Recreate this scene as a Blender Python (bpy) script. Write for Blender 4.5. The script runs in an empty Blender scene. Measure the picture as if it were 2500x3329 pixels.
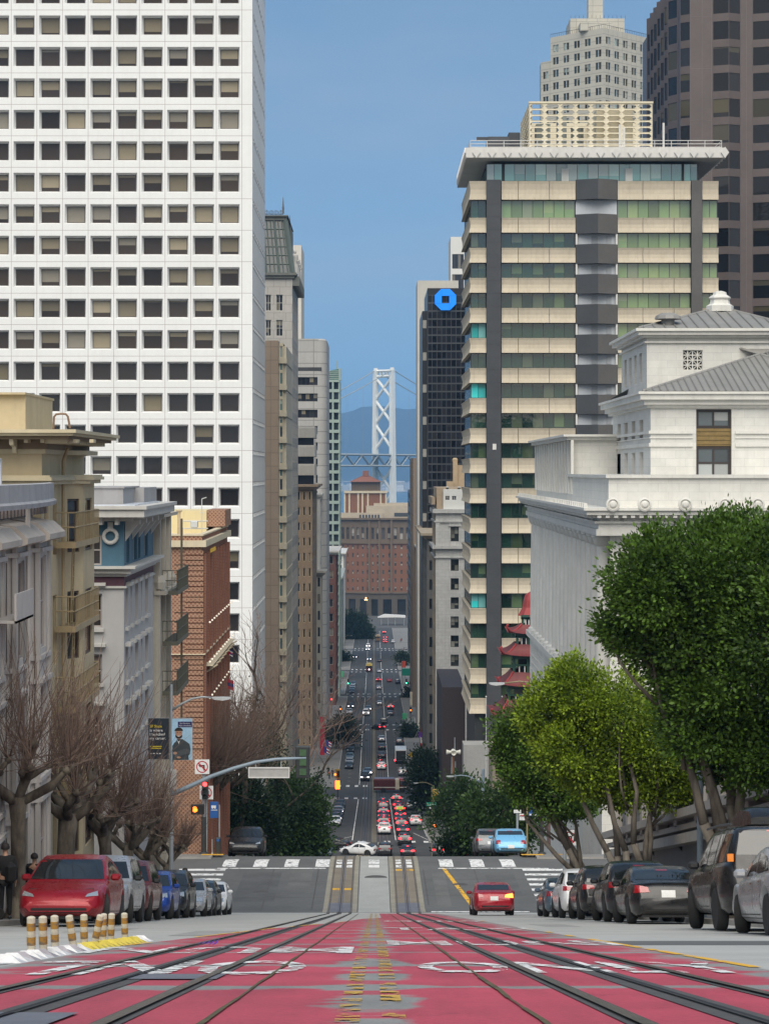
import bpy,bmesh,math,random
import numpy as np
from mathutils import Vector,Matrix
from mathutils.bvhtree import BVHTree

R = math.radians
S = bpy.context.scene
COL = S.collection
random.seed(7)

# --- camera, sky, sun, exposure
F,CX,CY = 6900.0,1216.0,1530.0          # focal length and principal point in photograph pixels (2500 x 3329)
cam_d = bpy.data.cameras.new('camera')
cam = bpy.data.objects.new('camera',cam_d)
COL.objects.link(cam)
cam.location = (0,0,0)
cam.rotation_euler = (R(90),0,0)
cam_d.sensor_fit = 'VERTICAL'
cam_d.sensor_height = 36.0
cam_d.lens = F*36.0/3329.0
cam_d.shift_x = (1250.0-CX)/3329.0
cam_d.shift_y = -(1664.5-CY)/3329.0
cam_d.clip_start = 0.1
cam_d.clip_end = 60000
S.camera = cam

SUN_EL,SUN_AZ = R(52),R(181)               # sun behind the camera and to the right, veiled by thin cloud
w = bpy.data.worlds.new('World')
S.world = w
w.use_nodes = True
nt = w.node_tree
nt.nodes.clear()
wo = nt.nodes.new('ShaderNodeOutputWorld')
bg = nt.nodes.new('ShaderNodeBackground')
sky = nt.nodes.new('ShaderNodeTexSky')
sky.sky_type = 'NISHITA'
sky.sun_disc = False
sky.sun_elevation = SUN_EL
sky.sun_rotation = SUN_AZ
sky.altitude = 60
sky.air_density = 1.0
sky.dust_density = 0.2
sky.ozone_density = 1.2
bg.inputs[1].default_value = 0.12
tcw = nt.nodes.new('ShaderNodeTexCoord')
vm = nt.nodes.new('ShaderNodeVectorMath')
vm.operation = 'ADD'
vm.inputs[1].default_value = (0,0,.22)
nt.links.new(tcw.outputs['Generated'],vm.inputs[0])
vn = nt.nodes.new('ShaderNodeVectorMath')
vn.operation = 'NORMALIZE'
nt.links.new(vm.outputs[0],vn.inputs[0])
nt.links.new(vn.outputs[0],sky.inputs[0])
# thin veil of high cloud
mpw = nt.nodes.new('ShaderNodeMapping')
mpw.inputs['Scale'].default_value = (2.5,2.5,9)
nt.links.new(tcw.outputs['Generated'],mpw.inputs[0])
cn = nt.nodes.new('ShaderNodeTexNoise')
cn.inputs['Scale'].default_value = 1.6
cn.inputs['Detail'].default_value = 6
nt.links.new(mpw.outputs[0],cn.inputs['Vector'])
cr_ = nt.nodes.new('ShaderNodeMapRange')
cr_.inputs[1].default_value,cr_.inputs[2].default_value,cr_.inputs[3].default_value,cr_.inputs[4].default_value = .32,.72,.08,.5
nt.links.new(cn.outputs['Fac'],cr_.inputs[0])
cm_ = nt.nodes.new('ShaderNodeMix')
cm_.data_type = 'RGBA'
nt.links.new(cr_.outputs[0],cm_.inputs[0])
tint_ = nt.nodes.new('ShaderNodeMix')
tint_.data_type = 'RGBA'
tint_.blend_type = 'MULTIPLY'
tint_.inputs[0].default_value = 1
tint_.inputs[7].default_value = (.8,1.,1.01,1)
nt.links.new(sky.outputs[0],tint_.inputs[6])
nt.links.new(tint_.outputs[2],cm_.inputs[6])
cm_.inputs[7].default_value = (2.7,3.3,3.9,1)
# brighter broken overcast, added in the unseen sky behind the camera as soft fill
sx_ = nt.nodes.new('ShaderNodeSeparateXYZ')
nt.links.new(tcw.outputs['Generated'],sx_.inputs[0])
wr_ = nt.nodes.new('ShaderNodeMapRange')
wr_.interpolation_type = 'SMOOTHSTEP'
wr_.inputs[1].default_value,wr_.inputs[2].default_value = .25,-.55
nt.links.new(sx_.outputs[1],wr_.inputs[0])
c2_ = nt.nodes.new('ShaderNodeMapRange')
c2_.inputs[1].default_value,c2_.inputs[2].default_value,c2_.inputs[3].default_value,c2_.inputs[4].default_value = .36,.62,.35,1
nt.links.new(cn.outputs['Fac'],c2_.inputs[0])
wm_ = nt.nodes.new('ShaderNodeMath')
wm_.operation = 'MULTIPLY'
nt.links.new(wr_.outputs[0],wm_.inputs[0])
nt.links.new(c2_.outputs[0],wm_.inputs[1])
cw_ = nt.nodes.new('ShaderNodeMix')
cw_.data_type = 'RGBA'
nt.links.new(wm_.outputs[0],cw_.inputs[0])
nt.links.new(cm_.outputs[2],cw_.inputs[6])
cw_.inputs[7].default_value = (5.6,5.2,4.5,1)
nt.links.new(cw_.outputs[2],bg.inputs[0])
nt.links.new(bg.outputs[0],wo.inputs[0])

sl = bpy.data.lights.new('sun','SUN')
sl.energy = 3.0
sl.angle = R(58)
sl.color = (1.0,0.94,0.85)
so = bpy.data.objects.new('sun',sl)
COL.objects.link(so)
sd = Vector((math.sin(SUN_AZ)*math.cos(SUN_EL),math.cos(SUN_AZ)*math.cos(SUN_EL),math.sin(SUN_EL)))
so.rotation_euler = sd.to_track_quat('Z','Y').to_euler()

S.view_settings.view_transform = 'Standard'
S.view_settings.look = 'None'
S.view_settings.exposure = 0.35
S.view_settings.gamma = 1.0
S.cycles.use_denoising = True
S.cycles.max_bounces = 6
S.cycles.volume_bounces = 0
S.cycles.transparent_max_bounces = 8
S.cycles.caustics_reflective = False
S.cycles.caustics_refractive = False
S.cycles.sample_clamp_indirect = 6.0

def P(px,py,D):
	return Vector(((px-CX)/F*D,D,(CY-py)/F*D))

def PX(px,D):
	return (px-CX)/F*D

def PZ(py,D):
	return (CY-py)/F*D

# --- street profile
PROF = [(-300,-.53),(0,-.53),(103,-21.5),(106,-21.85),(122,-22.47),(126,-22.9),(262,-48.0),(285,-49.9),
		(404,-62.4),(426,-63.3),(552,-67.3),(568,-68.1),(697,-74.2),(713,-75.1),(842,-79.8),(858,-80.5),
		(977,-82.6),(995,-83.5),(1150,-85.8),(1330,-91),(1500,-94.5)]

def zr(y):
	if y <= PROF[0][0]:
		return PROF[0][1]
	for (a,za),(b,zb) in zip(PROF,PROF[1:]):
		if y <= b:
			return za+(zb-za)*(y-a)/(b-a)
	return PROF[-1][1]

def slope(y):
	return math.atan2(zr(y+.6)-zr(y-.6),1.2)

# --- object helpers
ORI = {}

def link(o):
	COL.objects.link(o)
	return o

def tag(o,label,cat,group=None):
	o['label'] = label
	o['category'] = cat
	if group:
		o['group'] = group
	return o

def T(name,label,cat,loc=(0,0,0),group=None,rz=0,rx=0):
	o = bpy.data.objects.new(name,None)
	link(o)
	o.empty_display_size = .3
	o.location = loc
	o.rotation_euler = (rx,0,rz)
	ORI[o.name] = Vector(loc)
	return tag(o,label,cat,group)

def kids(o):
	return [c for c in o.children]

def clone(o,parent=None):
	c = o.copy()
	link(c)
	if parent is not None:
		c.parent = parent
		c.matrix_parent_inverse = Matrix.Identity(4)
	for k in kids(o):
		clone(k,c)
	return c

class MB:
	def __init__(s):
		s.v,s.f,s.m = [],[],[]

	def add(s,vs,fs,m=0):
		b = len(s.v)
		s.v += [tuple(v) for v in vs]
		s.f += [tuple(b+i for i in f) for f in fs]
		s.m += [m]*len(fs)

	def quad(s,a,b,c,d,m=0):
		s.add((a,b,c,d),((0,1,2,3),),m)

	def box(s,x0,x1,y0,y1,z0,z1,m=0):
		if x0 > x1: x0,x1 = x1,x0
		if y0 > y1: y0,y1 = y1,y0
		if z0 > z1: z0,z1 = z1,z0
		s.add([(x0,y0,z0),(x1,y0,z0),(x1,y1,z0),(x0,y1,z0),(x0,y0,z1),(x1,y0,z1),(x1,y1,z1),(x0,y1,z1)],
			  [(3,2,1,0),(4,5,6,7),(0,1,5,4),(1,2,6,5),(2,3,7,6),(3,0,4,7)],m)
		return s

	def bbox(s,x0,x1,y0,y1,z0,z1,b=.02,m=0):
		"""box with chamfered edges"""
		vs = []
		fs = []
		cx,cy,cz = (x0+x1)/2,(y0+y1)/2,(z0+z1)/2
		hx,hy,hz = abs(x1-x0)/2,abs(y1-y0)/2,abs(z1-z0)/2
		b = min(b,hx*.9,hy*.9,hz*.9)
		bm = bmesh.new()
		for sx in (-1,1):
			for sy in (-1,1):
				for sz in (-1,1):
					bm.verts.new((cx+sx*(hx-b),cy+sy*(hy-b),cz+sz*hz))
					bm.verts.new((cx+sx*(hx-b),cy+sy*hy,cz+sz*(hz-b)))
					bm.verts.new((cx+sx*hx,cy+sy*(hy-b),cz+sz*(hz-b)))
		bmesh.ops.convex_hull(bm,input=bm.verts[:])
		bm.verts.index_update()
		s.add([v.co for v in bm.verts],[[v.index for v in f.verts] for f in bm.faces],m)
		bm.free()
		return s

	def tube(s,pts,r,n=6,m=0,cap=True):
		pts = [Vector(p) for p in pts]
		if not isinstance(r,(list,tuple)):
			r = [r]*len(pts)
		vs,fs = [],[]
		up = None
		for i,p in enumerate(pts):
			d = (pts[min(i+1,len(pts)-1)]-pts[max(i-1,0)])
			d = d.normalized() if d.length > 1e-9 else Vector((0,0,1))
			if up is None:
				up = Vector((0,0,1)) if abs(d.z) < .9 else Vector((1,0,0))
			a = d.cross(up).normalized()
			b = a.cross(d).normalized()
			up = b
			for k in range(n):
				t = 2*math.pi*k/n
				vs.append(p+a*math.cos(t)*r[i]+b*math.sin(t)*r[i])
		for i in range(len(pts)-1):
			for k in range(n):
				k2 = (k+1) % n
				fs.append((i*n+k,i*n+k2,(i+1)*n+k2,(i+1)*n+k))
		if cap:
			fs.append(tuple(reversed(range(n))))
			fs.append(tuple(range((len(pts)-1)*n,len(pts)*n)))
		s.add(vs,fs,m)
		return s

	def prism(s,pts,ax,d0,d1,m=0):
		"""polygon pts (2D) extruded along ax from d0 to d1; 2D axes are the other two in order"""
		def mk(p,d):
			if ax == 'x': return (d,p[0],p[1])
			if ax == 'y': return (p[0],d,p[1])
			return (p[0],p[1],d)
		n = len(pts)
		vs = [mk(p,d0) for p in pts]+[mk(p,d1) for p in pts]
		fs = [tuple(range(n)),tuple(reversed(range(n,2*n)))]
		fs += [(i,i+n,(i+1) % n+n,(i+1) % n) for i in range(n)]
		s.add(vs,fs,m)
		return s

	def lathe(s,prof,c,n=16,m=0,ax='z'):
		vs,fs = [],[]
		for r,z in prof:
			for k in range(n):
				t = 2*math.pi*k/n
				a,b = r*math.cos(t),r*math.sin(t)
				if ax == 'z': vs.append((c[0]+a,c[1]+b,c[2]+z))
				elif ax == 'y': vs.append((c[0]+a,c[1]+z,c[2]+b))
				else: vs.append((c[0]+z,c[1]+a,c[2]+b))
		for i in range(len(prof)-1):
			for k in range(n):
				k2 = (k+1) % n
				fs.append((i*n+k,i*n+k2,(i+1)*n+k2,(i+1)*n+k))
		fs.append(tuple(range(n)))
		fs.append(tuple(range((len(prof)-1)*n,len(prof)*n)))
		s.add(vs,fs,m)
		return s

	def build(s,name,mats,parent=None,smooth=False,kind=None,fix=True):
		if not isinstance(mats,(list,tuple)):
			mats = [mats]
		o0 = ORI.get(parent.name,Vector((0,0,0))) if parent is not None else Vector((0,0,0))
		me = bpy.data.meshes.new(name)
		me.from_pydata([(v[0]-o0[0],v[1]-o0[1],v[2]-o0[2]) for v in s.v],[],s.f)
		for m in mats:
			me.materials.append(m)
		if len(mats) > 1:
			me.polygons.foreach_set('material_index',s.m)
		if fix:
			bm = bmesh.new()
			bm.from_mesh(me)
			bmesh.ops.recalc_face_normals(bm,faces=bm.faces[:])
			bm.to_mesh(me)
			bm.free()
		if smooth:
			me.polygons.foreach_set('use_smooth',[True]*len(me.polygons))
		me.update()
		o = bpy.data.objects.new(name,me)
		link(o)
		if parent is not None:
			o.parent = parent
		if kind:
			o['kind'] = kind
		ORI[o.name] = o0
		return o

def struct(o):
	o['kind'] = 'structure'
	return o

def autosmooth(o,ang=35):
	me = o.data
	me.polygons.foreach_set('use_smooth',[True]*len(me.polygons))
	me.set_sharp_from_angle(angle=R(ang))
	return o

# --- materials
MATS = {}

def newmat(name):
	m = bpy.data.materials.new(name)
	m.use_nodes = True
	nt = m.node_tree
	b = nt.nodes['Principled BSDF']
	return m,nt,b

def N(nt,t,**kw):
	n = nt.nodes.new(t)
	for k,v in kw.items():
		if k.startswith('i_'):
			n.inputs[k[2:].replace('_',' ')].default_value = v
		else:
			setattr(n,k,v)
	return n

def mathn(nt,op,a,b=None):
	n = nt.nodes.new('ShaderNodeMath')
	n.operation = op
	for i,x in enumerate((a,b)):
		if x is None: continue
		if isinstance(x,(int,float)): n.inputs[i].default_value = x
		else: nt.links.new(x,n.inputs[i])
	return n.outputs[0]

def mixc(nt,fac,a,b,mode='MIX'):
	n = nt.nodes.new('ShaderNodeMix')
	n.data_type = 'RGBA'
	n.blend_type = mode
	for i,x in ((0,fac),(6,a),(7,b)):
		if isinstance(x,(int,float)): n.inputs[i].default_value = x
		elif isinstance(x,(tuple,list)): n.inputs[i].default_value = (*x,1) if len(x) == 3 else x
		else: nt.links.new(x,n.inputs[i])
	return n.outputs[2]

def ramp(nt,x,a,b,c=0.,d=1.):
	n = nt.nodes.new('ShaderNodeMapRange')
	n.inputs[1].default_value,n.inputs[2].default_value = a,b
	n.inputs[3].default_value,n.inputs[4].default_value = c,d
	nt.links.new(x,n.inputs[0])
	return n.outputs[0]

def noise(nt,vec,scale,detail=4.,rough=.55):
	n = nt.nodes.new('ShaderNodeTexNoise')
	n.inputs['Scale'].default_value = scale
	n.inputs['Detail'].default_value = detail
	n.inputs['Roughness'].default_value = rough
	if vec is not None:
		nt.links.new(vec,n.inputs['Vector'])
	return n.outputs['Fac']

def objco(nt,sx=1,sy=1,sz=1):
	t = nt.nodes.new('ShaderNodeTexCoord')
	if (sx,sy,sz) == (1,1,1):
		return t.outputs['Object']
	mp = nt.nodes.new('ShaderNodeMapping')
	mp.inputs['Scale'].default_value = (sx,sy,sz)
	nt.links.new(t.outputs['Object'],mp.inputs['Vector'])
	return mp.outputs['Vector']

def weather(nt,col,var,scale,streak=0.,dirt=(.25,.2,.15)):
	"""colour with broad and fine variation and vertical rain streaks"""
	co = objco(nt)
	f = ramp(nt,noise(nt,co,scale),.25,.75,1-var,1+var)
	f2 = ramp(nt,noise(nt,co,scale*9),.25,.75,1-var*.5,1+var*.5)
	mul = mathn(nt,'MULTIPLY',f,f2)
	cr = nt.nodes.new('ShaderNodeCombineColor')
	for i in range(3):
		nt.links.new(mul,cr.inputs[i])
	c = mixc(nt,1.0,col,cr.outputs[0],'MULTIPLY')
	if streak:
		s = noise(nt,objco(nt,2.2,2.2,.12),1.3,5)
		s = ramp(nt,s,.5,.75,0,streak)
		c = mixc(nt,s,c,dirt)
	return c

def mat(name,col=(.5,.5,.5),rough=.75,var=.12,scale=.6,metal=0.,streak=0.,bump=0.,spec=.5,dirt=(.2,.17,.13),coat=0.):
	if name in MATS: return MATS[name]
	m,nt,b = newmat(name)
	if var or streak:
		nt.links.new(weather(nt,col,var,scale,streak,dirt),b.inputs['Base Color'])
	else:
		b.inputs['Base Color'].default_value = (*col,1)
	b.inputs['Roughness'].default_value = rough
	b.inputs['Metallic'].default_value = metal
	b.inputs['Specular IOR Level'].default_value = spec
	if coat:
		b.inputs['Coat Weight'].default_value = coat
		b.inputs['Coat Roughness'].default_value = .04
	if bump:
		bp = nt.nodes.new('ShaderNodeBump')
		bp.inputs['Strength'].default_value = bump
		bp.inputs['Distance'].default_value = .03
		nt.links.new(noise(nt,objco(nt),14,5),bp.inputs['Height'])
		nt.links.new(bp.outputs[0],b.inputs['Normal'])
	MATS[name] = m
	return m

def blocks(name,col,col2,mortar,bw,bh,ms=.02,off=.5,var=.1,scale=.3,rough=.8,streak=0.,dirt=(.2,.17,.13),bump=.3,spec=.4,uo=0.,vo=0.,dots=None):
	"""masonry: u runs along x+y so that both street and west faces course properly"""
	if name in MATS: return MATS[name]
	m,nt,b = newmat(name)
	t = nt.nodes.new('ShaderNodeTexCoord')
	sp = nt.nodes.new('ShaderNodeSeparateXYZ')
	nt.links.new(t.outputs['Object'],sp.inputs[0])
	cb = nt.nodes.new('ShaderNodeCombineXYZ')
	uu = mathn(nt,'SUBTRACT',mathn(nt,'ADD',sp.outputs[0],sp.outputs[1]),uo)
	vv = mathn(nt,'SUBTRACT',sp.outputs[2],vo)
	nt.links.new(uu,cb.inputs[0])
	nt.links.new(vv,cb.inputs[1])
	br = nt.nodes.new('ShaderNodeTexBrick')
	br.offset = off
	br.inputs['Scale'].default_value = 1
	br.inputs['Brick Width'].default_value = bw
	br.inputs['Row Height'].default_value = bh
	br.inputs['Mortar Size'].default_value = ms
	br.inputs['Mortar Smooth'].default_value = .2
	br.inputs['Bias'].default_value = -.1
	nt.links.new(cb.outputs[0],br.inputs['Vector'])
	br.inputs['Color1'].default_value = (*col,1)
	br.inputs['Color2'].default_value = (*col2,1)
	br.inputs['Mortar'].default_value = (*mortar,1)
	c = weather(nt,(1,1,1),var,scale,0)
	if dots:                                    # a diaper of pale headers laid into the brick
		du,dv,dcol = dots
		a = mathn(nt,'SUBTRACT',mathn(nt,'PINGPONG',uu,du/2),du/4)
		e = mathn(nt,'SUBTRACT',mathn(nt,'PINGPONG',vv,dv/2),dv/4)
		rr = mathn(nt,'SQRT',mathn(nt,'ADD',mathn(nt,'MULTIPLY',a,a),mathn(nt,'MULTIPLY',e,e)))
		ring = mathn(nt,'LESS_THAN',mathn(nt,'ABSOLUTE',mathn(nt,'SUBTRACT',rr,du*.19)),du*.065)
		pal = mixc(nt,ring,br.outputs['Color'],dcol)
	else:
		pal = br.outputs['Color']
	c = mixc(nt,1.0,pal,c,'MULTIPLY')
	if streak:
		s = ramp(nt,noise(nt,objco(nt,1.6,1.6,.1),1.3,5),.5,.75,0,streak)
		c = mixc(nt,s,c,dirt)
	nt.links.new(c,b.inputs['Base Color'])
	b.inputs['Roughness'].default_value = rough
	b.inputs['Specular IOR Level'].default_value = spec
	if bump:
		bp = nt.nodes.new('ShaderNodeBump')
		bp.inputs['Strength'].default_value = bump
		bp.inputs['Distance'].default_value = .03
		bp.invert = True
		nt.links.new(br.outputs['Fac'],bp.inputs['Height'])
		nt.links.new(bp.outputs[0],b.inputs['Normal'])
	MATS[name] = m
	return m

def rnd(nt):
	"""one random value per window, whether it is an object of its own or an island of a joined mesh"""
	g = nt.nodes.new('ShaderNodeNewGeometry')
	oi = nt.nodes.new('ShaderNodeObjectInfo')
	return mathn(nt,'FRACT',mathn(nt,'ADD',mathn(nt,'MULTIPLY',g.outputs['Random Per Island'],7.31),mathn(nt,'MULTIPLY',oi.outputs['Random'],13.7)))

def glass(name,dark=(.012,.013,.015),tint=None,blind=(.3,.27,.2),p_blind=.5,rough=.06,spec=.5,wob=.0,lit=0.,ior=1.5):
	"""office glass: dark room, a roller blind drawn to a different height in each, reflective face"""
	if name in MATS: return MATS[name]
	m,nt,b = newmat(name)
	r = rnd(nt)
	wn = nt.nodes.new('ShaderNodeTexWhiteNoise')
	wn.noise_dimensions = '1D'
	nt.links.new(r,wn.inputs['W'])
	r2 = wn.outputs['Value']
	uv = nt.nodes.new('ShaderNodeUVMap')
	sp = nt.nodes.new('ShaderNodeSeparateXYZ')
	nt.links.new(uv.outputs[0],sp.inputs[0])
	v = sp.outputs[1]
	edge = ramp(nt,r,1-p_blind,1,1.02,-.3)     # above this v the blind hangs
	has = mathn(nt,'GREATER_THAN',v,edge)
	base = mixc(nt,r2,dark,[x*2.6+.008 for x in dark])
	if tint:
		base = mixc(nt,mathn(nt,'MULTIPLY',r2,.6),base,tint)
	wn2 = nt.nodes.new('ShaderNodeTexWhiteNoise')
	wn2.noise_dimensions = '1D'
	nt.links.new(mathn(nt,'ADD',r,3.7),wn2.inputs['W'])
	bl = mixc(nt,r2,[x*.4 for x in blind],blind)
	bl = mixc(nt,mathn(nt,'GREATER_THAN',wn2.outputs['Value'],.72),bl,[x*.45+sum(blind)/3*.3 for x in blind])
	nt.links.new(mixc(nt,has,base,bl),b.inputs['Base Color'])
	b.inputs['Roughness'].default_value = rough
	b.inputs['Specular IOR Level'].default_value = spec
	b.inputs['IOR'].default_value = ior
	if wob:
		bp = nt.nodes.new('ShaderNodeBump')
		bp.inputs['Strength'].default_value = wob
		bp.inputs['Distance'].default_value = .1
		nt.links.new(noise(nt,objco(nt),.7,2),bp.inputs['Height'])
		nt.links.new(bp.outputs[0],b.inputs['Normal'])
	MATS[name] = m
	return m

def emit(name,col,strength):
	if name in MATS: return MATS[name]
	m,nt,b = newmat(name)
	b.inputs['Base Color'].default_value = (*col,1)
	b.inputs['Emission Color'].default_value = (*col,1)
	b.inputs['Emission Strength'].default_value = strength
	MATS[name] = m
	return m

# --- facades and windows
AX = {0: Vector((1,0,0)),90: Vector((0,1,0)),-90: Vector((0,-1,0)),180: Vector((-1,0,0))}

def nrm(ang):
	u = AX[ang] if ang in AX else Vector((math.cos(R(ang)),math.sin(R(ang)),0))
	return u,Vector((u.y,-u.x,0))

def facade(mb,o,ang,W,H,cols,rows,depth=.25,m=0,splay=0.,mr=None):
	"""wall with real openings; returns the panes (centre, width, height, ang)"""
	u,n = nrm(ang)
	o = Vector(o)
	mr = m if mr is None else mr
	cols = [c for c in cols if c[1] <= W+1e-6 and c[0] >= -1e-6]
	rows = [r for r in rows if r[1] <= H+1e-6 and r[0] >= -1e-6]

	def pt(a,z,d=0.):
		return o+u*a+Vector((0,0,z))-n*d
	# horizontal strips between the rows, then piers between the columns of each row
	zs = 0.
	for (z0,z1) in rows:
		if z0 > zs+1e-6:
			mb.quad(pt(0,zs),pt(W,zs),pt(W,z0),pt(0,z0),m)
		us = 0.
		for (a0,a1) in cols:
			if a0 > us+1e-6:
				mb.quad(pt(us,z0),pt(a0,z0),pt(a0,z1),pt(us,z1),m)
			us = a1
		if us < W-1e-6:
			mb.quad(pt(us,z0),pt(W,z0),pt(W,z1),pt(us,z1),m)
		zs = z1
	if zs < H-1e-6:
		mb.quad(pt(0,zs),pt(W,zs),pt(W,H),pt(0,H),m)
	panes = []
	for (z0,z1) in rows:
		for (a0,a1) in cols:
			s = splay
			ob,ib = [(a0,z0),(a1,z0),(a1,z1),(a0,z1)],[(a0+s,z0+s),(a1-s,z0+s),(a1-s,z1-s),(a0+s,z1-s)]
			for i in range(4):
				j = (i+1) % 4
				mb.quad(pt(*ob[i]),pt(*ob[j]),pt(*ib[j],depth),pt(*ib[i],depth),mr)
			panes.append((pt((a0+a1)/2,(z0+z1)/2,depth-.02),a1-a0-2*s,z1-z0-2*s,ang))
	return panes

def cells(start,pitch,n,w,off=0.):
	return [(start+i*pitch+off,start+i*pitch+off+w) for i in range(n)]

WINC = {}

def win_geo(w,h,nx,ny,fw):
	"""frame bars (mat 0) and panes (mat 1), each pane an island, in the local xz plane facing -y"""
	mb = MB()
	x0,x1,z0,z1 = -w/2,w/2,-h/2,h/2
	for i in range(nx):
		for j in range(ny):
			a,b = x0+w*i/nx,x0+w*(i+1)/nx
			c,e = z0+h*j/ny,z0+h*(j+1)/ny
			mb.quad((a,0,c),(b,0,c),(b,0,e),(a,0,e),1)
	d = .05
	if fw > 0:
		for a,b,c,e in ((x0,x0+fw,z0,z1),(x1-fw,x1,z0,z1),(x0+fw,x1-fw,z0,z0+fw),(x0+fw,x1-fw,z1-fw,z1)):
			mb.box(a,b,-d,.01,c,e,0)
		for i in range(1,nx):
			x = x0+w*i/nx
			mb.box(x-fw*.35,x+fw*.35,-d*.8,.01,z0+fw,z1-fw,0)
		for j in range(1,ny):
			z = z0+h*j/ny
			mb.box(x0+fw,x1-fw,-d*.7,.01,z-fw*.35,z+fw*.35,0)
	return mb

def put_uv(me):
	uv = me.uv_layers.new(name='UVMap')
	for p in me.polygons:
		if p.material_index == 1:
			for li,c in zip(p.loop_indices,((0,0),(1,0),(1,1),(0,1))):
				uv.data[li].uv = c

def windows(parent,panes,gm,fm=None,nx=1,ny=1,fw=.06,name='window',maxn=98,label=None,sort=True):
	fm = fm or gm
	o0 = ORI[parent.name]

	def vis(p):
		c = p[0]
		px,py = CX+c.x/c.y*F,CY-c.z/c.y*F
		inside = -60 < px < 2560 and -60 < py < 3400
		ar = p[1]*p[2]*(abs((c.normalized()).dot(nrm(p[3])[1])))
		return (0 if inside else 1,-ar/(c.y*c.y))
	if sort and len(panes) > maxn:
		panes = sorted(panes,key=vis)
	out = []
	for c,wd,ht,ang in panes[:maxn]:
		key = (round(wd,2),round(ht,2),nx,ny,fw,gm.name,fm.name)
		if key not in WINC:
			g = win_geo(key[0],key[1],nx,ny,fw)
			me = bpy.data.meshes.new(name)
			me.from_pydata(g.v,[],g.f)
			me.materials.append(fm)
			me.materials.append(gm)
			me.polygons.foreach_set('material_index',g.m)
			put_uv(me)
			WINC[key] = me
		o = bpy.data.objects.new(name,WINC[key])
		link(o)
		o.parent = parent
		o.location = c-o0
		o.rotation_euler = (0,0,R(ang))
		if label: o['label'] = label
		out.append(o)
	rest = panes[maxn:]
	if rest:
		mb = MB()
		for c,wd,ht,ang in rest:
			g = win_geo(wd,ht,nx,ny,fw)
			u,n = nrm(ang)
			mb_v = [c+u*v[0]+Vector((0,0,v[2]))-n*v[1] for v in g.v]
			b = len(mb.v)
			mb.v += [tuple(v) for v in mb_v]
			mb.f += [tuple(b+i for i in f) for f in g.f]
			mb.m += g.m
		o = mb.build(name+'s',[fm,gm],parent,kind='stuff',fix=False)
		put_uv(o.data)
	return out

_txt = {}

def text_mesh(s,size=1.,ext=0.,bold=0.):
	"""flat lettering as mesh data (verts, faces), centred on x, baseline at 0"""
	k = (s,size,ext,bold)
	if k in _txt: return _txt[k]
	cu = bpy.data.curves.new('t','FONT')
	cu.body = s
	cu.size = size
	cu.align_x = 'CENTER'
	cu.extrude = ext
	cu.offset = bold
	cu.resolution_u = 3
	ob = bpy.data.objects.new('t',cu)
	link(ob)
	dg = bpy.context.evaluated_depsgraph_get()
	me = bpy.data.meshes.new_from_object(ob.evaluated_get(dg))
	vs = [v.co.copy() for v in me.vertices]
	fs = [tuple(p.vertices) for p in me.polygons]
	bpy.data.objects.remove(ob)
	bpy.data.meshes.remove(me)
	bpy.data.curves.remove(cu)
	_txt[k] = (vs,fs)
	return _txt[k]

def put_text(mb,s,fn,size=1.,m=0,bold=0.):
	vs,fs = text_mesh(s,size,0.,bold)
	if vs:
		mb.add([fn(v.x,v.y) for v in vs],fs,m)
# --- the setting: ground, road, tracks, pavements, markings
KN = [p[0] for p in PROF]
CROSS = [(104,124),(264,284),(406,424),(553,567),(698,712),(843,857),(978,994)]

def ys(y0,y1,step=12.):
	s = {y0,y1} | {k for k in KN if y0 < k < y1}
	y = y0
	while y < y1:
		s.add(y)
		y += step
	return sorted(s)

def val(f,y):
	return f(y) if callable(f) else f

def sheet(name,x0,x1,y0,y1,dz,m,nx=1,step=12.,mb=None,mi=0):
	own = mb is None
	mb = mb or MB()
	st = ys(y0,y1,step)
	b = len(mb.v)
	for y in st:
		a,c = val(x0,y),val(x1,y)
		for i in range(nx+1):
			mb.v.append((a+(c-a)*i/nx,y,zr(y)+dz))
	for j in range(len(st)-1):
		for i in range(nx):
			k = b+j*(nx+1)+i
			mb.f.append((k,k+1,k+nx+2,k+nx+1))
			mb.m.append(mi)
	if own:
		return struct(mb.build(name,m,fix=False))

def hw(y):
	if y < 110: return 8.3
	if y < 262: return 9.5
	if y < 560: return 7.4
	if y < 705: return 8.6
	return 9.8

def tc(y):
	"""offset of each cable track from the street axis"""
	if y < 126: return 1.69
	if y < 285: return 1.69-.36*(y-126)/159
	return 1.33

m_ground = mat('city_ground',(.085,.083,.08),.9,.2,.05)
m_asph = mat('old_asphalt',(.108,.11,.108),.85,.16,.35,bump=.25)
m_asph2 = mat('dark_asphalt',(.052,.054,.056),.85,.2,.35,bump=.25)
m_conc = mat('worn_concrete',(.38,.38,.36),.85,.12,.5,streak=0,bump=.2)
m_concm = mat('median_concrete',(.34,.345,.325),.85,.1,.9,bump=.2)
m_walk = blocks('pavement',(.215,.21,.2),(.19,.185,.178),(.15,.15,.14),1.2,1.2,.02,0,.12,.5)
m_kerb = mat('kerb_concrete',(.33,.32,.3),.85,.15,1.)
m_bed = mat('track_bed',(.2,.17,.13),.85,.18,1.2,bump=.3)
m_shoulder = mat('track_shoulder',(.27,.25,.2),.85,.15,1.2,bump=.3)
m_strip = mat('tar_strip',(.075,.071,.068),.75,.2,2.,bump=.2)
m_rail = mat('rail_steel',(.16,.125,.09),.45,.25,3.,metal=.6)
m_slot = mat('slot_steel',(.13,.12,.16),.4,.2,3.,metal=.6)
m_slotgap = mat('slot_gap',(.012,.012,.014),.9,0)
m_moss = mat('mossy_joint',(.09,.075,.035),.95,.5,4.)
m_plate = mat('steel_plate',(.14,.145,.17),.6,.15,2.,bump=.3)

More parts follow.
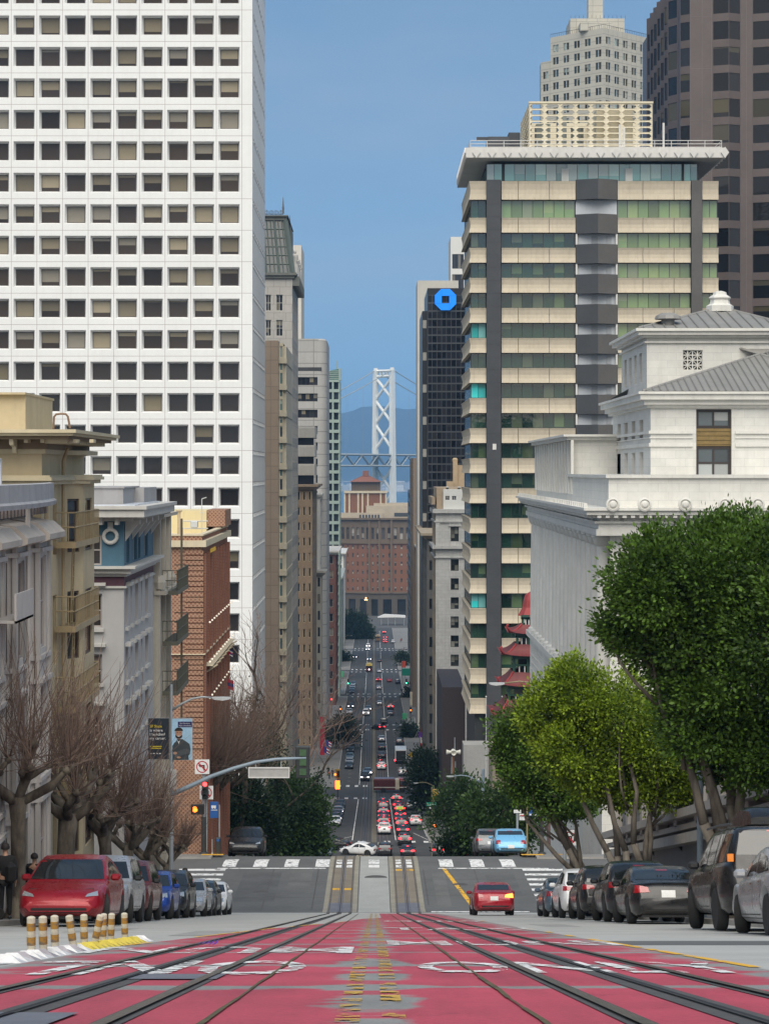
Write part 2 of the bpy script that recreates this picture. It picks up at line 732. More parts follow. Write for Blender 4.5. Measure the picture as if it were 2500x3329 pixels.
def paint(name,col,wear=.35,under=None):
	m,nt,b = newmat(name)
	n = ramp(nt,noise(nt,objco(nt),3.2,6,.7),.38,.62)
	n = mathn(nt,'LESS_THAN',n,wear)
	nt.links.new(weather(nt,col,.12,2.),b.inputs['Base Color'])
	tr = nt.nodes.new('ShaderNodeBsdfTransparent')      # worn away: what lies below shows
	mx = nt.nodes.new('ShaderNodeMixShader')
	nt.links.new(n,mx.inputs[0])
	nt.links.new(b.outputs[0],mx.inputs[1])
	nt.links.new(tr.outputs[0],mx.inputs[2])
	nt.links.new(mx.outputs[0],nt.nodes['Material Output'].inputs['Surface'])
	b.inputs['Roughness'].default_value = .75
	return m

m_white = paint('white_road_paint',(.75,.75,.73),.22)
m_whiter = paint('white_paint_on_red',(.72,.72,.7),.42,(.3,.07,.08))
m_yellow = paint('yellow_road_paint',(.72,.4,.03),.2)
m_yelloww = paint('worn_yellow_paint',(.55,.34,.06),.66,(.3,.3,.28))

def red_lane_mat():
	"""red thermoplastic worn off in ragged patches, along the cross joints and along the centre line"""
	m,nt,b = newmat('worn_red_lane')
	t = nt.nodes.new('ShaderNodeTexCoord')
	sp = nt.nodes.new('ShaderNodeSeparateXYZ')
	nt.links.new(t.outputs['Object'],sp.inputs[0])
	x,y = sp.outputs[0],sp.outputs[1]
	n1 = noise(nt,objco(nt,1.3,.75,1),1.0,7,.62)
	n2 = noise(nt,objco(nt,.45,3.2,1),1.6,6,.6)
	# ragged centre strip
	ax = mathn(nt,'ABSOLUTE',mathn(nt,'ADD',x,mathn(nt,'MULTIPLY',mathn(nt,'SUBTRACT',n2,.5),.35)))
	n3 = ramp(nt,noise(nt,objco(nt,.2,1,1),.55,3),.4,.6,.08,1)
	cen = mathn(nt,'MULTIPLY',ramp(nt,ax,.1,.4,.38,0),n3)
	# transverse joints every 4.6 m or so
	yy = mathn(nt,'ADD',y,mathn(nt,'MULTIPLY',n1,1.2))
	fr = mathn(nt,'PINGPONG',yy,2.3)
	joint = ramp(nt,fr,0,.5,.33,0)
	edge = ramp(nt,mathn(nt,'ABSOLUTE',x),2.2,3.05,0,.24)
	wear = mathn(nt,'ADD',mathn(nt,'ADD',cen,joint),edge)
	f = mathn(nt,'ADD',mathn(nt,'MULTIPLY',n1,.6),mathn(nt,'MULTIPLY',n2,.4))
	worn = ramp(nt,mathn(nt,'ADD',f,wear),.635,.725)
	fine = ramp(nt,noise(nt,objco(nt),30,4),.3,.7,.86,1.14)
	big = ramp(nt,noise(nt,objco(nt),.5,4),.3,.7,.82,1.12)
	tyre = ramp(nt,noise(nt,objco(nt,1.7,.05,1),1.5,4),.45,.75,1.,.74)
	spot = ramp(nt,noise(nt,objco(nt),4.5,3),.66,.74,1.,.7)
	big = mathn(nt,'MULTIPLY',big,mathn(nt,'MULTIPLY',tyre,spot))
	mul = mathn(nt,'MULTIPLY',fine,big)
	cc = nt.nodes.new('ShaderNodeCombineColor')
	for i in range(3): nt.links.new(mul,cc.inputs[i])
	red = mixc(nt,1.,(.46,.055,.085),cc.outputs[0],'MULTIPLY')
	gr = mixc(nt,1.,(.26,.255,.24),cc.outputs[0],'MULTIPLY')
	nt.links.new(mixc(nt,worn,red,gr),b.inputs['Base Color'])
	b.inputs['Roughness'].default_value = .62
	bp = nt.nodes.new('ShaderNodeBump')
	bp.inputs['Strength'].default_value = .35
	bp.inputs['Distance'].default_value = .01
	nt.links.new(noise(nt,objco(nt),45,3),bp.inputs['Height'])
	nt.links.new(bp.outputs[0],b.inputs['Normal'])
	return m

m_red = red_lane_mat()

# ground sheet out to the shoreline, falling to the bay
mb = MB()
st = ys(-300,1500,40)+[1560]
xs = [-2500,-400,-60,60,400,2500]
for y in st:
	for x in xs:
		mb.v.append((x,y,(zr(y) if y <= 1500 else -99.5)-.05))
for j in range(len(st)-1):
	for i in range(len(xs)-1):
		k = j*len(xs)+i
		mb.f.append((k,k+1,k+1+len(xs),k+len(xs)))
		mb.m.append(0)
struct(mb.build('ground',m_ground,fix=False))

# carriageway
mb = MB()
sheet('road',lambda y: -hw(y),lambda y: hw(y),-60,103.5,0,None,6,mb=mb,mi=0)
sheet('road',lambda y: -hw(y),lambda y: hw(y),103.5,262,0,None,6,mb=mb,mi=1)
sheet('road',lambda y: -hw(y),lambda y: hw(y),262,1160,0,None,6,mb=mb,mi=2)
struct(mb.build('road',[m_conc,m_asph,m_asph2],fix=False))
for a,b_ in CROSS:
	mb = MB()
	mm = m_asph if a < 200 else m_asph2
	for sgn in (-1,1):
		x0,x1 = sgn*hw((a+b_)/2),sgn*260
		sheet('',min(x0,x1),max(x0,x1),a,b_,-.002,None,4,mb=mb)
	struct(mb.build('cross_street',mm,fix=False))

# pavements with kerbs, block by block and side by side
edges = [-60]+[v for c in CROSS for v in c]+[1160]
for k in range(0,len(edges),2):
	y0,y1 = edges[k],edges[k+1]
	for sgn in (-1,1):
		mb = MB()
		st = ys(y0+.0,y1,10)
		for y in st:
			h = sgn*hw((y0+y1)/2)
			z = zr(y)
			for x,dz in ((h,-.02),(h,.13),(h+sgn*.16,.131),(h+sgn*26,.132)):
				mb.v.append((x,y,z+dz))
		for j in range(len(st)-1):
			for i,mi in ((0,1),(1,1),(2,0)):
				q = j*4+i
				mb.f.append((q,q+1,q+5,q+4))
				mb.m.append(mi)
		for e in (0,len(st)-1):
			q = e*4
			h = sgn*hw((y0+y1)/2)
			y = st[e]
			mb.add([(h,y,zr(y)-.03),(h+sgn*26,y,zr(y)-.03),(h+sgn*26,y,zr(y)+.13),(h,y,zr(y)+.13)],[(0,1,2,3)],1)
		o = mb.build('pavement',[m_walk,m_kerb],fix=True)
		struct(o)

# red transit lanes of the near block
mb = MB()

def redpoly(pts):
	st = sorted({p[0] for p in pts})
	for (y0,a0,b0),(y1,a1,b1) in zip(pts,pts[1:]):
		n = max(1,int((y1-y0)/4))
		for i in range(n):
			t0,t1 = i/n,(i+1)/n
			ya,yb = y0+(y1-y0)*t0,y0+(y1-y0)*t1
			L = lambda a,b,t: a+(b-a)*t
			mb.quad((L(a0,a1,t0),ya,zr(ya)+.004),(L(b0,b1,t0),ya,zr(ya)+.004),(L(b0,b1,t1),yb,zr(yb)+.004),(L(a0,a1,t1),yb,zr(yb)+.004))

redpoly([(-8,-3.1,3.05),(26,-3.05,3.1),(43,-2.1,3.1),(56,-1.0,3.1),(70,-.35,3.1),(74,.25,3.1),(103,.25,3.1)])
struct(mb.build('red_transit_lane',m_red,fix=False))
sheet('median_strip',-.78,.79,103.6,262,.004,m_concm)
sheet('median_strip',-.36,.36,285,1150,.004,mat('lower_median',(.14,.125,.095),.85,.2,.8))
# cable tracks
for sgn in (-1,1):
	f = lambda a: (lambda y: sgn*tc(y)+a)
	mb = MB()
	for a in (-.533,.533):
		sheet('',f(a-.07),f(a+.07),-8,103.4,.009,None,1,mb=mb,mi=0)
	sheet('',f(-.12),f(.12),-8,103.4,.009,None,1,mb=mb,mi=0)
	sheet('',f(-.84),f(.84),103.6,285,.008,None,1,mb=mb,mi=2)
	sheet('',f(-.62),f(.62),103.6,285,.012,None,1,mb=mb,mi=1)
	sheet('',f(-.62),f(.62),103.7,107.5,.016,None,1,mb=mb,mi=3)
	struct(mb.build('track_bed',[m_strip,m_bed,m_shoulder,m_plate],fix=False))
	mb = MB()
	for a in (-.533,.533):
		sheet('',f(a-.033),f(a+.033),-8,1080,.022,None,1,mb=mb,mi=0)
	for a in (-.1,.06):
		sheet('',f(a),f(a+.04),103.6,1080,.021,None,1,mb=mb,mi=1)
	sheet('',f(-.018),f(.018),-8,1080,.023,None,1,mb=mb,mi=2)
	struct(mb.build('cable_track',[m_rail,m_slot,m_slotgap],fix=False))
	# mossy slab joint beside the inner rail, wandering a little
	mb = MB()
	y = -6.
	x = sgn*.74
	while y < 101:
		d = .0035*(y+12) ** .55
		y2 = min(y+1.1,102)
		x2 = sgn*.74+random.uniform(-.008,.008)
		wd = .007+random.uniform(0,.012)
		mb.quad((x-wd,y,zr(y)+.013),(x+wd,y,zr(y)+.013),(x2+wd,y2,zr(y2)+.013),(x2-wd,y2,zr(y2)+.013))
		x,y = x2,y2
	struct(mb.build('pavement_joint',m_moss,fix=False))

# steel cover plates and patches between the rails
mb = MB()
for sgn,y0,y1,a,b_ in ((-1,14.4,15.4,-.05,.62),(-1,8.6,10.0,-.5,.3)):
	sheet('',sgn*1.69+a,sgn*1.69+b_,y0,y1,.014,None,1,mb=mb)
struct(mb.build('cover_plate',m_plate,fix=False))
mb = MB()
sheet('',1.5,8.1,26.5,29.3,.003,None,2,mb=mb)
sheet('',3.3,7.9,104.4,106.2,.005,None,2,mb=mb)
struct(mb.build('asphalt_patch',m_asph,fix=False))
mb = MB()                                    # utility cuts and tar seams on the crossing
for x0_,x1_,y0_,y1_,mi_ in ((-7.2,-5.1,108,118,0),(-4.6,-3.4,112,119,1),(3.2,3.9,106.5,118,1),(6.1,7.7,110,117,0),(-9.4,-8.6,107,116,1)):
	sheet('',x0_,x1_,y0_,y1_,.0035,None,1,mb=mb,mi=mi_)
for x_s,y0_,y1_ in ((-5.6,104.5,119),(-3.1,105,118.8),(5.6,106.5,119),(2.75,107,119)):
	sheet('',x_s-.03,x_s+.03,y0_,y1_,.0045,None,1,mb=mb,mi=2)
for y_s in (109.2,114.6):
	sheet('',-9,-2.6,y_s,y_s+.08,.0045,None,1,mb=mb,mi=2)
	sheet('',2.6,9,y_s+.7,y_s+.78,.0045,None,1,mb=mb,mi=2)
for x_s,y_s in ((-2.9,34.),(4.2,47.),(5.9,63.),(-5.2,38.)):
	sheet('',x_s-.4,x_s+.4,y_s,y_s+5.5,.003,None,1,mb=mb,mi=3)
struct(mb.build('asphalt_patch',[mat('patch_a',(.09,.092,.092),.85,.2,.8,bump=.3),mat('patch_b',(.125,.125,.12),.85,.2,.8,bump=.3),m_strip,mat('patch_c',(.28,.28,.27),.85,.2,.8)],fix=False))
mb = MB()
for x_s,y_s in ((-5.9,111.),(4.6,113.5)):
	mb.lathe([(.42,0),(.42,.003)],(x_s,y_s,zr(y_s)+.006),20)
struct(mb.build('manhole_cover',m_strip,fix=False))
mb = MB()
mb.lathe([(.62,0),(.62,.003)],(.1,116,zr(116)+.006),20)
struct(mb.build('manhole_cover',m_strip,fix=False))

# painted lines
mb = MB()
for x in (-.12,.09):
	sheet('',x-.055,x+.055,-8,103,.011,None,1,mb=mb)
struct(mb.build('centre_line',m_yelloww,fix=False))
mb = MB()
for a,b_ in ((17.2,24),(24.6,30.5),(33,34.3),(37,38.2),(41.5,43),(60,61.5)):
	sheet('',3.04,3.15,a,b_,.01,None,1,mb=mb)
for k in range(16):       # ragged end of the red on the left is edged yellow
	y0 = 26+k*2
	xl = lambda y: -3.05+(y-26)/17*.95 if y < 43 else -2.1+(y-43)/13*1.1
	if random.random() < .7:
		mb.quad((xl(y0)-.05,y0,zr(y0)+.011),(xl(y0)+.06,y0,zr(y0)+.011),(xl(y0+1.8)+.06,y0+1.8,zr(y0+1.8)+.011),(xl(y0+1.8)-.05,y0+1.8,zr(y0+1.8)+.011))
mb.quad((4.85,106.3,zr(106.3)+.006),(5.1,106.3,zr(106.3)+.006),(4.0,119.6,zr(119.6)+.006),(3.78,119.6,zr(119.6)+.006))
mb.quad((4.7,103.7,zr(103.7)+.006),(5.1,103.7,zr(103.7)+.006),(5.1,105,zr(105)+.01),(4.7,105,zr(105)+.01))
sheet('',2.0,2.6,60,60.5,.011,None,1,mb=mb)
for s_ in (-1,1):
	sheet('',s_*1.69-.52,s_*1.69-.12,*((111.6,112.2) if s_ < 0 else (118.4,118.9)),.018,None,1,mb=mb)
	sheet('',s_*1.69+.12,s_*1.69+.52,*((111.6,112.2) if s_ < 0 else (118.4,118.9)),.018,None,1,mb=mb)
struct(mb.build('yellow_line',m_yellow,fix=False))

# lane lettering, read along the direction of travel
mb = MB()

def lane_word(s,x,y0,ln,wd,flip=False,mi=0):
	vs,fs = text_mesh(s,1.,0.,.012)
	mx = max(abs(v.x) for v in vs) or 1
	h = max(v.y for v in vs)

	def fn(a,b_):
		a,b_ = a/mx*wd/2,b_/h*ln
		if flip: a,b_ = -a,ln-b_
		yy = y0+b_
		return (x+a,yy,zr(yy)+.0125)
	mb.add([fn(v.x,v.y) for v in vs],fs,mi)

lane_word('ONLY',1.62,15.8,2.9,2.65)
lane_word('MUNI',1.62,26.,3.0,2.9)
lane_word('TAXI',1.7,40.5,3.6,3.0)
lane_word('ONLY',1.7,58.,4.0,3.0)
lane_word('ONLY',-2.03,15.3,3.6,3.1,True)
lane_word('MUNI',-1.83,21.9,3.0,3.2,True)
struct(mb.build('lane_lettering',m_whiter,fix=False))

# crosswalks
mb = MB()
x = -8.6
while x < 8.8:
	if not (.9 < abs(x+.4) < 2.4) and abs(x+.4) > .6:
		sheet('',x,x+.78,119.9,123.6,.006,None,1,mb=mb)
	x += 1.76
for s_ in (-1,1):
	for i in (-1,1):
		for k in range(3):
			sheet('',s_*1.69+i*.3-.16,s_*1.69+i*.3+.16,119.6+k*1.35,120.5+k*1.35,.018,None,1,mb=mb)
for k in range(3):
	sheet('',-.3,.3,119.6+k*1.4,120.6+k*1.4,.009,None,1,mb=mb)
sheet('',-8.8,-2.7,119.2,119.5,.0062,None,1,mb=mb)
sheet('',3.6,9.8,119.2,119.5,.0062,None,1,mb=mb)
sheet('',2.8,7.6,103.7,104.2,.009,None,1,mb=mb)
for s_ in (-1,1):
	for k in range(8):
		y = 106.2+k*1.75
		sheet('',s_*10.9 if s_ < 0 else 8.3,s_*8.3 if s_ < 0 else 10.9,y,y+.7,.0065,None,1,mb=mb)
struct(mb.build('crosswalk',m_white,fix=False))
for (a,b_) in CROSS[1:]:
	mb = MB()
	for y0 in (a-3.6,b_+.4):
		if y0 < 270: continue
		n = int(hw(y0)/1.75)
		for i in range(-n,n+1):
			if i == 0: continue
			x = i*1.75
			if abs(abs(x)-1.33) < .6:
				for q in (-.3,.3):
					sheet('',x-.0+q-.16,x+q+.16,y0,y0+3.0,.012,None,1,mb=mb)
			else:
				sheet('',x-.34,x+.34,y0,y0+3.0,.006,None,1,mb=mb)
	struct(mb.build('crosswalk',m_white,fix=False))
mb = MB()
blk = [285]+[v for c in CROSS[2:] for v in c]+[1140]
for k in range(0,len(blk),2):
	y0,y1 = blk[k]+4,blk[k+1]-4.5
	for s_ in (-1,1):
		sheet('',s_*2.95-.07,s_*2.95+.07,y0,y1,.007,None,1,mb=mb)
	y = y0
	h = hw((y0+y1)/2)-2.3
	while y < y1-1:
		for s_ in (-1,1):
			if y > 420:
				sheet('',s_*h-.3,s_*h+.3,y,y+.15,.007,None,1,mb=mb)
		y += 6.5
# turn pockets at the Stockton and Grant ends
for sgn,ya,xa,yb,xb in ((-1,297,2.95,289,5.2),(1,304,5.6,290,7.3),(1,296,7.4,345,7.2),(-1,556-20,2.95,556-8,5.0),(1,560+30,3.0,560+50,4.8)):
	mb.quad((sgn*xa-.07,ya,zr(ya)+.008),(sgn*xa+.07,ya,zr(ya)+.008),(sgn*xb+.07,yb,zr(yb)+.008),(sgn*xb-.07,yb,zr(yb)+.008))
struct(mb.build('lane_line',m_white,fix=False))

# yellow tactile ramps at the corners
mb = MB()
for x0,x1,y0 in ((-10.2,-8.9,125.1),(8.7,10.0,125.1),(10.6,11.7,125.6),(-13.2,-12.2,125.4)):
	sheet('',x0,x1,y0,y0+1.3,.142,None,1,mb=mb)
struct(mb.build('tactile_ramp',mat('tactile_yellow',(.66,.36,.03),.8,.15,2.),fix=False))

# --- bay, far shore, hills
m_water = newmat('bay_water')
_m,_nt,_b = m_water
_b.inputs['Base Color'].default_value = (.05,.1,.13,1)
_b.inputs['Roughness'].default_value = .25
bp = _nt.nodes.new('ShaderNodeBump')
bp.inputs['Strength'].default_value = .4
bp.inputs['Distance'].default_value = 1.
_nt.links.new(noise(_nt,objco(_nt),.05,4),bp.inputs['Height'])
_nt.links.new(bp.outputs[0],_b.inputs['Normal'])
mb = MB()
mb.quad((-9000,1480,-97),(9000,1480,-97),(9000,16500,-97),(-9000,16500,-97))
struct(mb.build('water',_m,fix=False))

from mathutils import noise as mnoise
mb = MB()
nx_ = 160
rows_ = [(12300,0),(13000,.42),(13700,.78),(14200,1.),(15200,.8)]
for y,k in rows_:
	for i in range(nx_):
		x = -4500+9000*i/(nx_-1)
		px = CX+x/14200*F
		# ridge read off the photograph: low at the left of the gap, rising to a rounded top
		rid = 1322+26*max(0,min(1,(1180-px)/90))+14*max(0,(px-1330)/200)
		h = (CY-rid)/F*14200+97+22*mnoise.fractal(Vector((x/260.,y/500.,3)),1.,2.,4)
		h += 90*mnoise.noise(Vector((x/1700.,5,1)))*min(1,abs(px-1235)/300)
		mb.v.append((x,y,-96.5+h*k+(26*mnoise.fractal(Vector((x/300.,y/300.,0)),1.,2.,4) if 0 < k < 1 else 0)))
for j in range(len(rows_)-1):
	for i in range(nx_-1):
		q = j*nx_+i
		mb.f.append((q,q+1,q+nx_+1,q+nx_))
		mb.m.append(0)
o = mb.build('hills',mat('wooded_hill',(.026,.036,.034),.95,.5,.004),smooth=True,fix=False)
struct(o)

mb = MB()
random.seed(11)
for i in range(420):
	y = random.uniform(9600,11800)
	x = random.uniform(-420,420)*y/9600
	wd,h = random.uniform(14,60),random.choice((8,12,14,18,25,34))*random.uniform(.7,1.2)
	mb.box(x-wd/2,x+wd/2,y,y+30,-97,-95+h,random.randrange(3))
for i in range(14):                       # container cranes
	x,y = random.uniform(-330,330),random.uniform(9500,9900)
	mb.box(x,x+5,y,y+5,-97,-40,1)
	mb.box(x-35,x+30,y,y+4,-52,-48,1)
o = mb.build('far_shore_buildings',[mat('shore_white',(.62,.62,.6),.8,.1,.02),mat('shore_grey',(.35,.36,.38),.8,.1,.02),mat('shore_tan',(.4,.36,.3),.8,.1,.02)])
tag(o,'hazy low port buildings and cranes along the far shore under the bridge deck','buildings')
o['kind'] = 'stuff'
mb = MB()
mb.box(-3000,3000,9450,12400,-97.5,-95.4)
struct(mb.build('far_shore',mat('shore_land',(.12,.12,.1),.9,.3,.01)))

# --- suspension bridge
DB = 2400.
br = T('suspension_bridge','pale grey suspension bridge tower with crossed bracing and truss deck over the bay','bridge',P(1248,1650,DB))
m_br = mat('bridge_grey',(.72,.73,.7),.6,.08,.02)
m_brd = mat('bridge_deck_grey',(.3,.33,.34),.6,.08,.02)
TH = R(50)                                   # the bridge runs obliquely across the view
ba = Vector((math.cos(TH),math.sin(TH),0))
pa = Vector((math.sin(TH),-math.cos(TH),0))
c0 = Vector((PX(1248,DB),DB,0))
ztop,zdk,zbot = PZ(1203,DB),PZ(1497,DB),-99
half = 55/F*DB/2/math.sin(TH)
legs = []
for s_ in (-1,1):
	mb = MB()
	for za,zb_,wa,wb in ((zbot,zdk,3.6,3.2),(zdk,ztop,3.2,2.7)):
		for z0,z1,w0,w1 in ((za,zb_,wa,wb),):
			pl = c0+pa*s_*(half+(1.2 if za == zbot else 0.2))
			ph = c0+pa*s_*(half+(0.2 if za == zbot else -.5))
			vs = []
			for p_,z,w_ in ((pl,z0,w0),(ph,z1,w1)):
				for a,b_ in ((-1,-1),(1,-1),(1,1),(-1,1)):
					q = p_+ba*a*w_*.9+pa*b_*w_*.8
					vs.append((q.x,q.y,z))
			mb.add(vs,[(0,1,2,3),(4,5,6,7),(0,1,5,4),(1,2,6,5),(2,3,7,6),(3,0,4,7)])
	q = c0+pa*s_*(half-.5)
	mb.box(q.x-2.2,q.x+2.2,q.y-2,q.y+2,ztop-1,ztop+2.5)
	mb.build('tower_leg',m_br,br)

def beam(mb,a,b_,w):
	mb.tube([a,b_],w,8)

steps = [(1226,1300),(1302,1378),(1380,1462),(1520,1600),(1600,1690)]
for t_,b_ in steps:
	for s_ in (-1,1):
		A = c0+pa*s_*half+Vector((0,0,PZ(t_,DB)))
		B = c0-pa*s_*half+Vector((0,0,PZ(b_,DB)))
		mb = MB()
		beam(mb,A,B,1.75)
		mb.build('brace',m_br,br)
mb = MB()
for zt in (ztop-1,ztop-7.2):
	mb.tube([c0+pa*half+Vector((0,0,zt)),c0-pa*half+Vector((0,0,zt))],1.6,4)
for k in range(5):
	q = c0+pa*half*(k-2)/2.5
	mb.tube([q+Vector((0,0,ztop-7)),q+Vector((0,0,ztop-1))],1.1,4)
mb.build('top_portal',m_br,br)
mb = MB()
for side in (-1,1):
	off = pa*side*half
	for z in (zdk+6.2,zdk-6.2):
		mb.tube([c0+off-ba*330+Vector((0,0,z)),c0+off+ba*420+Vector((0,0,z))],1.15,4)
	n = 54
	for i in range(n):
		a = -324+i*13.6
		z0,z1 = (zdk-6,zdk+6) if i % 2 else (zdk+6,zdk-6)
		mb.tube([c0+off+ba*a+Vector((0,0,z0)),c0+off+ba*(a+13.6)+Vector((0,0,z1))],.75,4)
for z in (zdk+5.6,zdk-6.0):
	A = [c0+pa*q+ba*r_ for q,r_ in ((half,-330),(half,420),(-half,420),(-half,-330))]
	mb.add([(*a.xy,z) for a in A]+[(*a.xy,z+.9) for a in A],[(0,1,2,3),(4,5,6,7),(0,1,5,4),(1,2,6,5),(2,3,7,6),(3,0,4,7)])
mb.build('truss_deck',m_brd,br)
for side in (-1,1):
	mb = MB()
	off = pa*side*half
	for dr,ln in ((-1,360),(1,420)):
		pts = []
		for i in range(15):
			t = i/14
			a = dr*ln*t
			sag = 108*(1-(1-t*.72) ** 2)*1.0
			pts.append(c0+off+ba*a+Vector((0,0,ztop-sag)))
		mb.tube(pts,.55,5)
		for i in range(2,14):
			if pts[i].z > zdk+6:
				mb.tube([pts[i],Vector((pts[i].x,pts[i].y,zdk+6))],.09,4)
	mb.build('main_cable',m_brd,br)
pier = MB()
pier.box(c0.x-26,c0.x+26,c0.y-26,c0.y+26,-99,-88)
pier.build('pier',mat('pier_concrete',(.4,.4,.38),.8,.1,.1),br)
# --- buildings, right-hand side
RB = T
g_dark = glass('dark_office_glass',(.012,.012,.014),None,(.25,.22,.16),.35,.05,.5)

def bldg(name,label,xa,xb,ytop,D,depth,wall,gm=None,fm=None,cat='building',group=None,n=0,wf=.6,fh=3.9,whf=.55,side=0,swf=.55,nx=1,ny=1,top=1.2,dep=.25,
		 cornice=0.,cm=None,zb=None,left=None,part='wall',maxn=98,bot=None):
	"""slab of a building: west front between two photograph columns at distance D, street face running back from its inner corner"""
	X0,X1 = PX(xa,D),PX(xb,D)
	Zt = PZ(ytop,D)
	Zb = (zr(D+depth/2)-3) if zb is None else zb
	left = (X1 < 0) if left is None else left
	root = T(name,label,cat,((X0+X1)/2,D,Zb),group)
	mb = MB()
	H = Zt-Zb
	rows = []
	z = H-top-fh*whf
	lim = 4.5 if bot is None else bot
	while z > lim:
		rows.append((z,z+fh*whf))
		z -= fh
	rows.reverse()
	W = X1-X0
	cols = cells(0,W/n,n,W/n*wf,W/n*(1-wf)/2) if n else []
	panes = facade(mb,(X0,D,Zb),0,W,H,cols,rows if n else [],dep)
	sc = cells(0,depth/side,side,depth/side*swf,depth/side*(1-swf)/2) if side else []
	if left:
		panes += facade(mb,(X1,D,Zb),90,depth,H,sc,rows if side else [],dep)
		mb.quad((X0,D,Zb),(X0,D+depth,Zb),(X0,D+depth,Zt),(X0,D,Zt))
	else:
		panes += facade(mb,(X0,D+depth,Zb),-90,depth,H,sc,rows if side else [],dep)
		mb.quad((X1,D,Zb),(X1,D+depth,Zb),(X1,D+depth,Zt),(X1,D,Zt))
	mb.quad((X0,D+depth,Zb),(X1,D+depth,Zb),(X1,D+depth,Zt),(X0,D+depth,Zt))
	mb.quad((X0,D,Zt),(X1,D,Zt),(X1,D+depth,Zt),(X0,D+depth,Zt))
	mb.build(part,wall,root,fix=False)
	if cornice:
		c = MB()
		for k,(p,h0,h1) in enumerate(((cornice,-.05,.45),(cornice*.66,-.45,-.05),(cornice*.33,-.8,-.45))):
			c.box(X0-p,X1+p,D-p,D+depth+p,Zt+h0+.01*k,Zt+h1)
		c.build('cornice',cm or wall,root)
	if panes:
		windows(root,panes,gm or g_dark,fm,nx,ny,.07,maxn=maxn)
	return root

# --- beige banded office block with flared spandrels and green glass
D4 = 292.
x_ = lambda px: PX(px,D4)
z_ = lambda py: PZ(py,D4)
m_beige = mat('beige_exposed_aggregate',(.54,.475,.365),.9,.1,.25,streak=.3,bump=.3,dirt=(.3,.24,.17))
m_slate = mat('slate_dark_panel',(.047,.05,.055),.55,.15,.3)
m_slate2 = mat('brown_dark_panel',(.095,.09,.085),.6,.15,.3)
m_green = glass('green_glass',(.006,.022,.014),(.014,.05,.03),(.09,.15,.07),.35,.05,.6,wob=.12,ior=1.8)
m_teal = glass('teal_glass',(.06,.17,.16),(.16,.36,.33),(.4,.6,.55),.5,.05,.6,wob=.12,ior=2.1)
m_mull = mat('dark_mullion',(.03,.032,.033),.5,0)
m_conw = mat('painted_concrete',(.62,.61,.58),.8,.06,.2,streak=.15)
m_balc = mat('balcony_back_wall',(.5,.53,.56),.7,.08,.4)
rt = T('banded_office_building','tall beige banded office block with green glass, dark shafts and a broad flat roof slab','building',(x_(1900),D4,zr(D4)))
E4 = 318.
zb4 = zr(D4)-2
core = MB()
core.box(x_(1527)+.7,x_(2333)-.7,D4+.75,E4,zb4,z_(588))
core.build('core',m_mull,rt)
bands = [(590,650)]+[(709+97.6*k,757+97.6*k) for k in range(17)]
segs = [(1629,1870,(1684,1785)),(2006,2244,(2088,2189)),(2280,2334,())]

def flare(y,z0,z1,e=.42):
	"""flared panel profile in (outward, z)"""
	h = z1-z0
	return [(-.8,z0),(e,z0),(e-.16,z0+h*.3),(e-.2,z0+h*.55),(e-.1,z0+h*.85),(e,z1),(-.8,z1)]

for k,(ya,yb) in enumerate(bands):
	z0,z1 = z_(yb),z_(ya)
	pf = flare(0,z0,z1)
	for xa,xb,js in segs:
		mb = MB()
		ed = [xa]+list(js)+[xb]
		for a,b_ in zip(ed,ed[1:]):
			mb.prism([(D4-p[0],p[1]) for p in pf],'x',x_(a)+.035,x_(b_)-.035)
		mb.build('spandrel_panel',m_beige,rt)
	mb = MB()                              # the corner panel turns from the west front on to the street front
	pts = []
	n = len(pf)
	vs,fs = [],[]
	for p in pf:
		vs.append((x_(1580),D4-p[0],p[1]))
	for p in pf:
		vs.append((x_(1527)-p[0]+.3,D4-p[0],p[1]))
	for p in pf:
		vs.append((x_(1527)-p[0]+.3,E4,p[1]))
	for s_ in (0,n):
		fs += [(s_+i,s_+(i+1) % n,s_+n+(i+1) % n,s_+n+i) for i in range(n)]
	fs += [tuple(range(n)),tuple(range(2*n,3*n))]
	mb.add(vs,fs)
	mb.build('spandrel_panel',m_beige,rt)
panes,cpan = [],[]
ylev = [(650,709)]+[(757+97.6*k,806.6+97.6*k) for k in range(16)]
for ya,yb in ylev:
	z0,z1 = z_(yb),z_(ya)
	zc,h = (z0+z1)/2,z1-z0
	panes.append((Vector((x_(1749),D4+.42,zc)),x_(1870)-x_(1629),h,0))
	panes.append((Vector((x_(2125),D4+.42,zc)),x_(2244)-x_(2006),h,0))
	cpan.append((Vector((x_(2307),D4+.42,zc)),x_(2332)-x_(2281),h,0))
	cpan.append((Vector((x_(1555),D4+.42,zc)),x_(1580)-x_(1530),h,0))
	cpan.append((Vector((x_(1527)+.42,(D4+E4)/2+.5,zc)),E4-D4-1,h,-90))
m_green_sky = glass('green_glass_sky_reflection',(.09,.14,.055),(.15,.23,.085),(.26,.35,.14),.4,.05,.6,wob=.12,ior=1.9)  # lighter copy of the green glass, bright sky reflection put into its colour
windows(rt,[q for i,q in enumerate(panes) if i not in (0,1,3,5,7,9,11)],m_green,m_mull,7,1,.09)
windows(rt,[panes[i] for i in (0,1,3,5,7,9,11)],m_green_sky,m_mull,7,1,.09)
windows(rt,cpan[0:18:3],m_green_sky,m_mull,2,1,.09)
windows(rt,cpan[18::3]+[q for i,q in enumerate(cpan[1::3]) if i not in (4,6,13)],m_green,m_mull,2,1,.09)
windows(rt,[cpan[1+3*i] for i in (4,6,13)],glass('cyan_lit_glass',(.02,.3,.3),(.03,.45,.45),(.05,.6,.6),.6,.1,.5),m_mull,2,1,.09,label='window with bright cyan light coloured into the glass')  # cyan light of these rooms is put into the pane colour
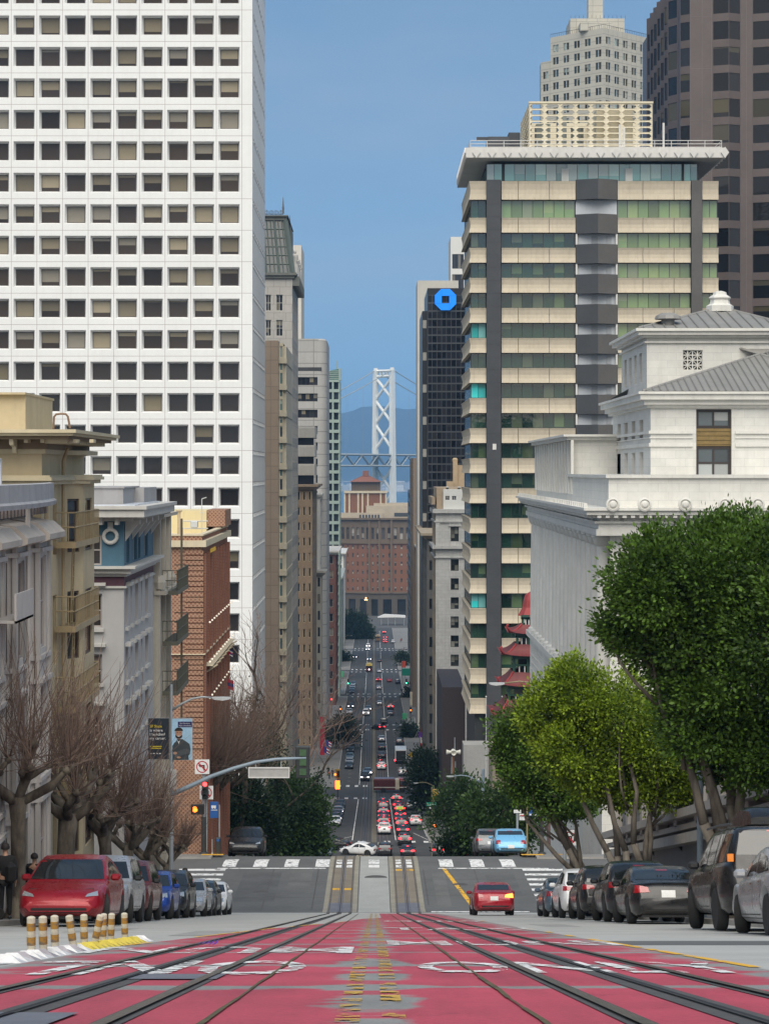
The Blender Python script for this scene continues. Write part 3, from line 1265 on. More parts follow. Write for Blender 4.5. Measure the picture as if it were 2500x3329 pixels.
windows(rt,cpan[2::3],m_green,m_mull,8,1,.09)
for (k,px) in ((1,1555),(6,1555),(7,1555),(13,1555)):    # left-end rooms lit cyan
	pass
mb = MB()
mb.box(x_(1581),x_(1627),D4-.65,D4+1,zb4,z_(586))
for k in range(42):
	z = z_(586)-1.75*k-1.6
	mb.box(x_(1581)-.02,x_(1627)+.02,D4-.67,D4,z,z+.05)
mb.build('dark_shaft',m_slate,rt)
mb = MB()
mb.box(x_(2245),x_(2279),D4-.65,D4+1,zb4,z_(588))
mb.build('dark_shaft',m_slate2,rt)
mb = MB()
mb.box(x_(1600),x_(1612),D4-.72,D4-.6,z_(1462),z_(1443))
mb.build('wall_vent',m_conw,rt)
# V-shaped stair prow with alternating closed boxes and open landings
mb = MB()
mb.box(x_(1871),x_(2005),D4+.2,D4+.74,zb4,z_(588))
mb.build('landing_wall',m_balc,rt)
for k in range(17):
	ya,yb = (585,650) if k == 0 else (698+97.6*(k-1),761+97.6*(k-1))
	z0,z1 = z_(yb),z_(ya)
	mb = MB()
	a,c,b_ = x_(1870),x_(1940),x_(2006)
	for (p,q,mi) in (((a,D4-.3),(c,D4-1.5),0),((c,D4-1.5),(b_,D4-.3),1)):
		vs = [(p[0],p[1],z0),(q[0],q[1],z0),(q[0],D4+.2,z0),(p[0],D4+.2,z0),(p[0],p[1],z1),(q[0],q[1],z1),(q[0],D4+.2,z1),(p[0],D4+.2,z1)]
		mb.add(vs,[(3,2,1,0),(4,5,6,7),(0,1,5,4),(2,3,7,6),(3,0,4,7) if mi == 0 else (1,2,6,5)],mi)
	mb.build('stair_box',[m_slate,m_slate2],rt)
	if k:
		mb = MB()
		zt = z0
		zq = z_(698+97.6*k)
		mb.box(c-.75,c+.1,D4+.12,D4+.22,zq+.1,zt-.25)
		mb.box(c+1.3,c+2.0,D4+.13,D4+.22,zq+.1,zt-.25)
		mb.build('landing_door',mat('door_grey',(.36,.38,.4),.6,.1),rt)
		mb = MB()
		for px in (1873,2003):
			mb.box(x_(px)-.12,x_(px)+.12,D4-.3,D4+.2,zq,zt)
		mb.build('landing_post',m_conw,rt)
# glazed top storey and roof slab
pz0,pz1 = z_(586),z_(528)
pp = [(Vector((x_(1930),D4+1.2,(pz0+pz1)/2)),x_(2220)-x_(1640),pz1-pz0,0),]
mb = MB()
mb.box(x_(1585) ,x_(2273),D4+1.3,E4-1,pz0,pz1)
mb.build('top_storey',m_mull,rt)
windows(rt,pp,m_teal,m_mull,17,1,.08)
windows(rt,[(Vector((x_(1608),D4+1.2,(pz0+pz1)/2)),x_(1635)-x_(1583),pz1-pz0,0),(Vector((x_(2248),D4+1.2,(pz0+pz1)/2)),x_(2272)-x_(2226),pz1-pz0,0)],m_teal,m_mull,2,1,.08)
windows(rt,[(Vector((x_(1585)-.05,(D4+E4)/2,(pz0+pz1)/2)),E4-D4-3,pz1-pz0,-90)],m_teal,m_mull,12,1,.08)
mb = MB()
for px in (1827,2035):
	mb.box(x_(px),x_(px)+1.0,D4+1.05,D4+1.2,pz0,pz1-.7)
mb.build('terrace_door',mat('door_white',(.7,.72,.7),.5,.05),rt)
mb = MB()
zr0,zr1 = z_(519),z_(487)
ox = 3.2
mb.box(x_(1527)-.6,x_(2346),D4-2.0,E4+3,zr0,zr1)
mb.build('roof_slab',m_conw,rt)
mb = MB()
for k in range(17):
	x = x_(1527)+.8+k*2.12
	mb = MB()
	c = (x,D4-2.02,(zr0+zr1)/2)
	r_ = (zr1-zr0)/2+.1
	mb.prism([(x-.55,c[2]),(x,c[2]-r_),(x+.55,c[2]),(x,c[2]+r_)],'y',D4-2.2,D4-1.9)
	mb.build('edge_diamond',m_conw,rt)
for k in range(13):
	y = D4-1.2+k*2.2
	zc = (zr0+zr1)/2
	r_ = (zr1-zr0)/2+.1
	for X in (x_(1527)-.6,x_(2346)):
		mb = MB()
		mb.prism([(y-.55,zc),(y,zc-r_),(y+.55,zc),(y,zc+r_)],'x',X-.2,X+.2)
		mb.build('edge_diamond',m_conw,rt)
mb = MB()
for z in (zr1+.1,zr1+.55,zr1+1.0):
	mb.tube([(x_(1527),D4-1.7,z),(x_(2338),D4-1.7,z)],.05,4)
	mb.tube([(x_(1527),D4-1.7,z),(x_(1527),E4+2,z)],.05,4)
	mb.tube([(x_(2338),D4-1.7,z),(x_(2338),E4+2,z)],.05,4)
for k in range(16):
	x = x_(1527)+k*(x_(2338)-x_(1527))/15
	mb.tube([(x,D4-1.7,zr1),(x,D4-1.7,zr1+1.0)],.05,4)
mb.build('roof_railing',m_conw,rt)
m_hex = mat('cream_screen',(.62,.56,.42),.8,.08,.4)
mb = MB()
hx0,hx1,hy0,hz0,hz1 = PX(1720,298),PX(2120,298),298.,PZ(490,298),PZ(336,298)
nC,nR = 8,8

def hexwall(o,u,W,H,nc,nr,th=.35):
	n = Vector((u.y,-u.x,0))
	w_,h_ = W/nc,H/nr
	for i in range(nc):
		for j in range(nr):
			a0,b0 = i*w_,j*h_
			q = [(0,0),(.5,0),(1,0),(1,.5),(1,1),(.5,1),(0,1),(0,.5)]
			h6 = [(.2,.13),(.5,.13),(.8,.13),(.95,.5),(.8,.87),(.5,.87),(.2,.87),(.05,.5)]
			fr = [o+u*(a0+x*w_)+Vector((0,0,b0+z*h_)) for x,z in q]
			fi = [o+u*(a0+x*w_)+Vector((0,0,b0+z*h_))+n*.06 for x,z in h6]
			bi = [p-n*th for p in fi]
			bo = [p-n*th for p in fr]
			vs = fr+fi+bi+bo
			fs = []
			for s_ in range(8):
				t_ = (s_+1) % 8
				fs += [(s_,t_,8+t_,8+s_),(8+s_,8+t_,16+t_,16+s_),(16+s_,16+t_,24+t_,24+s_)]
			mb.add(vs,fs)

hexwall(Vector((hx0,hy0,hz0)),Vector((1,0,0)),hx1-hx0,hz1-hz0,8,8)
hexwall(Vector((hx0,hy0+17,hz0)),Vector((0,-1,0)),17,hz1-hz0,8,8)
mb.box(hx0-.1,hx1+.1,hy0-.15,hy0+.3,hz1,hz1+.25)
mb.build('honeycomb_screen',m_hex,rt,fix=False)
mb = MB()
mb.box(hx0+9.5,hx1-2.6,hy0+1.1,hy0+15,hz0,hz1-.6)
mb.box(hx0+.4,hx1-.4,hy0+14.5,hy0+15.5,hz0,hz1-.4)
mb.build('plant_room',m_hex,rt)
mb = MB()
mb.box(hx0+1.2,hx0+3.2,hy0+3,hy0+6,hz0,hz1-2.4)
mb.lathe([(.9,0),(.9,3.6),(1.1,3.7)],(hx0+7,hy0+3,hz0),12)
mb.box(hx0+4.3,hx0+5.6,hy0+4,hy0+6,hz0,hz1-1.)
mb.build('rooftop_plant',mat('plant_metal',(.22,.24,.22),.6,.2,.6),rt)
mb = MB()
mb.box(PX(1587,300),PX(1655,300),300,306,PZ(490,300),PZ(444,300))
mb.box(PX(1655,300),PX(1692,300),301,306,PZ(490,300),PZ(427,300))
for k in range(6):
	x = PX(1657+k*6,300)
	mb.box(x,x+.1,300.9,301,PZ(490,300),PZ(428,300))
mb.box(PX(1552,300),PX(1590,300),302,303,PZ(447,300),PZ(438,300))
mb.build('rooftop_unit',m_slate,rt)
for px,yt in ((2014,405),(2028,415),(2156,400)):
	mb = MB()
	mb.tube([(PX(px,294),294,zr1),(PX(px,294),294,PZ(yt,294))],.16,6)
	mb.build('roof_mast',m_conw,rt)
mb = MB()
mb.box(x_(1500),x_(1530)+14,D4-7,D4-2.4,zb4,z_(2500)+4.2)
for (za,zb_) in ((-46.5,-43.5),):
	pass
mb.build('podium',mat('podium_concrete',(.3,.3,.29),.85,.12,.3,streak=.3),rt)

# --- dark faceted tower, far right
D2 = 345.
m_gran = mat('brown_granite',(.105,.082,.076),.45,.14,.15)
g_dk2 = glass('smoked_glass',(.006,.006,.007),None,(.1,.085,.05),.3,.04,.5,wob=.05)
rt = T('dark_brown_tower','very tall dark brown granite tower with sawtooth bays behind the banded block','building',(PX(2300,D2),D2,zr(D2)))
Zt,Zb = PZ(-70,D2),zr(D2)-6
FH = 84./F*D2
rows = []
z = PZ(0,D2)+.6
while z > Zb+30:
	rows.append((z-FH*.7-Zb,z-Zb))
	z -= FH
rows.append((rows[0][0]+FH,rows[0][1]+FH))
rows.sort()
rows = [r_ for r_ in rows if r_[1] < Zt-Zb]
mb = MB()
panes = []
X0 = PX(2212,D2)

def facet(p,q,wins):
	p,q = Vector((*p,Zb)),Vector((*q,Zb))
	d = q-p
	L = d.length
	ang = math.degrees(math.atan2(d.y,d.x))
	cols = [(a*L,b_*L) for a,b_ in wins]
	return facade(mb,p,ang,L,Zt-Zb,cols,rows if wins else [],.12)

pts = []
far = D2+33
nb = 7
pitch = (far-D2-2)/nb
for i in range(nb):                         # sawtooth bays of the street side, seen raking
	ya = far-i*pitch
	panes += facet((X0-.2,ya),(X0-1.6,ya-pitch/2),[(.08,.92)])
	panes += facet((X0-1.6,ya-pitch/2),(X0-.2,ya-pitch),[(.08,.92)])
mx = lambda px,dy: (PX(px,D2),D2+dy)
poly = [((X0-.2,D2+2),mx(2212,.8),[]),(mx(2212,.8),mx(2241,-.3),[(.04,.96)]),(mx(2241,-.3),mx(2313,-.3),[]),(mx(2313,-.3),mx(2364,-1.3),[(.06,.98)]),(mx(2364,-1.3),mx(2405,-.3),[(.02,.94)]),
		(mx(2405,-.3),mx(2442,-.3),[]),(mx(2442,-.3),mx(2498,-1.3),[(.06,.98)]),(mx(2498,-1.3),mx(2540,-.3),[(.02,.94)]),(mx(2540,-.3),mx(2580,-.3),[]),(mx(2580,-.3),mx(2630,-1.3),[(.06,.98)]),(mx(2630,-1.3),mx(2680,-.3),[(.02,.94)])]
for a,b_,wns in poly:
	panes += facet(a,b_,wns)
mb.box(X0+.4,PX(2680,D2),D2+2.2,D2+52,Zb,Zt-.1)
mb.build('wall',m_gran,rt,fix=False)
windows(rt,panes,g_dk2,m_mull,1,1,.0)
mb = MB()
for px in (2243,2280,2311,2424):
	mb.box(PX(px,D2)-.03,PX(px,D2)+.03,D2-.33,D2-.2,Zb,Zt)
for r_ in rows[::2]:
	mb.box(PX(2242,D2),PX(2312,D2),D2-.325,D2-.25,Zb+r_[0]-.5,Zb+r_[0]-.44)
mb.build('granite_joints',mat('granite_joint',(.17,.14,.13),.6,.1),rt)

# --- grey stepped tower with a mast, turned 45 degrees
D1 = 620.
m_lst = blocks('pale_limestone_panels',(.5,.48,.41),(.46,.44,.38),(.28,.27,.24),3.1,1.87,.07,0,.08,.05,.8)
g_sm = glass('small_office_glass',(.014,.016,.018),(.03,.07,.07),(.4,.5,.47),.25,.06,.5)
rt = T('stepped_grey_tower','pale grey stepped tower with paired small windows and a square mast on top','building',(PX(1960,D1),D1,zr(D1)))
cx,cy = PX(1962,D1),D1
Zb = PZ(560,D1)
s2 = math.sqrt(.5)
mb = MB()
L = (PX(1962,D1)-PX(1789,D1+12))/s2
L = 20.3
zt = PZ(90,D1)
fh = 41.5/F*D1
rows = [(zt-2.4-fh*k-Zb-2.1,zt-2.4-fh*k-Zb) for k in range(10)][::-1]
rows = [r_ for r_ in rows if r_[0] > 0]
H = zt-Zb
nL = 5
cl = []
for i in range(nL):
	a = L*i/nL+L/nL/2
	cl += [(a-1.08,a-.08),(a+.08,a+1.08)]
panes = facade(mb,(cx-L*s2,cy+L*s2,Zb),-45,L,H,cl,rows,.3)
panes += facade(mb,(cx,cy,Zb),45,L,H,cl,rows,.3)
mb.add([(cx-L*s2,cy+L*s2,zt),(cx,cy,zt),(cx+L*s2,cy+L*s2,zt),(cx,cy+2*L*s2,zt),(cx-L*s2,cy+L*s2,Zb),(cx+L*s2,cy+L*s2,Zb),(cx,cy+2*L*s2,Zb)],[(0,1,2,3),(0,3,6,4),(2,3,6,5)])
# lower shoulder on the left
L2 = 3.7
zt2 = PZ(166,D1)
ox_,oy_ = cx-L*s2,cy+L*s2
H2 = zt2-Zb
panes += facade(mb,(ox_-L2*s2,oy_+L2*s2+.3,Zb),-45,L2,H2,[(.8,1.75),(1.9,2.85)],[r_ for r_ in rows if r_[1] < H2-.5],.3)
mb.box(ox_-L2*s2+.1,ox_+1,oy_+L2*s2+.4,oy_+9,Zb,zt2)
mb.box(PX(1855,D1+8),PX(2032,D1+8),D1+10,D1+24,zt,PZ(60,D1+10))
mb.box(PX(1888,D1+2),PX(1990,D1+2),D1+4,D1+24,zt,PZ(72,D1+4))
mb.build('wall',m_lst,rt,fix=False)
windows(rt,panes,g_sm,m_mull,1,1,.05)
mb = MB()
mb.box(PX(1912,D1+14),PX(1960,D1+14),D1+14,D1+18,PZ(62,D1+14),PZ(-160,D1+14))
mb.build('mast',m_lst,rt)
mb = MB()
for a,b_,zz in (((cx-L*s2,cy+L*s2),(cx,cy),zt),((cx,cy),(cx+L*s2,cy+L*s2),zt)):
	for k in range(25):
		t = k/24
		x,y = a[0]+(b_[0]-a[0])*t,a[1]+(b_[1]-a[1])*t
		mb.box(x-.04,x+.04,y,y+.08,zz,zz+1.0)
	mb.tube([(*a,zz+1),(*b_,zz+1)],.06,4)
for k in range(14):
	x = PX(1855+k*13.6,D1+10)
	mb.box(x-.04,x+.04,D1+10.1,D1+10.2,PZ(60,D1+10),PZ(60,D1+10)+1)
mb.build('roof_railing',m_mull,rt)

# --- black grid tower with the blue octagon sign
D6 = 470.
m_blk = mat('black_anodised',(.012,.012,.014),.35,.1,.1,spec=.6)
g_blk = glass('black_glass',(.006,.006,.008),None,(.035,.035,.037),.12,.05,.35,wob=.12)
rt = T('black_glass_tower','black gridded glass tower carrying a blue octagonal sign near its top','building',(PX(1440,D6),D6,zr(D6)))
X0,X1,Zt,Zb = PX(1389,D6),PX(1560,D6),PZ(935,D6),zr(D6)-2
gx,gz = 15.6/F*D6,26.2/F*D6
mb = MB()
mb.box(X0+.05,X1,D6+.2,D6+30,Zb,Zt-.1)
mb.box(PX(1373,D6),X0+.05,D6+1.2,D6+29,Zb,PZ(1010,D6))
mb.build('core',m_blk,rt)
pn = []
nC,nR = int((X1-X0)/gx)+1,int((Zt-Zb)/gz)
for j in range(nR):
	zc = Zt-1.6-gz*(j+.5)
	pn.append((Vector(((X0+X1)/2,D6+.12,zc)),X1-X0,gz,0))
windows(rt,pn,g_blk,mat('grey_grid_bar',(.05,.055,.06),.4,.1),nC,1,.16)
mb = MB()
for j in range(int((Zt-10-Zb)/(gz*6))):
	z = PZ(1040,D6)-j*gz*4
	mb.box(PX(1375,D6),PX(1387,D6),D6+1.0,D6+1.25,z-gz,z)
mb.build('pale_side_panel',mat('pale_panel',(.3,.29,.26),.7,.1),rt)
ctr,r_ = P(1448,974,D6-.35),34.5/F*D6
sg = T('octagon_sign','blue octagonal four-piece emblem fixed high on the black tower','sign',ctr)
m_sign = emit('sign_blue',(.0,.22,.86),.35)
a8,q = r_,r_*.414
sq = r_*.33
for k in range(4):
	# pinwheel piece: a bar with one mitred end
	pts = [(-q-.0,a8),(q*.98,a8),(a8-.12,q+.12),(a8-.12-0,sq),(-q,sq)]
	pts = [(-q,a8),(q,a8),(a8*.96,q*1.06),(a8*.96-.0,sq+.05),(-q,sq+.05)]
	c_,s_ = math.cos(-k*math.pi/2),math.sin(-k*math.pi/2)
	pts = [(-q+.05,a8),(q,a8),(a8-(sq-q)-.0,q+(sq-q)),(a8*.985,sq+.06),(-q+.05,sq+.06)] if sq > q else \
		  [(-q+.06,a8),(q,a8),(a8,q),(a8-.0,q-.001),(a8-(q-sq),sq+.06),(-q+.06,sq+.06)]
	mb = MB()
	mb.prism([(ctr.x+x*c_-z*s_,ctr.z+x*s_+z*c_) for x,z in pts],'y',D6-.55,D6-.2)
	mb.build('sign_bar',m_sign,sg)

bldg('pale_concrete_slab','pale concrete slab tower showing behind the black tower',1357,1490,912,540,20,mat('pale_concrete',(.52,.5,.45),.8,.08,.1,streak=.2),n=0,side=0)
bldg('slim_white_tower','slim white tower with wide windows rising behind the black tower',1465,1512,770,640,20,mat('white_render',(.66,.66,.63),.8,.06,.1),g_dark,n=1,wf=.8,fh=6.1,whf=.72,top=5.2,nx=4)
bldg('brown_slab_building','plain brown slab building past the black tower at the street edge',1343,1378,1489,640,60,mat('brown_slab',(.21,.155,.11),.85,.12,.1,streak=.2),n=0,side=9,fh=4,swf=.5)
bldg('dark_narrow_tower','narrow near-black slab tower closing the right side of the street',1333,1350,1595,900,60,m_blk,g_blk,n=0,side=10)

# --- grey stone office with white penthouse
D5 = 380.
m_st = blocks('grey_ashlar',(.58,.58,.56),(.53,.53,.51),(.32,.33,.33),1.3,.62,.012,.5,.12,.2,.8,streak=.2)
m_tanst = mat('tan_terracotta',(.42,.33,.23),.8,.15,.4,streak=.3)
rt = T('stone_corner_office','grey stone office building with a tall window strip and white rooftop hut','building',(PX(1460,D5),D5,zr(D5)))
X0,X1,Zt,Zb,E5 = PX(1416,D5),PX(1530,D5),PZ(1664,D5),zr(D5)-2,402.
mb = MB()
rows = [(PZ(1760,D5)-Zb,PZ(1712,D5)-Zb)]+[(PZ(1856+62*k,D5)-Zb,PZ(1818+62*k,D5)-Zb) for k in range(9)]
rows = sorted(rows)
panes = facade(mb,(X0,D5,Zb),0,X1-X0,Zt-Zb,[(PX(1465,D5)-X0,PX(1491,D5)-X0)],rows,.45)
mb.build('wall',m_st,rt,fix=False)
mb = MB()
sp_ = facade(mb,(X0,E5,Zb),-90,E5-D5,Zt-Zb,cells(1.2,3.4,6,1.8),rows,.4)
mb.quad((X0,D5,Zt),(X1,D5,Zt),(X1,E5,Zt),(X0,E5,Zt))
mb.build('street_wall',m_tanst,rt,fix=False)
windows(rt,panes+sp_,glass('sash_glass',(.015,.017,.017),None,(.33,.33,.28),.55,.08,.4),m_mull,2,2,.08)
mb = MB()
for ya,yb,p in ((1655,1668,.5),(1693,1698,.25),(1774,1784,.6),(1810,1814,.25)):
	mb.box(X0-p,X1,D5-p,E5+.1,PZ(yb,D5),PZ(ya,D5))
for xa,xb in ((1416,1429),(1460,1464),(1492,1496)):
	mb.box(PX(xa,D5),PX(xb,D5),D5-.16,D5+.02,PZ(1774,D5),PZ(1698,D5))
mb.box(PX(1458,D5),PX(1498,D5),D5-.3,D5,PZ(1711,D5),PZ(1706,D5))
mb.build('cornice',m_st,rt)
mb = MB()
mb.box(X0-.7,X0-.1,D5,E5,PZ(1640,D5),PZ(1616,D5))
mb.box(X0+.2,X1,D5+1,E5,Zt,PZ(1585,D5))
mb.build('attic',m_tanst,rt)
mb = MB()
panes = facade(mb,(PX(1441,D5),D5+.6,PZ(1655,D5)),0,PX(1512,D5)-PX(1441,D5),PZ(1590,D5)-PZ(1655,D5),[(.35,1.15),(1.55,2.35)],[(1.6,2.35)],.15)
mb.quad((PX(1441,D5),D5+.6,PZ(1590,D5)),(PX(1512,D5),D5+.6,PZ(1590,D5)),(PX(1512,D5),D5+5,PZ(1590,D5)),(PX(1441,D5),D5+5,PZ(1590,D5)))
mb.box(PX(1450,D5),PX(1459,D5),D5+1,D5+1.6,PZ(1592,D5),PZ(1582,D5))
mb.box(PX(1488,D5),PX(1497,D5),D5+1,D5+1.6,PZ(1592,D5),PZ(1582,D5))
mb.build('rooftop_hut',mat('hut_white',(.74,.75,.72),.7,.05),rt,fix=False)
windows(rt,panes,g_dark,mat('hut_frame',(.7,.7,.68),.6,0),2,2,.06)
mb = MB()
mb.box(PX(1473,405),PX(1487,405),405,408,PZ(1590,405),PZ(1502,405))
mb.box(PX(1487,405),PX(1530,405),405.5,410,PZ(1590,405),PZ(1512,405))
mb.box(PX(1452,404),PX(1476,404),404,407,PZ(1590,404),PZ(1565,404))
mb.lathe([(.5,0),(.55,.5),(.3,.8)],(PX(1480,405),406.5,PZ(1502,405)),10)
mb.build('terracotta_chimney',mat('pale_terracotta',(.52,.4,.26),.8,.15,.5),rt)

bldg('maroon_low_block','windowless dark maroon block beside the foot of the banded office',1438,1512,2234,326,30,mat('maroon_metal',(.05,.036,.037),.6,.12,.3),n=0)
o = bldg('grey_street_facade','narrow grey facade with a bracketed cornice right of the roadway',1372,1400,1795,590,50,mat('facade_grey',(.33,.31,.27),.8,.15,.2,streak=.3),n=1,wf=.4,side=9,cornice=1.2)
bldg('cream_street_facade','narrow cream old facade far down on the right of the roadway',1362,1376,1800,730,70,mat('facade_cream',(.4,.36,.28),.8,.15,.2,streak=.3),n=1,side=14,cornice=1.0)
bldg('dark_street_facade','blackish old facade with pale ledges just left of the grey stone office',1388,1418,1740,432,60,mat('facade_dark',(.12,.115,.105),.7,.15,.2),n=1,wf=.5,side=12,cornice=1.3,cm=mat('ledge_tan',(.36,.3,.22),.8,.1))

# --- white stone palace front (columns, cornice with roundels, set-back blocks under metal roofs)
D3 = 140.
m_mar = blocks('white_glazed_stone',(.65,.64,.595),(.6,.595,.56),(.42,.43,.42),1.35,.56,.008,.5,.1,.25,.5,streak=.22,dirt=(.36,.34,.3))
m_marp = mat('white_stone_plain',(.65,.64,.595),.55,.1,.5,streak=.22,dirt=(.36,.34,.3))
m_zinc = mat('standing_seam_zinc',(.23,.225,.21),.55,.1,.6,streak=.1)
m_gold = mat('gilded_spandrel',(.22,.15,.05),.5,.2,3.)
rt = T('white_neoclassical_palace','white neoclassical stone building with columns, roundel cornice and grey metal roofs','building',(PX(2200,D3),D3,zr(D3)))
XF,E3 = PX(1982,D3),203.
XR = PX(2760,D3)
zpo = -15.2
zar,zco,zat = PZ(1740,D3),PZ(1683,D3),PZ(1620,D3)
mb = MB()
# colonnaded street wall: recessed bays with windows between engaged columns
ncol = 17
bay = (E3-D3-4)/ncol
panes = facade(mb,(XF+.75,E3,zpo),-90,E3-D3-.3,zar-zpo,cells(2.2+bay*.31,bay,ncol,bay*.38),[(1.2,4.2),(5.6,8.6)],.35)
panes += facade(mb,(XF,D3,zpo),0,XR-XF,zar-zpo,cells(2.5,5.2,5,1.6),[(1.2,4.2),(5.6,8.6)],.4)
mb.build('colonnade_wall',m_mar,rt,fix=False)
windows(rt,panes,glass('palace_glass',(.03,.035,.037),None,(.45,.46,.43),.6,.1,.5),m_mull,2,3,.08)
for i in range(ncol+1):
	y = D3+2.2+bay*i
	mb = MB()
	h = zar-zpo
	mb.lathe([(.85,0),(.85,.3),(.66,.45),(.64,h*.4),(.56,h-1.0),(.56,h-.8),(.74,h-.6),(.82,h-.25),(.9,h-.2),(.9,h)],(XF-.1,y,zpo),14)
	o = mb.build('column',m_marp,rt)
	autosmooth(o)
mb = MB()
mb.box(XF-1.0,XR,D3-.9,E3+.8,zar,zar+.42)
mb.box(XF-.85,XR,D3-.8,E3+.7,zar+.42,zar+.8)
mb.box(XF-1.1,XR,D3-1.0,E3+.9,zar+.8,zar+.95)
mb.build('architrave',m_mar,rt)
mb = MB()
mb.box(XF-.75,XR,D3-.7,E3+.6,zar+.95,zco)
for k in range(16):                          # relief ornament of the frieze
	y = D3+1.5+k*3.9
	mb.lathe([(.32,0),(.36,.1),(.1,.16)],(XF-.78,y,(zar+.95+zco)/2),10,ax='x')
	mb.box(XF-.86,XF-.7,y+.8,y+3.0,(zar+.95+zco)/2-.1,(zar+.95+zco)/2+.1)
for k in range(10):
	x = XF+.2+k*2.4
	mb.lathe([(.1,-.16),(.36,-.1),(.32,0)],(x,D3-.7,(zar+.95+zco)/2),10,ax='y')
	mb.box(x+.6,x+1.8,D3-.82,D3-.68,(zar+.95+zco)/2-.1,(zar+.95+zco)/2+.1)
mb.build('frieze',m_marp,rt)
mb = MB()
mb.box(XF-1.25,XR,D3-1.2,E3+1,zco,zco+.22)
mb.box(XF-1.7,XR,D3-1.65,E3+1.4,zco+.22,zco+.5)
mb.box(XF-1.9,XR,D3-1.85,E3+1.6,zco+.5,zco+.68)
k = 0
while D3-1+k*.7 < E3:                  # modillions under and antefixes above the cornice
	y = D3-1+k*.7
	mb.box(XF-1.62,XF-1.2,y,y+.3,zco+.02,zco+.2)
	if k % 2 == 0:
		mb.box(XF-1.85,XF-1.6,y,y+.42,zco+.68,zco+.98)
	k += 1
for k in range(34):
	x = XF-1+k*.55
	mb.box(x,x+.26,D3-1.58,D3-1.15,zco+.02,zco+.2)
mb.build('cornice',m_marp,rt)
for px in (1992,2095,2227,2356,2462):
	mb = MB()
	c = P(px,1640,D3-1.9)
	mb.lathe([(.42,.12),(.46,0),(.46,-.12),(.34,-.16),(.3,-.06),(.24,-.1),(.16,-.2),(.02,-.22)],(c.x,c.y+.1,c.z),18,ax='y')
	o = mb.build('cornice_roundel',m_marp,rt)
	autosmooth(o)
# attic: parapet, left range and set-back blocks
mb = MB()
zpar = PZ(1554,D3)
mb.box(XF-.1,XR,D3-.1,168,zco,zpar)
mb.box(XF-.3,XR,D3-.3,168,zpar,zpar+.22)
mb.build('parapet',m_mar,rt)
mb = MB()
zA = PZ(1430,166)
pA = facade(mb,(XF,E3,zat-.6),-90,E3-166,zA-zat+.6,cells(1.2,2.6,14,1.1),[(1.2,3.6)],.4)
mb.quad((XF,166,zat-.6),(XR,166,zat-.6),(XR,166,zA),(XF,166,zA))
mb.quad((XF,166,zA),(XR,166,zA),(XR,E3,zA),(XF,E3,zA))
mb.quad((XF,E3,zat-.6),(XR,E3,zat-.6),(XR,E3,zA),(XF,E3,zA))
mb.build('attic_wall',m_mar,rt,fix=False)
windows(rt,pA,glass('palace_glass'),m_mull,2,2,.06)
mb = MB()
mb.box(XF-.5,XR,165.6,E3+.4,zA,zA+.25)
mb.box(XF-.8,XR,165.3,E3+.7,zA+.25,zA+.42)
for k in range(15):
	y = E3-.7-k*2.6
	mb.box(XF-.22,XF,y-.55,y+.3,zat,zA-.02)
mb.build('attic_cornice',m_marp,rt)
DBk = 146.
XB = PX(2114,DBk)
zB0,zB1 = zpar-.3,PZ(1325,DBk)
mb = MB()
wx0,wx1 = PX(2262,DBk)-XB,PX(2377,DBk)-XB
pB = facade(mb,(XB,DBk,zB0),0,XR-XB,zB1-zB0,[(wx0,wx1)],[(PZ(1560,DBk)-zB0,PZ(1330,DBk)-zB0)],.35)
pS = facade(mb,(XB,169,zB0),-90,169-DBk,zB1-zB0,cells(3,4.6,4,2.2),[(.4,2.1),(3.0,4.4)],.6)
mb.build('upper_wall',m_mar,rt,fix=False)
c,wd,ht,an = pB[0]
zt_,zm1,zm0 = PZ(1330,DBk),PZ(1393,DBk),PZ(1450,DBk)
zbt = PZ(1560,DBk)
m_wd = mat('dark_bronze',(.035,.027,.025),.5,.1)
g_cur = glass('curtained_glass',(.05,.06,.065),None,(.42,.45,.45),.8,.1,.5)
windows(rt,[(Vector((c.x,c.y,(zt_+zm1)/2)),wd,zt_-zm1,0)],g_cur,m_wd,2,1,.2)
windows(rt,[(Vector((c.x,c.y,(zbt+zm0)/2)),wd,zm0-zbt,0)],g_cur,m_wd,2,2,.2)
mb = MB()
mb.box(c.x-wd/2,c.x+wd/2,c.y-.12,c.y+.05,zm0,zm1)
for k in range(4):
	zz = zm0+(zm1-zm0)*(.1+.25*k)
	mb.box(c.x-wd/2,c.x+wd/2,c.y-.18,c.y-.1,zz,zz+.05)
mb.build('gilded_spandrel',m_gold,rt)
windows(rt,pS,glass('palace_glass'),m_mull,2,1,.08)
mb = MB()
for za,zb_,p in ((PZ(1410,DBk),PZ(1400,DBk),.14),(PZ(1452,DBk),PZ(1440,DBk),.12),(PZ(1425,DBk),PZ(1421,DBk),.08)):
	for a,b_ in ((XB-p,XB+wx0-.25),(XB+wx1+.25,XR)):
		mb.box(a,b_,DBk-p,DBk+.05,za,zb_)
	mb.box(XB-p,XB+.05,DBk+.06,169,za,zb_)
for k,(p,za,zb_) in enumerate(((.25,1325,1316),(.5,1316,1300),(.8,1300,1282),(.95,1282,1274))):
	mb.box(XB-p,XR,DBk-p,170+p,PZ(za,DBk) ,PZ(zb_,DBk))
mb.build('upper_cornice',m_marp,rt)

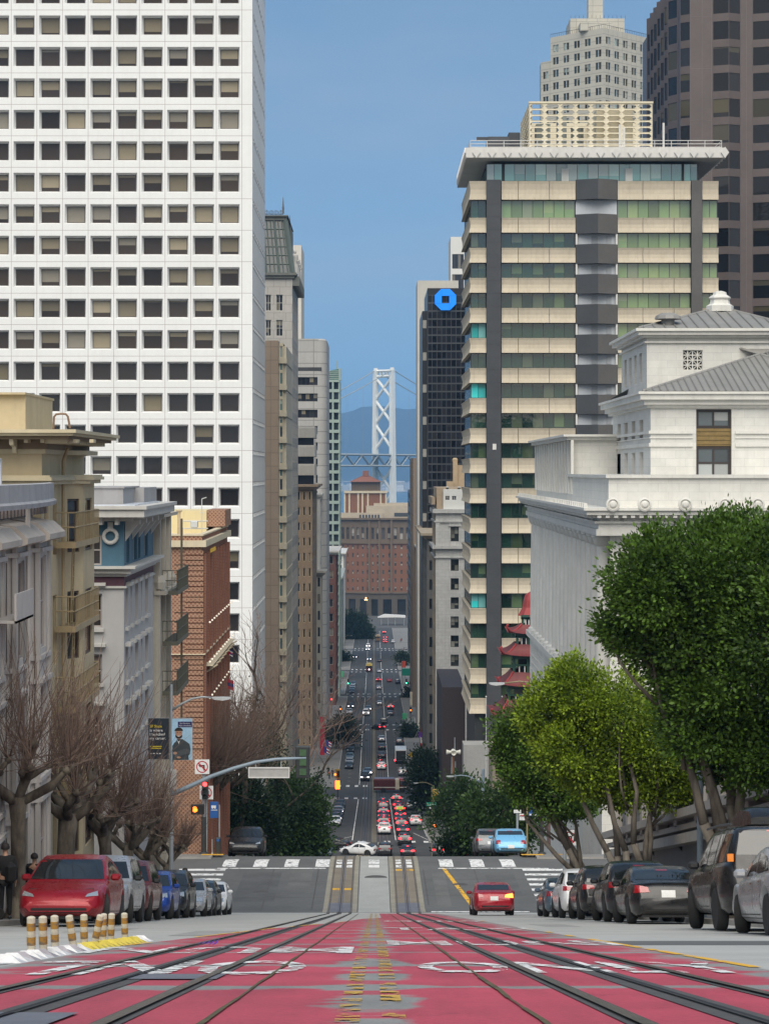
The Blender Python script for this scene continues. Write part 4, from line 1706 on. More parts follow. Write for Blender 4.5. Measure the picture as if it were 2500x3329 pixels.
def hip(mb,x0,x1,y0,y1,z0,xr0,xr1,yr,z1,seams=16,m=0):
	A,B,C_,D_ = (x0,y0,z0),(x1,y0,z0),(x1,y1,z0),(x0,y1,z0)
	E_,G = (xr0,yr,z1),(xr1,yr,z1)
	mb.add([A,B,C_,D_,E_,G],[(0,1,5,4),(2,3,4,5),(3,0,4),(1,2,5)],m)
	for k in range(seams):
		t = (k+.5)/seams
		p = Vector(A).lerp(Vector(B),t)
		if p.x < xr0:
			f = (p.x-x0)/(xr0-x0)
		elif p.x > xr1:
			f = (x1-p.x)/(x1-xr1)
		else:
			f = 1
		q = Vector((p.x,y0+(yr-y0)*f,z0+(z1-z0)*f))
		mb.tube([p+Vector((0,-.02,.05)),q+Vector((0,-.02,.05))],.055,4,m)
	mb.tube([A,E_],.11,4,m)
	mb.tube([B,G],.11,4,m)
	mb.tube([E_,G],.11,4,m)

mb = MB()
xpk = PX(2500,156)
hip(mb,XB-.6,XR+4,DBk-.5,170,PZ(1272,DBk),PX(2600,158),XR-6,158,PZ(1110,158),34)
mb.build('roof',m_zinc,rt)
DC = 156.
XC = PX(2102,DC)
mb = MB()
zC0,zC1 = PZ(1290,DC),PZ(1095,DC)
vx0,vx1 = PX(2219,DC)-XC,PX(2283,DC)-XC
pC = facade(mb,(XC,DC,zC0),0,XR-XC,zC1-zC0,[(vx0,vx1)],[(PZ(1203,DC)-zC0,PZ(1138,DC)-zC0)],.3)
pD = facade(mb,(XC,172,zC0),-90,16,zC1-zC0,cells(2,3.2,4,1.4),[(1.2,3.4)],.3)
mb.build('lantern_wall',m_mar,rt,fix=False)
windows(rt,pD,glass('palace_glass'),m_mull,1,2,.06)
mb = MB()
c,wd,ht,an = pC[0]
mb.box(c.x-wd/2,c.x+wd/2,c.y,c.y+.05,c.z-ht/2,c.z+ht/2,1)
for i in range(5):
	t = -.5+i/4
	mb.box(c.x+t*wd-.04,c.x+t*wd+.04,c.y-.16,c.y-.02,c.z-ht/2,c.z+ht/2)
	mb.box(c.x-wd/2,c.x+wd/2,c.y-.15,c.y-.03,c.z+t*ht-.04,c.z+t*ht+.04)
for i in range(2):
	for j in range(2):
		for s_ in (-1,1):
			a = Vector((c.x+(i-.5)*wd/2-s_*wd/4,c.y-.1,c.z+(j-.5)*ht/2-ht/4))
			b_ = Vector((c.x+(i-.5)*wd/2+s_*wd/4,c.y-.1,c.z+(j-.5)*ht/2+ht/4))
			mb.tube([a,b_],.035,4)
mb.build('lattice_vent',[m_marp,m_mull],rt)
mb = MB()
for k,(p,za,zb_) in enumerate(((.2,1115,1110),(.35,1098,1090),(.7,1090,1078),(.9,1078,1069))):
	mb.box(XC-p,XR,DC-p,172+p,PZ(za,DC),PZ(zb_,DC))
mb.build('lantern_cornice',m_marp,rt)
mb = MB()
hip(mb,XC-.7,PX(2600,DC),DC-.7,172,PZ(1068,DC),PX(2338,164),PX(2345,164),164,PZ(1000,164),15)
mb.build('roof',m_zinc,rt)
mb = MB()
c = P(2339,1014,163)
mb.lathe([(1.05,0),(1.05,.45),(.8,.6),(.72,.9),(.85,1.05),(.8,1.15),(.55,1.3),(.5,1.5),(.2,1.6)],c,8)
mb.build('roof_finial',m_marp,rt)
mb = MB()
c = P(2170,1062,157)
mb.lathe([(.5,0),(.5,.5),(1.0,.55),(.9,.8),(.5,1.0)],c,10)
mb.build('roof_vent',m_zinc,rt)
mb = MB()
mb.box(XF-.6,XR,D3-.6,E3+.6,zr(D3)-12,zpo)
mb.box(XF-1.0,XR,D3-1.0,E3+.8,zpo-.5,zpo+.0)
for k in range(22):
	for j in range(8):
		y = 172+k*1.4+(j % 2)*.7
		mb.box(XF-.66,XF-.59,y,y+.5,zpo-1.6-j*.7,zpo-1.45-j*.7)
mb.build('podium',m_mar,rt)

# --- pagoda-roofed building in front of the banded block
DP = 242.
m_redt = mat('red_roof_tile',(.3,.035,.033),.5,.15,1.5)
m_redd = mat('dark_red_tile',(.16,.035,.035),.6,.15,1.5)
m_jade = mat('jade_green',(.02,.075,.055),.5,.15,1.)
rt = T('pagoda_building','red roofed pagoda tower with curled eaves and green timberwork beside the white palace','building',P(1752,2500,DP))
cxp = PX(1752,DP)

def eave(mb,hw_,z0,h,top,curl=.45,m=0):
	"""concave four-sided roof with lifted corners"""
	n = 6
	rings = []
	for j in range(n+1):
		t = j/n
		w_ = hw_+(top-hw_)*t
		z = z0+h*t ** 1.7
		ring = []
		for s_ in range(4):
			a,b_ = [(-1,-1),(1,-1),(1,1),(-1,1)][s_],[(1,-1),(1,1),(-1,1),(-1,-1)][s_]
			for k in range(8):
				u = k/8
				x,y = a[0]+(b_[0]-a[0])*u,a[1]+(b_[1]-a[1])*u
				lift = (abs(2*u-1) ** 4)*curl*(1-t) ** 2
				e = 1+.06*(abs(2*u-1) ** 6)*(1-t)
				ring.append((cxp+x*w_*e,DP+8+y*w_*e,z+lift))
		rings.append(ring)
	b0 = len(mb.v)
	vs = [v for r in rings for v in r]
	fs = []
	for j in range(n):
		for k in range(32):
			k2 = (k+1) % 32
			fs.append((j*32+k,j*32+k2,(j+1)*32+k2,(j+1)*32+k))
	fs.append(tuple(range(32)))
	mb.add(vs,fs,m)
	for s_ in ((-1,-1),(1,-1)):
		pts = [(cxp+s_[0]*(top+(hw_-top)*q),DP+8+s_[1]*(top+(hw_-top)*q),z0+h*(1-q) ** 1.7+.05+curl*q ** 6) for q in (0,.25,.5,.75,.9,1.0)]
		e = pts[-1]
		pts += [(e[0]+s_[0]*.25,e[1]+s_[1]*.25,e[2]+.25),(e[0]+s_[0]*.3,e[1]+s_[1]*.3,e[2]+.5),(e[0]+s_[0]*.12,e[1]+s_[1]*.12,e[2]+.6)]
		mb.tube(pts,.13,5,1)

for hw_,ya,yb,top in ((3.1,2072,2044,1.5),(3.9,2144,2108,2.2),(4.2,2244,2200,2.6),(5.0,2345,2290,3.2)):
	mb = MB()
	eave(mb,hw_,PZ(ya,DP),(ya-yb)/F*DP,top)
	mb.build('tier_roof',[m_redd,m_redt],rt,fix=False)
mb = MB()
z0 = PZ(2014,DP)
mb.lathe([(1.9,-.1),(1.75,.15),(1.35,.9),(1.2,1.8),(1.0,2.4),(.4,2.75),(.2,3.0)],(cxp,DP+8,z0),8)
mb.build('bell_roof',m_redt,rt)
mb = MB()
mb.lathe([(.1,0),(.25,.3),(.12,.6),(.5,1.0),(.3,1.5),(.05,2.0)],(cxp,DP+8,PZ(1940,DP)),8)
mb.build('finial',mat('bronze_finial',(.12,.08,.04),.4,.2),rt)
for hw_,ya,yb in ((1.4,2048,2012),(2.1,2110,2070),(2.5,2202,2142),(3.1,2300,2240),(3.6,2520,2330)):
	mb = MB()
	za,zb_ = PZ(ya,DP),PZ(yb,DP)
	mb.box(cxp-hw_*.8,cxp+hw_*.8,DP+8-hw_*.8,DP+8+hw_*.8,za,zb_,1)
	for sx in (-1,-.35,.35,1):
		mb.box(cxp+sx*hw_-.14,cxp+sx*hw_+.14,DP+8-hw_-.14,DP+8-hw_+.14,za,zb_,0)
	mb.box(cxp-hw_-.2,cxp+hw_+.2,DP+8-hw_-.2,DP+8-hw_+.2,zb_-.5,zb_,0)
	mb.box(cxp-hw_-.2,cxp+hw_+.2,DP+8-hw_-.2,DP+8-hw_+.2,za+.8,za+1.0,0)
	for k in range(9):
		x = cxp-hw_+2*hw_*k/8
		mb.box(x-.06,x+.06,DP+8-hw_-.1,DP+8-hw_+.1,za,za+.8,2)
	mb.box(cxp-hw_,cxp-hw_+.2,DP+8-hw_,DP+8+hw_,za+.8,za+1.0,0)
	mb.build('timber_storey',[m_jade,g_dark,m_conw],rt)
bldg('low_chinatown_block','low building under the pagoda tower beside the white palace',1600,1900,2420,238,8,mat('block_tan',(.26,.22,.17),.85,.15,.4),n=6,fh=4)

# --- shaded house front, far right behind the big tree: stepped stone bands climbing with the street
rt = T('shaded_house_front','shaded grey house front with pilasters and sloping stone ledges behind the street trees','building',(11,62,zr(62)))
m_shade = mat('house_grey',(.2,.2,.205),.85,.12,.4)
m_pil = mat('house_pilaster',(.4,.38,.35),.8,.12,.4,streak=.2)
XH = 11.2
hp = []
for k in range(8):                             # one house front per step of the hill
	ya,yb = 37+k*7.7,37+(k+1)*7.7
	zb_ = zr(yb)-1
	mb = MB()
	hp += facade(mb,(XH,yb,zb_),-90,yb-ya,7.4,[(1.2,2.6),(4.6,6.0)],[(4.6,6.4)],.3)
	H_ = zb_+7.4
	mb.quad((XH,ya,zb_),(XH+14,ya,zb_),(XH+14,ya,H_),(XH,ya,H_))
	mb.quad((XH,yb,zb_),(XH+14,yb,zb_),(XH+14,yb,H_),(XH,yb,H_))
	mb.quad((XH,ya,H_),(XH+14,ya,H_),(XH+14,yb,H_),(XH,yb,H_))
	mb.build('wall',m_shade,rt,fix=False)
windows(rt,hp,g_dark,m_pil,2,2,.08)
for k in range(12):
	mb = MB()
	y = 42+k*4.9
	mb.box(XH-.35,XH+.01,y,y+.7,zr(y)+3.2,zr(y)+5.6)
	mb.build('pilaster',m_pil,rt)
mb = MB()
for dz,p,t in ((2.6,.5,.35),(3.1,.35,.2),(3.5,.6,.3)):
	y0,y1 = 40,99
	vs = []
	for y in (y0,y1):
		z = zr(y)+dz
		vs += [(XH-p,y,z),(XH+.05,y,z),(XH+.05,y,z+t),(XH-p,y,z+t)]
	mb.add(vs,[(0,1,2,3),(4,5,6,7),(0,1,5,4),(1,2,6,5),(2,3,7,6),(3,0,4,7)])
mb.build('stone_ledge',m_pil,rt)
# --- buildings, left-hand side
# --- white gridded office tower
D0 = 290.
pw = 83.2/F*D0
ph_ = 102.3/F*D0
XE = PX(821,D0)
Xs = PX(787,D0)-12*pw
zt,zb = PZ(32.5-102.3*2,D0),zr(D0)-2
zlow = PZ(32.5+102.3*21,D0)
rt = T('white_office_tower','tall white tower faced with a grid of deep square windows','building',((Xs+XE)/2,D0,zr(D0)))
o_ = ORI[rt.name]
m_wt = blocks('white_precast_panel',(.8,.81,.8),(.8,.81,.8),(.4,.36,.35),pw,ph_,.035,0.,.04,.12,.75,streak=.1,dirt=(.5,.46,.42),uo=PX(787,D0)+D0-o_.x-o_.y,vo=zlow-o_.z)
mb = MB()
fr = .7
cols = cells(0,pw,12,2.9,.3)
rows = cells(zlow-zb,ph_,23,2.69,.87)
panes = facade(mb,(Xs,D0,zb),0,XE-Xs,zt-zb,cols,rows,.85,0,.23)
E0 = D0*(1216-821)/(1216-862.)
srow = [(r_[1]+.25,r_[1]+.75) for r_ in rows]
sp0 = facade(mb,(XE,D0,zb),90,E0-D0,zt-zb,cells(1.2,pw,9,1.7,.9),srow,.12,0,.02)
for r_ in rows:
	mb.box(XE-.02,XE+.05,D0+1,E0-.4,zb+r_[1]+.12,zb+r_[1]+.2)
mb.quad((Xs,D0,zt),(XE,D0,zt),(XE,E0,zt),(Xs,E0,zt))
mb.quad((Xs,E0,zb),(XE,E0,zb),(XE,E0,zt),(Xs,E0,zt))
mb.build('wall',m_wt,rt,fix=False)
m_wfr = mat('window_frame_white',(.6,.6,.58),.6,.05)
g_wt = glass('tower_glass',(.02,.014,.011),(.05,.038,.028),(.34,.29,.2),.8,.05,.4,wob=.1)
m_wdk = mat('bronze_window_frame',(.06,.045,.04),.5,.1)
g_wl = glass('tower_glass_low',(.012,.01,.01),(.03,.022,.016),(.26,.22,.14),.3,.05,.5,wob=.1)
hi = zlow+ph_*10
windows(rt,[q for q in panes if q[0].z > hi],g_wt,m_wdk,1,1,.07,maxn=60)
windows(rt,[q for q in panes if q[0].z <= hi],g_wl,m_wdk,1,1,.07,maxn=38)
windows(rt,sp0,g_wt,m_wfr,1,1,.0,name='side_window',maxn=40)

# --- grey-white bay-windowed apartment house, nearest on the left
m_gw = mat('grey_white_stucco',(.5,.47,.44),.8,.1,.5,streak=.3)
m_gw2 = mat('grey_parapet',(.36,.36,.37),.85,.15,.8,streak=.5,dirt=(.16,.16,.16))
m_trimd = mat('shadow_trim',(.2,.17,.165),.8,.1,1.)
g_apt = glass('apartment_glass',(.02,.018,.018),None,(.28,.2,.16),.5,.08,.5)
m_frm = mat('sash_frame',(.42,.38,.36),.6,.08)
rt = T('bay_windowed_apartments','grey-white apartment house with bay windows, hooded heads and a bowed parapet','building',(-10,55,zr(55)))
XM = -10.35
y0,y1 = 33.,62.3
zb,ztp = zr(62)-2,-.35
mb = MB()
mb.box(XM-12,XM,y0,y1,zb,ztp-1.5)
mb.build('wall',m_gw,rt)
storeys = [(-5.0,-2.25),(-8.4,-5.9),(-11.6,-9.2)]
panes = []
bays = [(y1-.4-3.75*(k+1),y1-.4-3.75*k) for k in range(7)]
for i,(ya,yb) in enumerate(bays):
	mb = MB()
	xo = XM+1.0
	pl = [(XM,ya+.15),(xo,ya+.95),(xo,yb-.95),(XM,yb-.15)]
	zb_,zt_ = -12.6,-2.0
	for (p,q) in zip(pl,pl[1:]):
		d = Vector((q[0]-p[0],q[1]-p[1],0))
		L = d.length
		rw = [(s[0]-zb_,s[1]-zb_-.15) for s in storeys][::-1]
		panes += facade(mb,(p[0],p[1],zb_),math.degrees(math.atan2(d.y,d.x)),L,zt_-zb_,[(L*.18,L*.82)],rw,.14)
	mb.add([(*p,zb_) for p in pl],[(0,1,2,3)])
	for s in storeys:                        # ledges and fluted strips
		for (p,q) in zip(pl,pl[1:]):
			for zz,e in ((s[0]-.28,.1),(s[1]-.02,.14)):
				n = Vector((q[1]-p[1],-(q[0]-p[0]),0)).normalized()
				a,b_ = Vector((*p,0)),Vector((*q,0))
				vs = [a-n*.02,b_-n*.02,b_+n*e,a+n*e]
				mb.add([(v.x,v.y,zz) for v in vs]+[(v.x,v.y,zz+.12) for v in vs],[(0,1,2,3),(4,5,6,7),(0,1,5,4),(1,2,6,5),(2,3,7,6),(3,0,4,7)])
	for (x,y) in pl[1:3]:
		for k in (-.1,.1):
			mb.box(x-.05,x+.06,y+k-.04,y+k+.04,zb_,zt_)
	mb.build('bay',m_gw,rt,fix=False)
	mb = MB()                                # the hood over the bay
	vs = []
	for y in (ya+.4,yb-.4):
		vs += [(XM-.1,y,-1.25),(xo+.1,y,-1.45),(xo+.42,y,-1.75),(xo+.42,y,-1.9),(xo+.2,y,-1.98),(XM-.1,y,-1.98)]
	mb.add(vs,[(0,1,2,3,4,5),(6,7,8,9,10,11)]+[(k,(k+1) % 6,(k+1) % 6+6,k+6) for k in range(6)])
	mb.build('hood',mat('hood_stone',(.42,.38,.34),.8,.15,.6,streak=.3),rt)
windows(rt,panes,g_apt,m_frm,1,2,.07)
mb = MB()
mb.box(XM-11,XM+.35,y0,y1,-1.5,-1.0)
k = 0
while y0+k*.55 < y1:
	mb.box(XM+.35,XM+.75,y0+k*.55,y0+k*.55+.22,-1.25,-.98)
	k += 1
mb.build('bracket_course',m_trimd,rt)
mb = MB()                                    # bowed parapet
n = 16
vo,vi = [],[]
for k in range(n+1):
	t = k/n
	y = y0+(y1+.2-y0)*t
	bow = XM+.75+.75*math.sin(math.pi*min(1,max(0,(y-46)/17.5))) ** .7 if y > 46 else XM+.75
	if k == n: bow = XM+1.0
	vo.append((bow,y))
vs,fs = [],[]
prof = [(-.3,-1.0),(0,-.98),(.02,-.86),(-.06,-.8),(-.06,-.36),(-.2,-.34),(-.5,-.5)]
for x,y in vo:
	vs += [(x+p,y,z) for p,z in prof]
m_ = len(prof)
for k in range(n):
	for q in range(m_-1):
		fs.append((k*m_+q,k*m_+q+1,(k+1)*m_+q+1,(k+1)*m_+q))
fs.append(tuple(range(n*m_,n*m_+m_)))
mb.add(vs,fs)
mb.box(XM-11,XM+.5,y0,y1,-.55,-.5)
mb.build('parapet',m_gw2,rt,fix=False)
mb = MB()
for a,b_ in (((XM-.3,58,-.5),(XM-.3,58,.32)),((XM-.3,60.6,-.5),(XM-.3,60.6,.32)),((XM-.3,50,.32),(XM-.3,60.6,.32)),((XM-.3,56,-.5),(XM-.5,55.4,.32))):
	mb.tube([a,b_],.04,5)
mb.build('roof_rail',mat('galvanised',(.5,.52,.56),.45,.1,2.,metal=.4),rt)
mb = MB()
for k in range(1):
	mb = MB()
	zf = -3.75-k*3.3
	mb.box(XM+1.0,XM+1.6,52,54.6,zf,zf+.06)
	mb.box(XM+1.55,XM+1.6,52,54.6,zf,zf+.72)
	mb.build('balcony',m_gw,rt)
mb = MB()
mb.tube([(XM+1.12,56.7,-12),(XM+1.12,56.7,-1.)],.07,6)
mb.build('downpipe',m_gw,rt)

# --- tan apartment house with deep bracketed cornice and fire escape
m_tan = mat('tan_stucco',(.5,.415,.265),.85,.1,.5,streak=.2)
m_tand = mat('tan_trim',(.53,.46,.31),.8,.1,.6,streak=.15)
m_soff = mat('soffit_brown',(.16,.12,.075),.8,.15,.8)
rt = T('tan_apartment_house','tan apartment house with a deep bracketed cornice and fire escape balconies','building',(-10,68,zr(68)))
XT,ya,yb = -9.85,63.0,72.2
zb,zt = zr(72)-2,.62
mb = MB()
pan = facade(mb,(XT-13,ya,zb),0,13,zt-zb,[(11.2,12.2)],[(13.2,15.0)],.15)
cl = [(.5,1.3),(2.2,3.0),(4.2,5.2)]
rw = [(PZ(2060,66)-zb,PZ(1920,66)-zb),(PZ(1850,66)-zb,PZ(1830,66)-zb)]
fl = [(-12.2,-10.3),(-9.2,-7.2),(-6.0,-3.85),(-2.6,-.75-.15)]
rw = [(a-zb,b_-zb) for a,b_ in fl]
pan += facade(mb,(XT,ya,zb),90,yb-ya,zt-zb,cl,rw,.18)
mb.quad((XT-13,yb,zb),(XT,yb,zb),(XT,yb,zt),(XT-13,yb,zt))
mb.quad((XT-13,ya,zt),(XT,ya,zt),(XT,yb,zt),(XT-13,yb,zt))
mb.build('wall',m_tan,rt,fix=False)
mb = MB()                                    # angled bay
pl = [(XT,67.4),(XT+.5,68.3),(XT+.5,71.0),(XT,72.0)]
zt_ = -.35
for (p,q) in zip(pl,pl[1:]):
	d = Vector((q[0]-p[0],q[1]-p[1],0))
	L = d.length
	pan += facade(mb,(p[0],p[1],-13),math.degrees(math.atan2(d.y,d.x)),L,zt_+13,[(L*.2,L*.8)],[(a+13,b_+13) for a,b_ in fl],.12)
mb.add([(*p,zt_) for p in pl]+[(*p,-13) for p in pl],[(0,1,2,3),(4,5,6,7)])
mb.build('bay',m_tan,rt,fix=False)
windows(rt,pan,g_apt,mat('dark_sash',(.07,.05,.045),.5,.05),1,2,.07)
mb = MB()
for z0,z1,p in ((-.42,-.3,.22),(-.3,-.2,.34),(-.2,-.14,.28),(.5,.64,.12)):
	mb.box(XT-13,XT+p,ya-p,yb+.1,z0,z1)
	mb.add([(x+(p if 0 < i < 3 else 0),y,z) for z in (z0+.003,z1+.003) for i,(x,y) in enumerate(pl)],[(0,1,2,3),(4,5,6,7),(0,1,5,4),(1,2,6,5),(2,3,7,6)])
mb.box(XT-3.2,XT-1.5,ya-.06,ya,-.1,.45)
mb.build('string_course',m_tand,rt)
mb = MB()
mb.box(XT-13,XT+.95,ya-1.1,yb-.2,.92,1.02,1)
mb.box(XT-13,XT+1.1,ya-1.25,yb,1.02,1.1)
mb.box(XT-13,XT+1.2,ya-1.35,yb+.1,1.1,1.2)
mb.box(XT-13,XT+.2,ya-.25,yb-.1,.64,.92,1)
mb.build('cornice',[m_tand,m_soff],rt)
k = 0
for k in range(26):
	pass
mb = MB()
for k in range(19):
	y = ya-.7+k*.48
	mb.box(XT+.2,XT+.85,y,y+.16,.8,.92)
for k in range(26):
	x = XT-10+k*.48
	if k % 3 == 1:
		continue
	mb.box(x,x+.12,ya-.8,ya-.25,.82,.92)
mb.build('dentils',m_tand,rt)
for k in range(7):
	mb = MB()
	x = XT-.8-k*1.05
	mb.prism([(ya-1.0,.92),(ya-.25,.92),(ya-.25,.5),(ya-.4,.52),(ya-.5,.7),(ya-.95,.76)],'x',x,x+(.26 if k % 2 else .12))
	mb.build('bracket',m_tand,rt)
mb = MB()
mb.box(XT-13,PX(93,66),65.5,71,1.2,PZ(1285,66))
mb.box(XT-13,PX(96,66),65.3,71.2,PZ(1285,66),PZ(1278,66))
mb.build('roof_hut',m_tan,rt)
mb = MB()
pts = [P(175,1394,64),P(177,1355,64),P(184,1347,64),P(200,1345,64),P(215,1346,64),P(222,1354,64),P(229,1392,64)]
mb.tube(pts,.035,6)
mb.build('ladder_hoop',mat('rusty_iron',(.2,.12,.07),.7,.2,4.),rt)
m_fe = mat('tan_iron',(.36,.28,.16),.6,.15,2.)
mb = MB()
mb.tube([(XT+.14,66.4,-13),(XT+.14,66.4,.3),(XT+.3,66.2,.7)],.06,6)
mb.build('downpipe',m_fe,rt)

def fire_escape(root,x0,x1,ya,yb,z,m,ladder=True):
	mb = MB()
	for q in range(9):
		xs_ = x0+(x1-x0)*q/9
		mb.box(xs_,xs_+(x1-x0)*.045,ya,yb,z-.04,z)
	mb.box(x0,x1+.03,ya-.03,ya+.02,z-.15,z+.04)
	mb.box(x1-.03,x1+.03,ya,yb,z-.15,z+.04)
	for zz in (z+.5,z+.95):
		mb.tube([(x0,ya,zz),(x1,ya,zz),(x1,yb,zz),(x0,yb,zz)],.022,4)
	n = int((yb-ya)/.25)
	for k in range(n+1):
		y = ya+(yb-ya)*k/n
		mb.tube([(x1,y,z),(x1,y,z+.95)],.014,4)
	for k in range(4):
		x = x0+(x1-x0)*k/3
		mb.tube([(x,ya,z),(x,ya,z+.95)],.014,4)
	mb.build('fire_escape_balcony',m,root)
	if ladder:
		mb = MB()
		for y in (ya+.6,ya+1.0):
			mb.tube([(x1-.15,y,z),(x0+.25,y+.8,z-2.9)],.025,4)
		for k in range(9):
			t = k/8
			mb.tube([(x1-.15+(x0+.4-x1)*t,ya+.6+.8*t,z-2.9*t),(x1-.15+(x0+.4-x1)*t,ya+1.0+.8*t,z-2.9*t)],.02,4)
		mb.build('fire_escape_ladder',m,root)

for z in (-2.25,-4.85,-7.35,-9.9):
	fire_escape(rt,XT+.02,XT+.62,65.6,71.2,z,m_fe)

# --- grey-blue corner house with wreaths, and its cream annexe
m_gb = mat('grey_render',(.4,.395,.39),.85,.07,.3,streak=.12)
m_blu = mat('slate_blue_render',(.055,.13,.19),.7,.12,.5)
m_mar2 = mat('maroon_band',(.075,.028,.045),.7,.12,.5)
m_trim = mat('pale_trim',(.5,.49,.46),.75,.1,.5,streak=.15)
rt = T('wreathed_corner_house','grey corner house with slate blue top storey, stone wreath and maroon band','building',(-11,88,zr(88)))
DH,EH = 83.4,94.4
XH_ = PX(404,DH)
zz = lambda py: PZ(py,DH)
zb,zt = zr(95)-2,zz(1690)
mb = MB()
lw = 9.
pan = facade(mb,(XH_-lw,DH,zb),0,lw,zz(1905)-zb,[(lw-(404-298)/F*DH,lw-(404-333)/F*DH)],[(zz(2400)-zb,zz(2320)-zb),(zz(2238)-zb,zz(2127)-zb),(zz(2040)-zb,zz(1930)-zb)],.22)
wc = [(.55,1.35),(2.3,2.75),(3.9,5.0),(6.1,6.55),(7.7,8.9)]
rws = [(zz(2420)-zb,zz(2300)-zb),(zz(2218)-zb,zz(2110)-zb),(zz(2040)-zb,zz(1912)-zb)]
pan += facade(mb,(XH_,DH,zb),90,EH-DH,zz(1905)-zb,wc,rws,.25)
mb.quad((XH_-lw,EH,zb),(XH_,EH,zb),(XH_,EH,zt),(XH_-lw,EH,zt))
mb.build('wall',m_gb,rt,fix=False)
mb = MB()
pan2 = facade(mb,(XH_-lw,DH,zz(1842)),0,lw,zt-zz(1842),[(lw-1.32,lw-.88)],[(.05,1.25)],.15)
pan2 += facade(mb,(XH_,DH,zz(1842)),90,EH-DH,zt-zz(1842),[(.9,1.9),(3.2,4.6),(5.0,5.9),(7.4,8.8)],[(.1,1.35)],.2)
mb.build('blue_storey',m_blu,rt,fix=False)
windows(rt,pan+pan2,g_apt,m_frm,1,2,.07)
mb = MB()
mb.box(XH_-lw,XH_+.02,DH-.02,EH,zz(1905),zz(1874))
mb.build('maroon_band',m_mar2,rt)
mb = MB()
for a,b_,p in ((1912,1905,.1),(1874,1864,.12),(1864,1848,.3),(1848,1840,.5)):
	mb.box(XH_-lw,XH_+p,DH-p,EH+.01,zz(a),zz(b_))
for k in range(60):
	x = XH_-.05-k*.09
	mb.box(x,x+.045,DH-.34,DH-.28,zz(1862),zz(1852))
mb.build('string_course',m_trim,rt)
for (w0,w1) in wc:
	for r_ in rws:
		mb = MB()
		mb.box(XH_-.02,XH_+.22,DH+w0-.1,DH+w1+.1,zb+r_[1]+.06,zb+r_[1]+.2)
		mb.build('window_head',m_trim,rt)
		mb = MB()
		mb.box(XH_-.02,XH_+.12,DH+w0-.08,DH+w1+.08,zb+r_[0]-.16,zb+r_[0]-.03)
		mb.build('window_sill',m_trim,rt)
for r_ in rws:
	mb = MB()
	x0,x1 = XH_-(404-292)/F*DH,XH_-(404-338)/F*DH
	mb.box(x0-.2,x1+.1,DH-.25,DH+.02,zb+r_[1]+.1,zb+r_[1]+.22)
	mb.build('window_head',m_trim,rt)
	mb = MB()
	mb.box(x0-.1,x1+.02,DH-.12,DH+.02,zb+r_[0]-.17,zb+r_[0]-.03)
	mb.build('window_sill',m_trim,rt)
mb = MB()
mb.box(XH_-lw,XH_+.9,DH-.95,EH+.6,zz(1680),zz(1655))
mb.box(XH_-lw,XH_+1.0,DH-1.05,EH+.7,zz(1655),zz(1644))
mb.box(XH_-lw,XH_+.35,DH-.4,EH,zz(1694),zz(1680)+.002)
for k in range(28):
	y = DH-.7+k*.42
	mb.box(XH_+.5,XH_+.8,y,y+.14,zz(1686),zz(1680))
mb.build('cornice',m_trim,rt)
for k in range(5):
	mb = MB()
	mb.box(XH_+.02,XH_+.6,DH+.2+k*2.4,DH+.5+k*2.4,zz(1705),zz(1681))
	mb.prism([(XH_+.02,zz(1705)),(XH_+.5,zz(1705)),(XH_+.02,zz(1760))],'y',DH+.22+k*2.4,DH+.48+k*2.4)
	mb.build('bracket',m_trim,rt)
for k in range(3):
	mb = MB()
	x = XH_-.15-k*.62
	mb.box(x-.14,x,DH-.6,DH,zz(1705),zz(1682))
	mb.build('bracket',m_trim,rt)
mb = MB()
c = Vector((XH_-(404-361)/F*DH,DH-.12,zz(1743)))
ring = [(c.x+.26*math.cos(t),c.y,c.z+.26*math.sin(t)) for t in [2*math.pi*k/20 for k in range(21)]]
mb.tube(ring,.075,8,cap=False)
mb.box(c.x-.1,c.x+.1,c.y-.05,c.y+.12,c.z+.22,c.z+.55)
o = mb.build('wreath',m_trim,rt)
mb = MB()
mb.box(XH_-lw,XH_-.1,DH+.6,DH+6.0,zz(1644),zz(1588))
mb.box(XH_-.9,XH_+.3,DH+4.5,DH+9.6,zz(1644),PZ(1585,89))
mb.box(XH_-lw,XH_-.05,DH+.55,DH+6.05,zz(1588),zz(1583))
mb.build('roof_parapet',mat('roof_grey',(.33,.325,.33),.85,.1,.8,streak=.3),rt)
mb = MB()
mb.box(XH_-lw,XH_+.5,DH-.5,DH+.55,zz(1644),zz(1640))
mb.box(XH_-.1,XH_+.5,DH+.6,DH+9,zz(1644),zz(1639))
mb.build('roof_flashing',mat('silver_flashing',(.62,.66,.72),.35,.2,2.5,metal=.3,bump=.5),rt)
rt2 = T('cream_fire_escape_house','narrow cream house with pilasters and dark fire escapes at the street corner','building',(-11,98,zr(98)))
m_crm = mat('cream_stone',(.42,.39,.33),.8,.12,.5,streak=.35)
XA = XH_+.1
zc = PZ(1668,98)
mb = MB()
pan = facade(mb,(XA,EH+.25,zr(100)-1),90,7.2,zc-zr(100)+1,[(.7,1.7),(2.6,3.2),(4.0,4.6),(5.5,6.5)],[(4,6),(7.2,9.3),(10.4,12.6),(13.6,15.6)],.2)
mb.quad((XA-9,EH+.25,zr(100)-1),(XA,EH+.25,zr(100)-1),(XA,EH+.25,zc),(XA-9,EH+.25,zc))
mb.quad((XA-9,EH+7.45,zr(100)-1),(XA,EH+7.45,zr(100)-1),(XA,EH+7.45,zc),(XA-9,EH+7.45,zc))
mb.quad((XA-9,EH+.25,zc),(XA,EH+.25,zc),(XA,EH+7.45,zc),(XA-9,EH+7.45,zc))
mb.build('wall',m_crm,rt2,fix=False)
windows(rt2,pan,g_apt,m_frm,1,2,.07)
mb = MB()
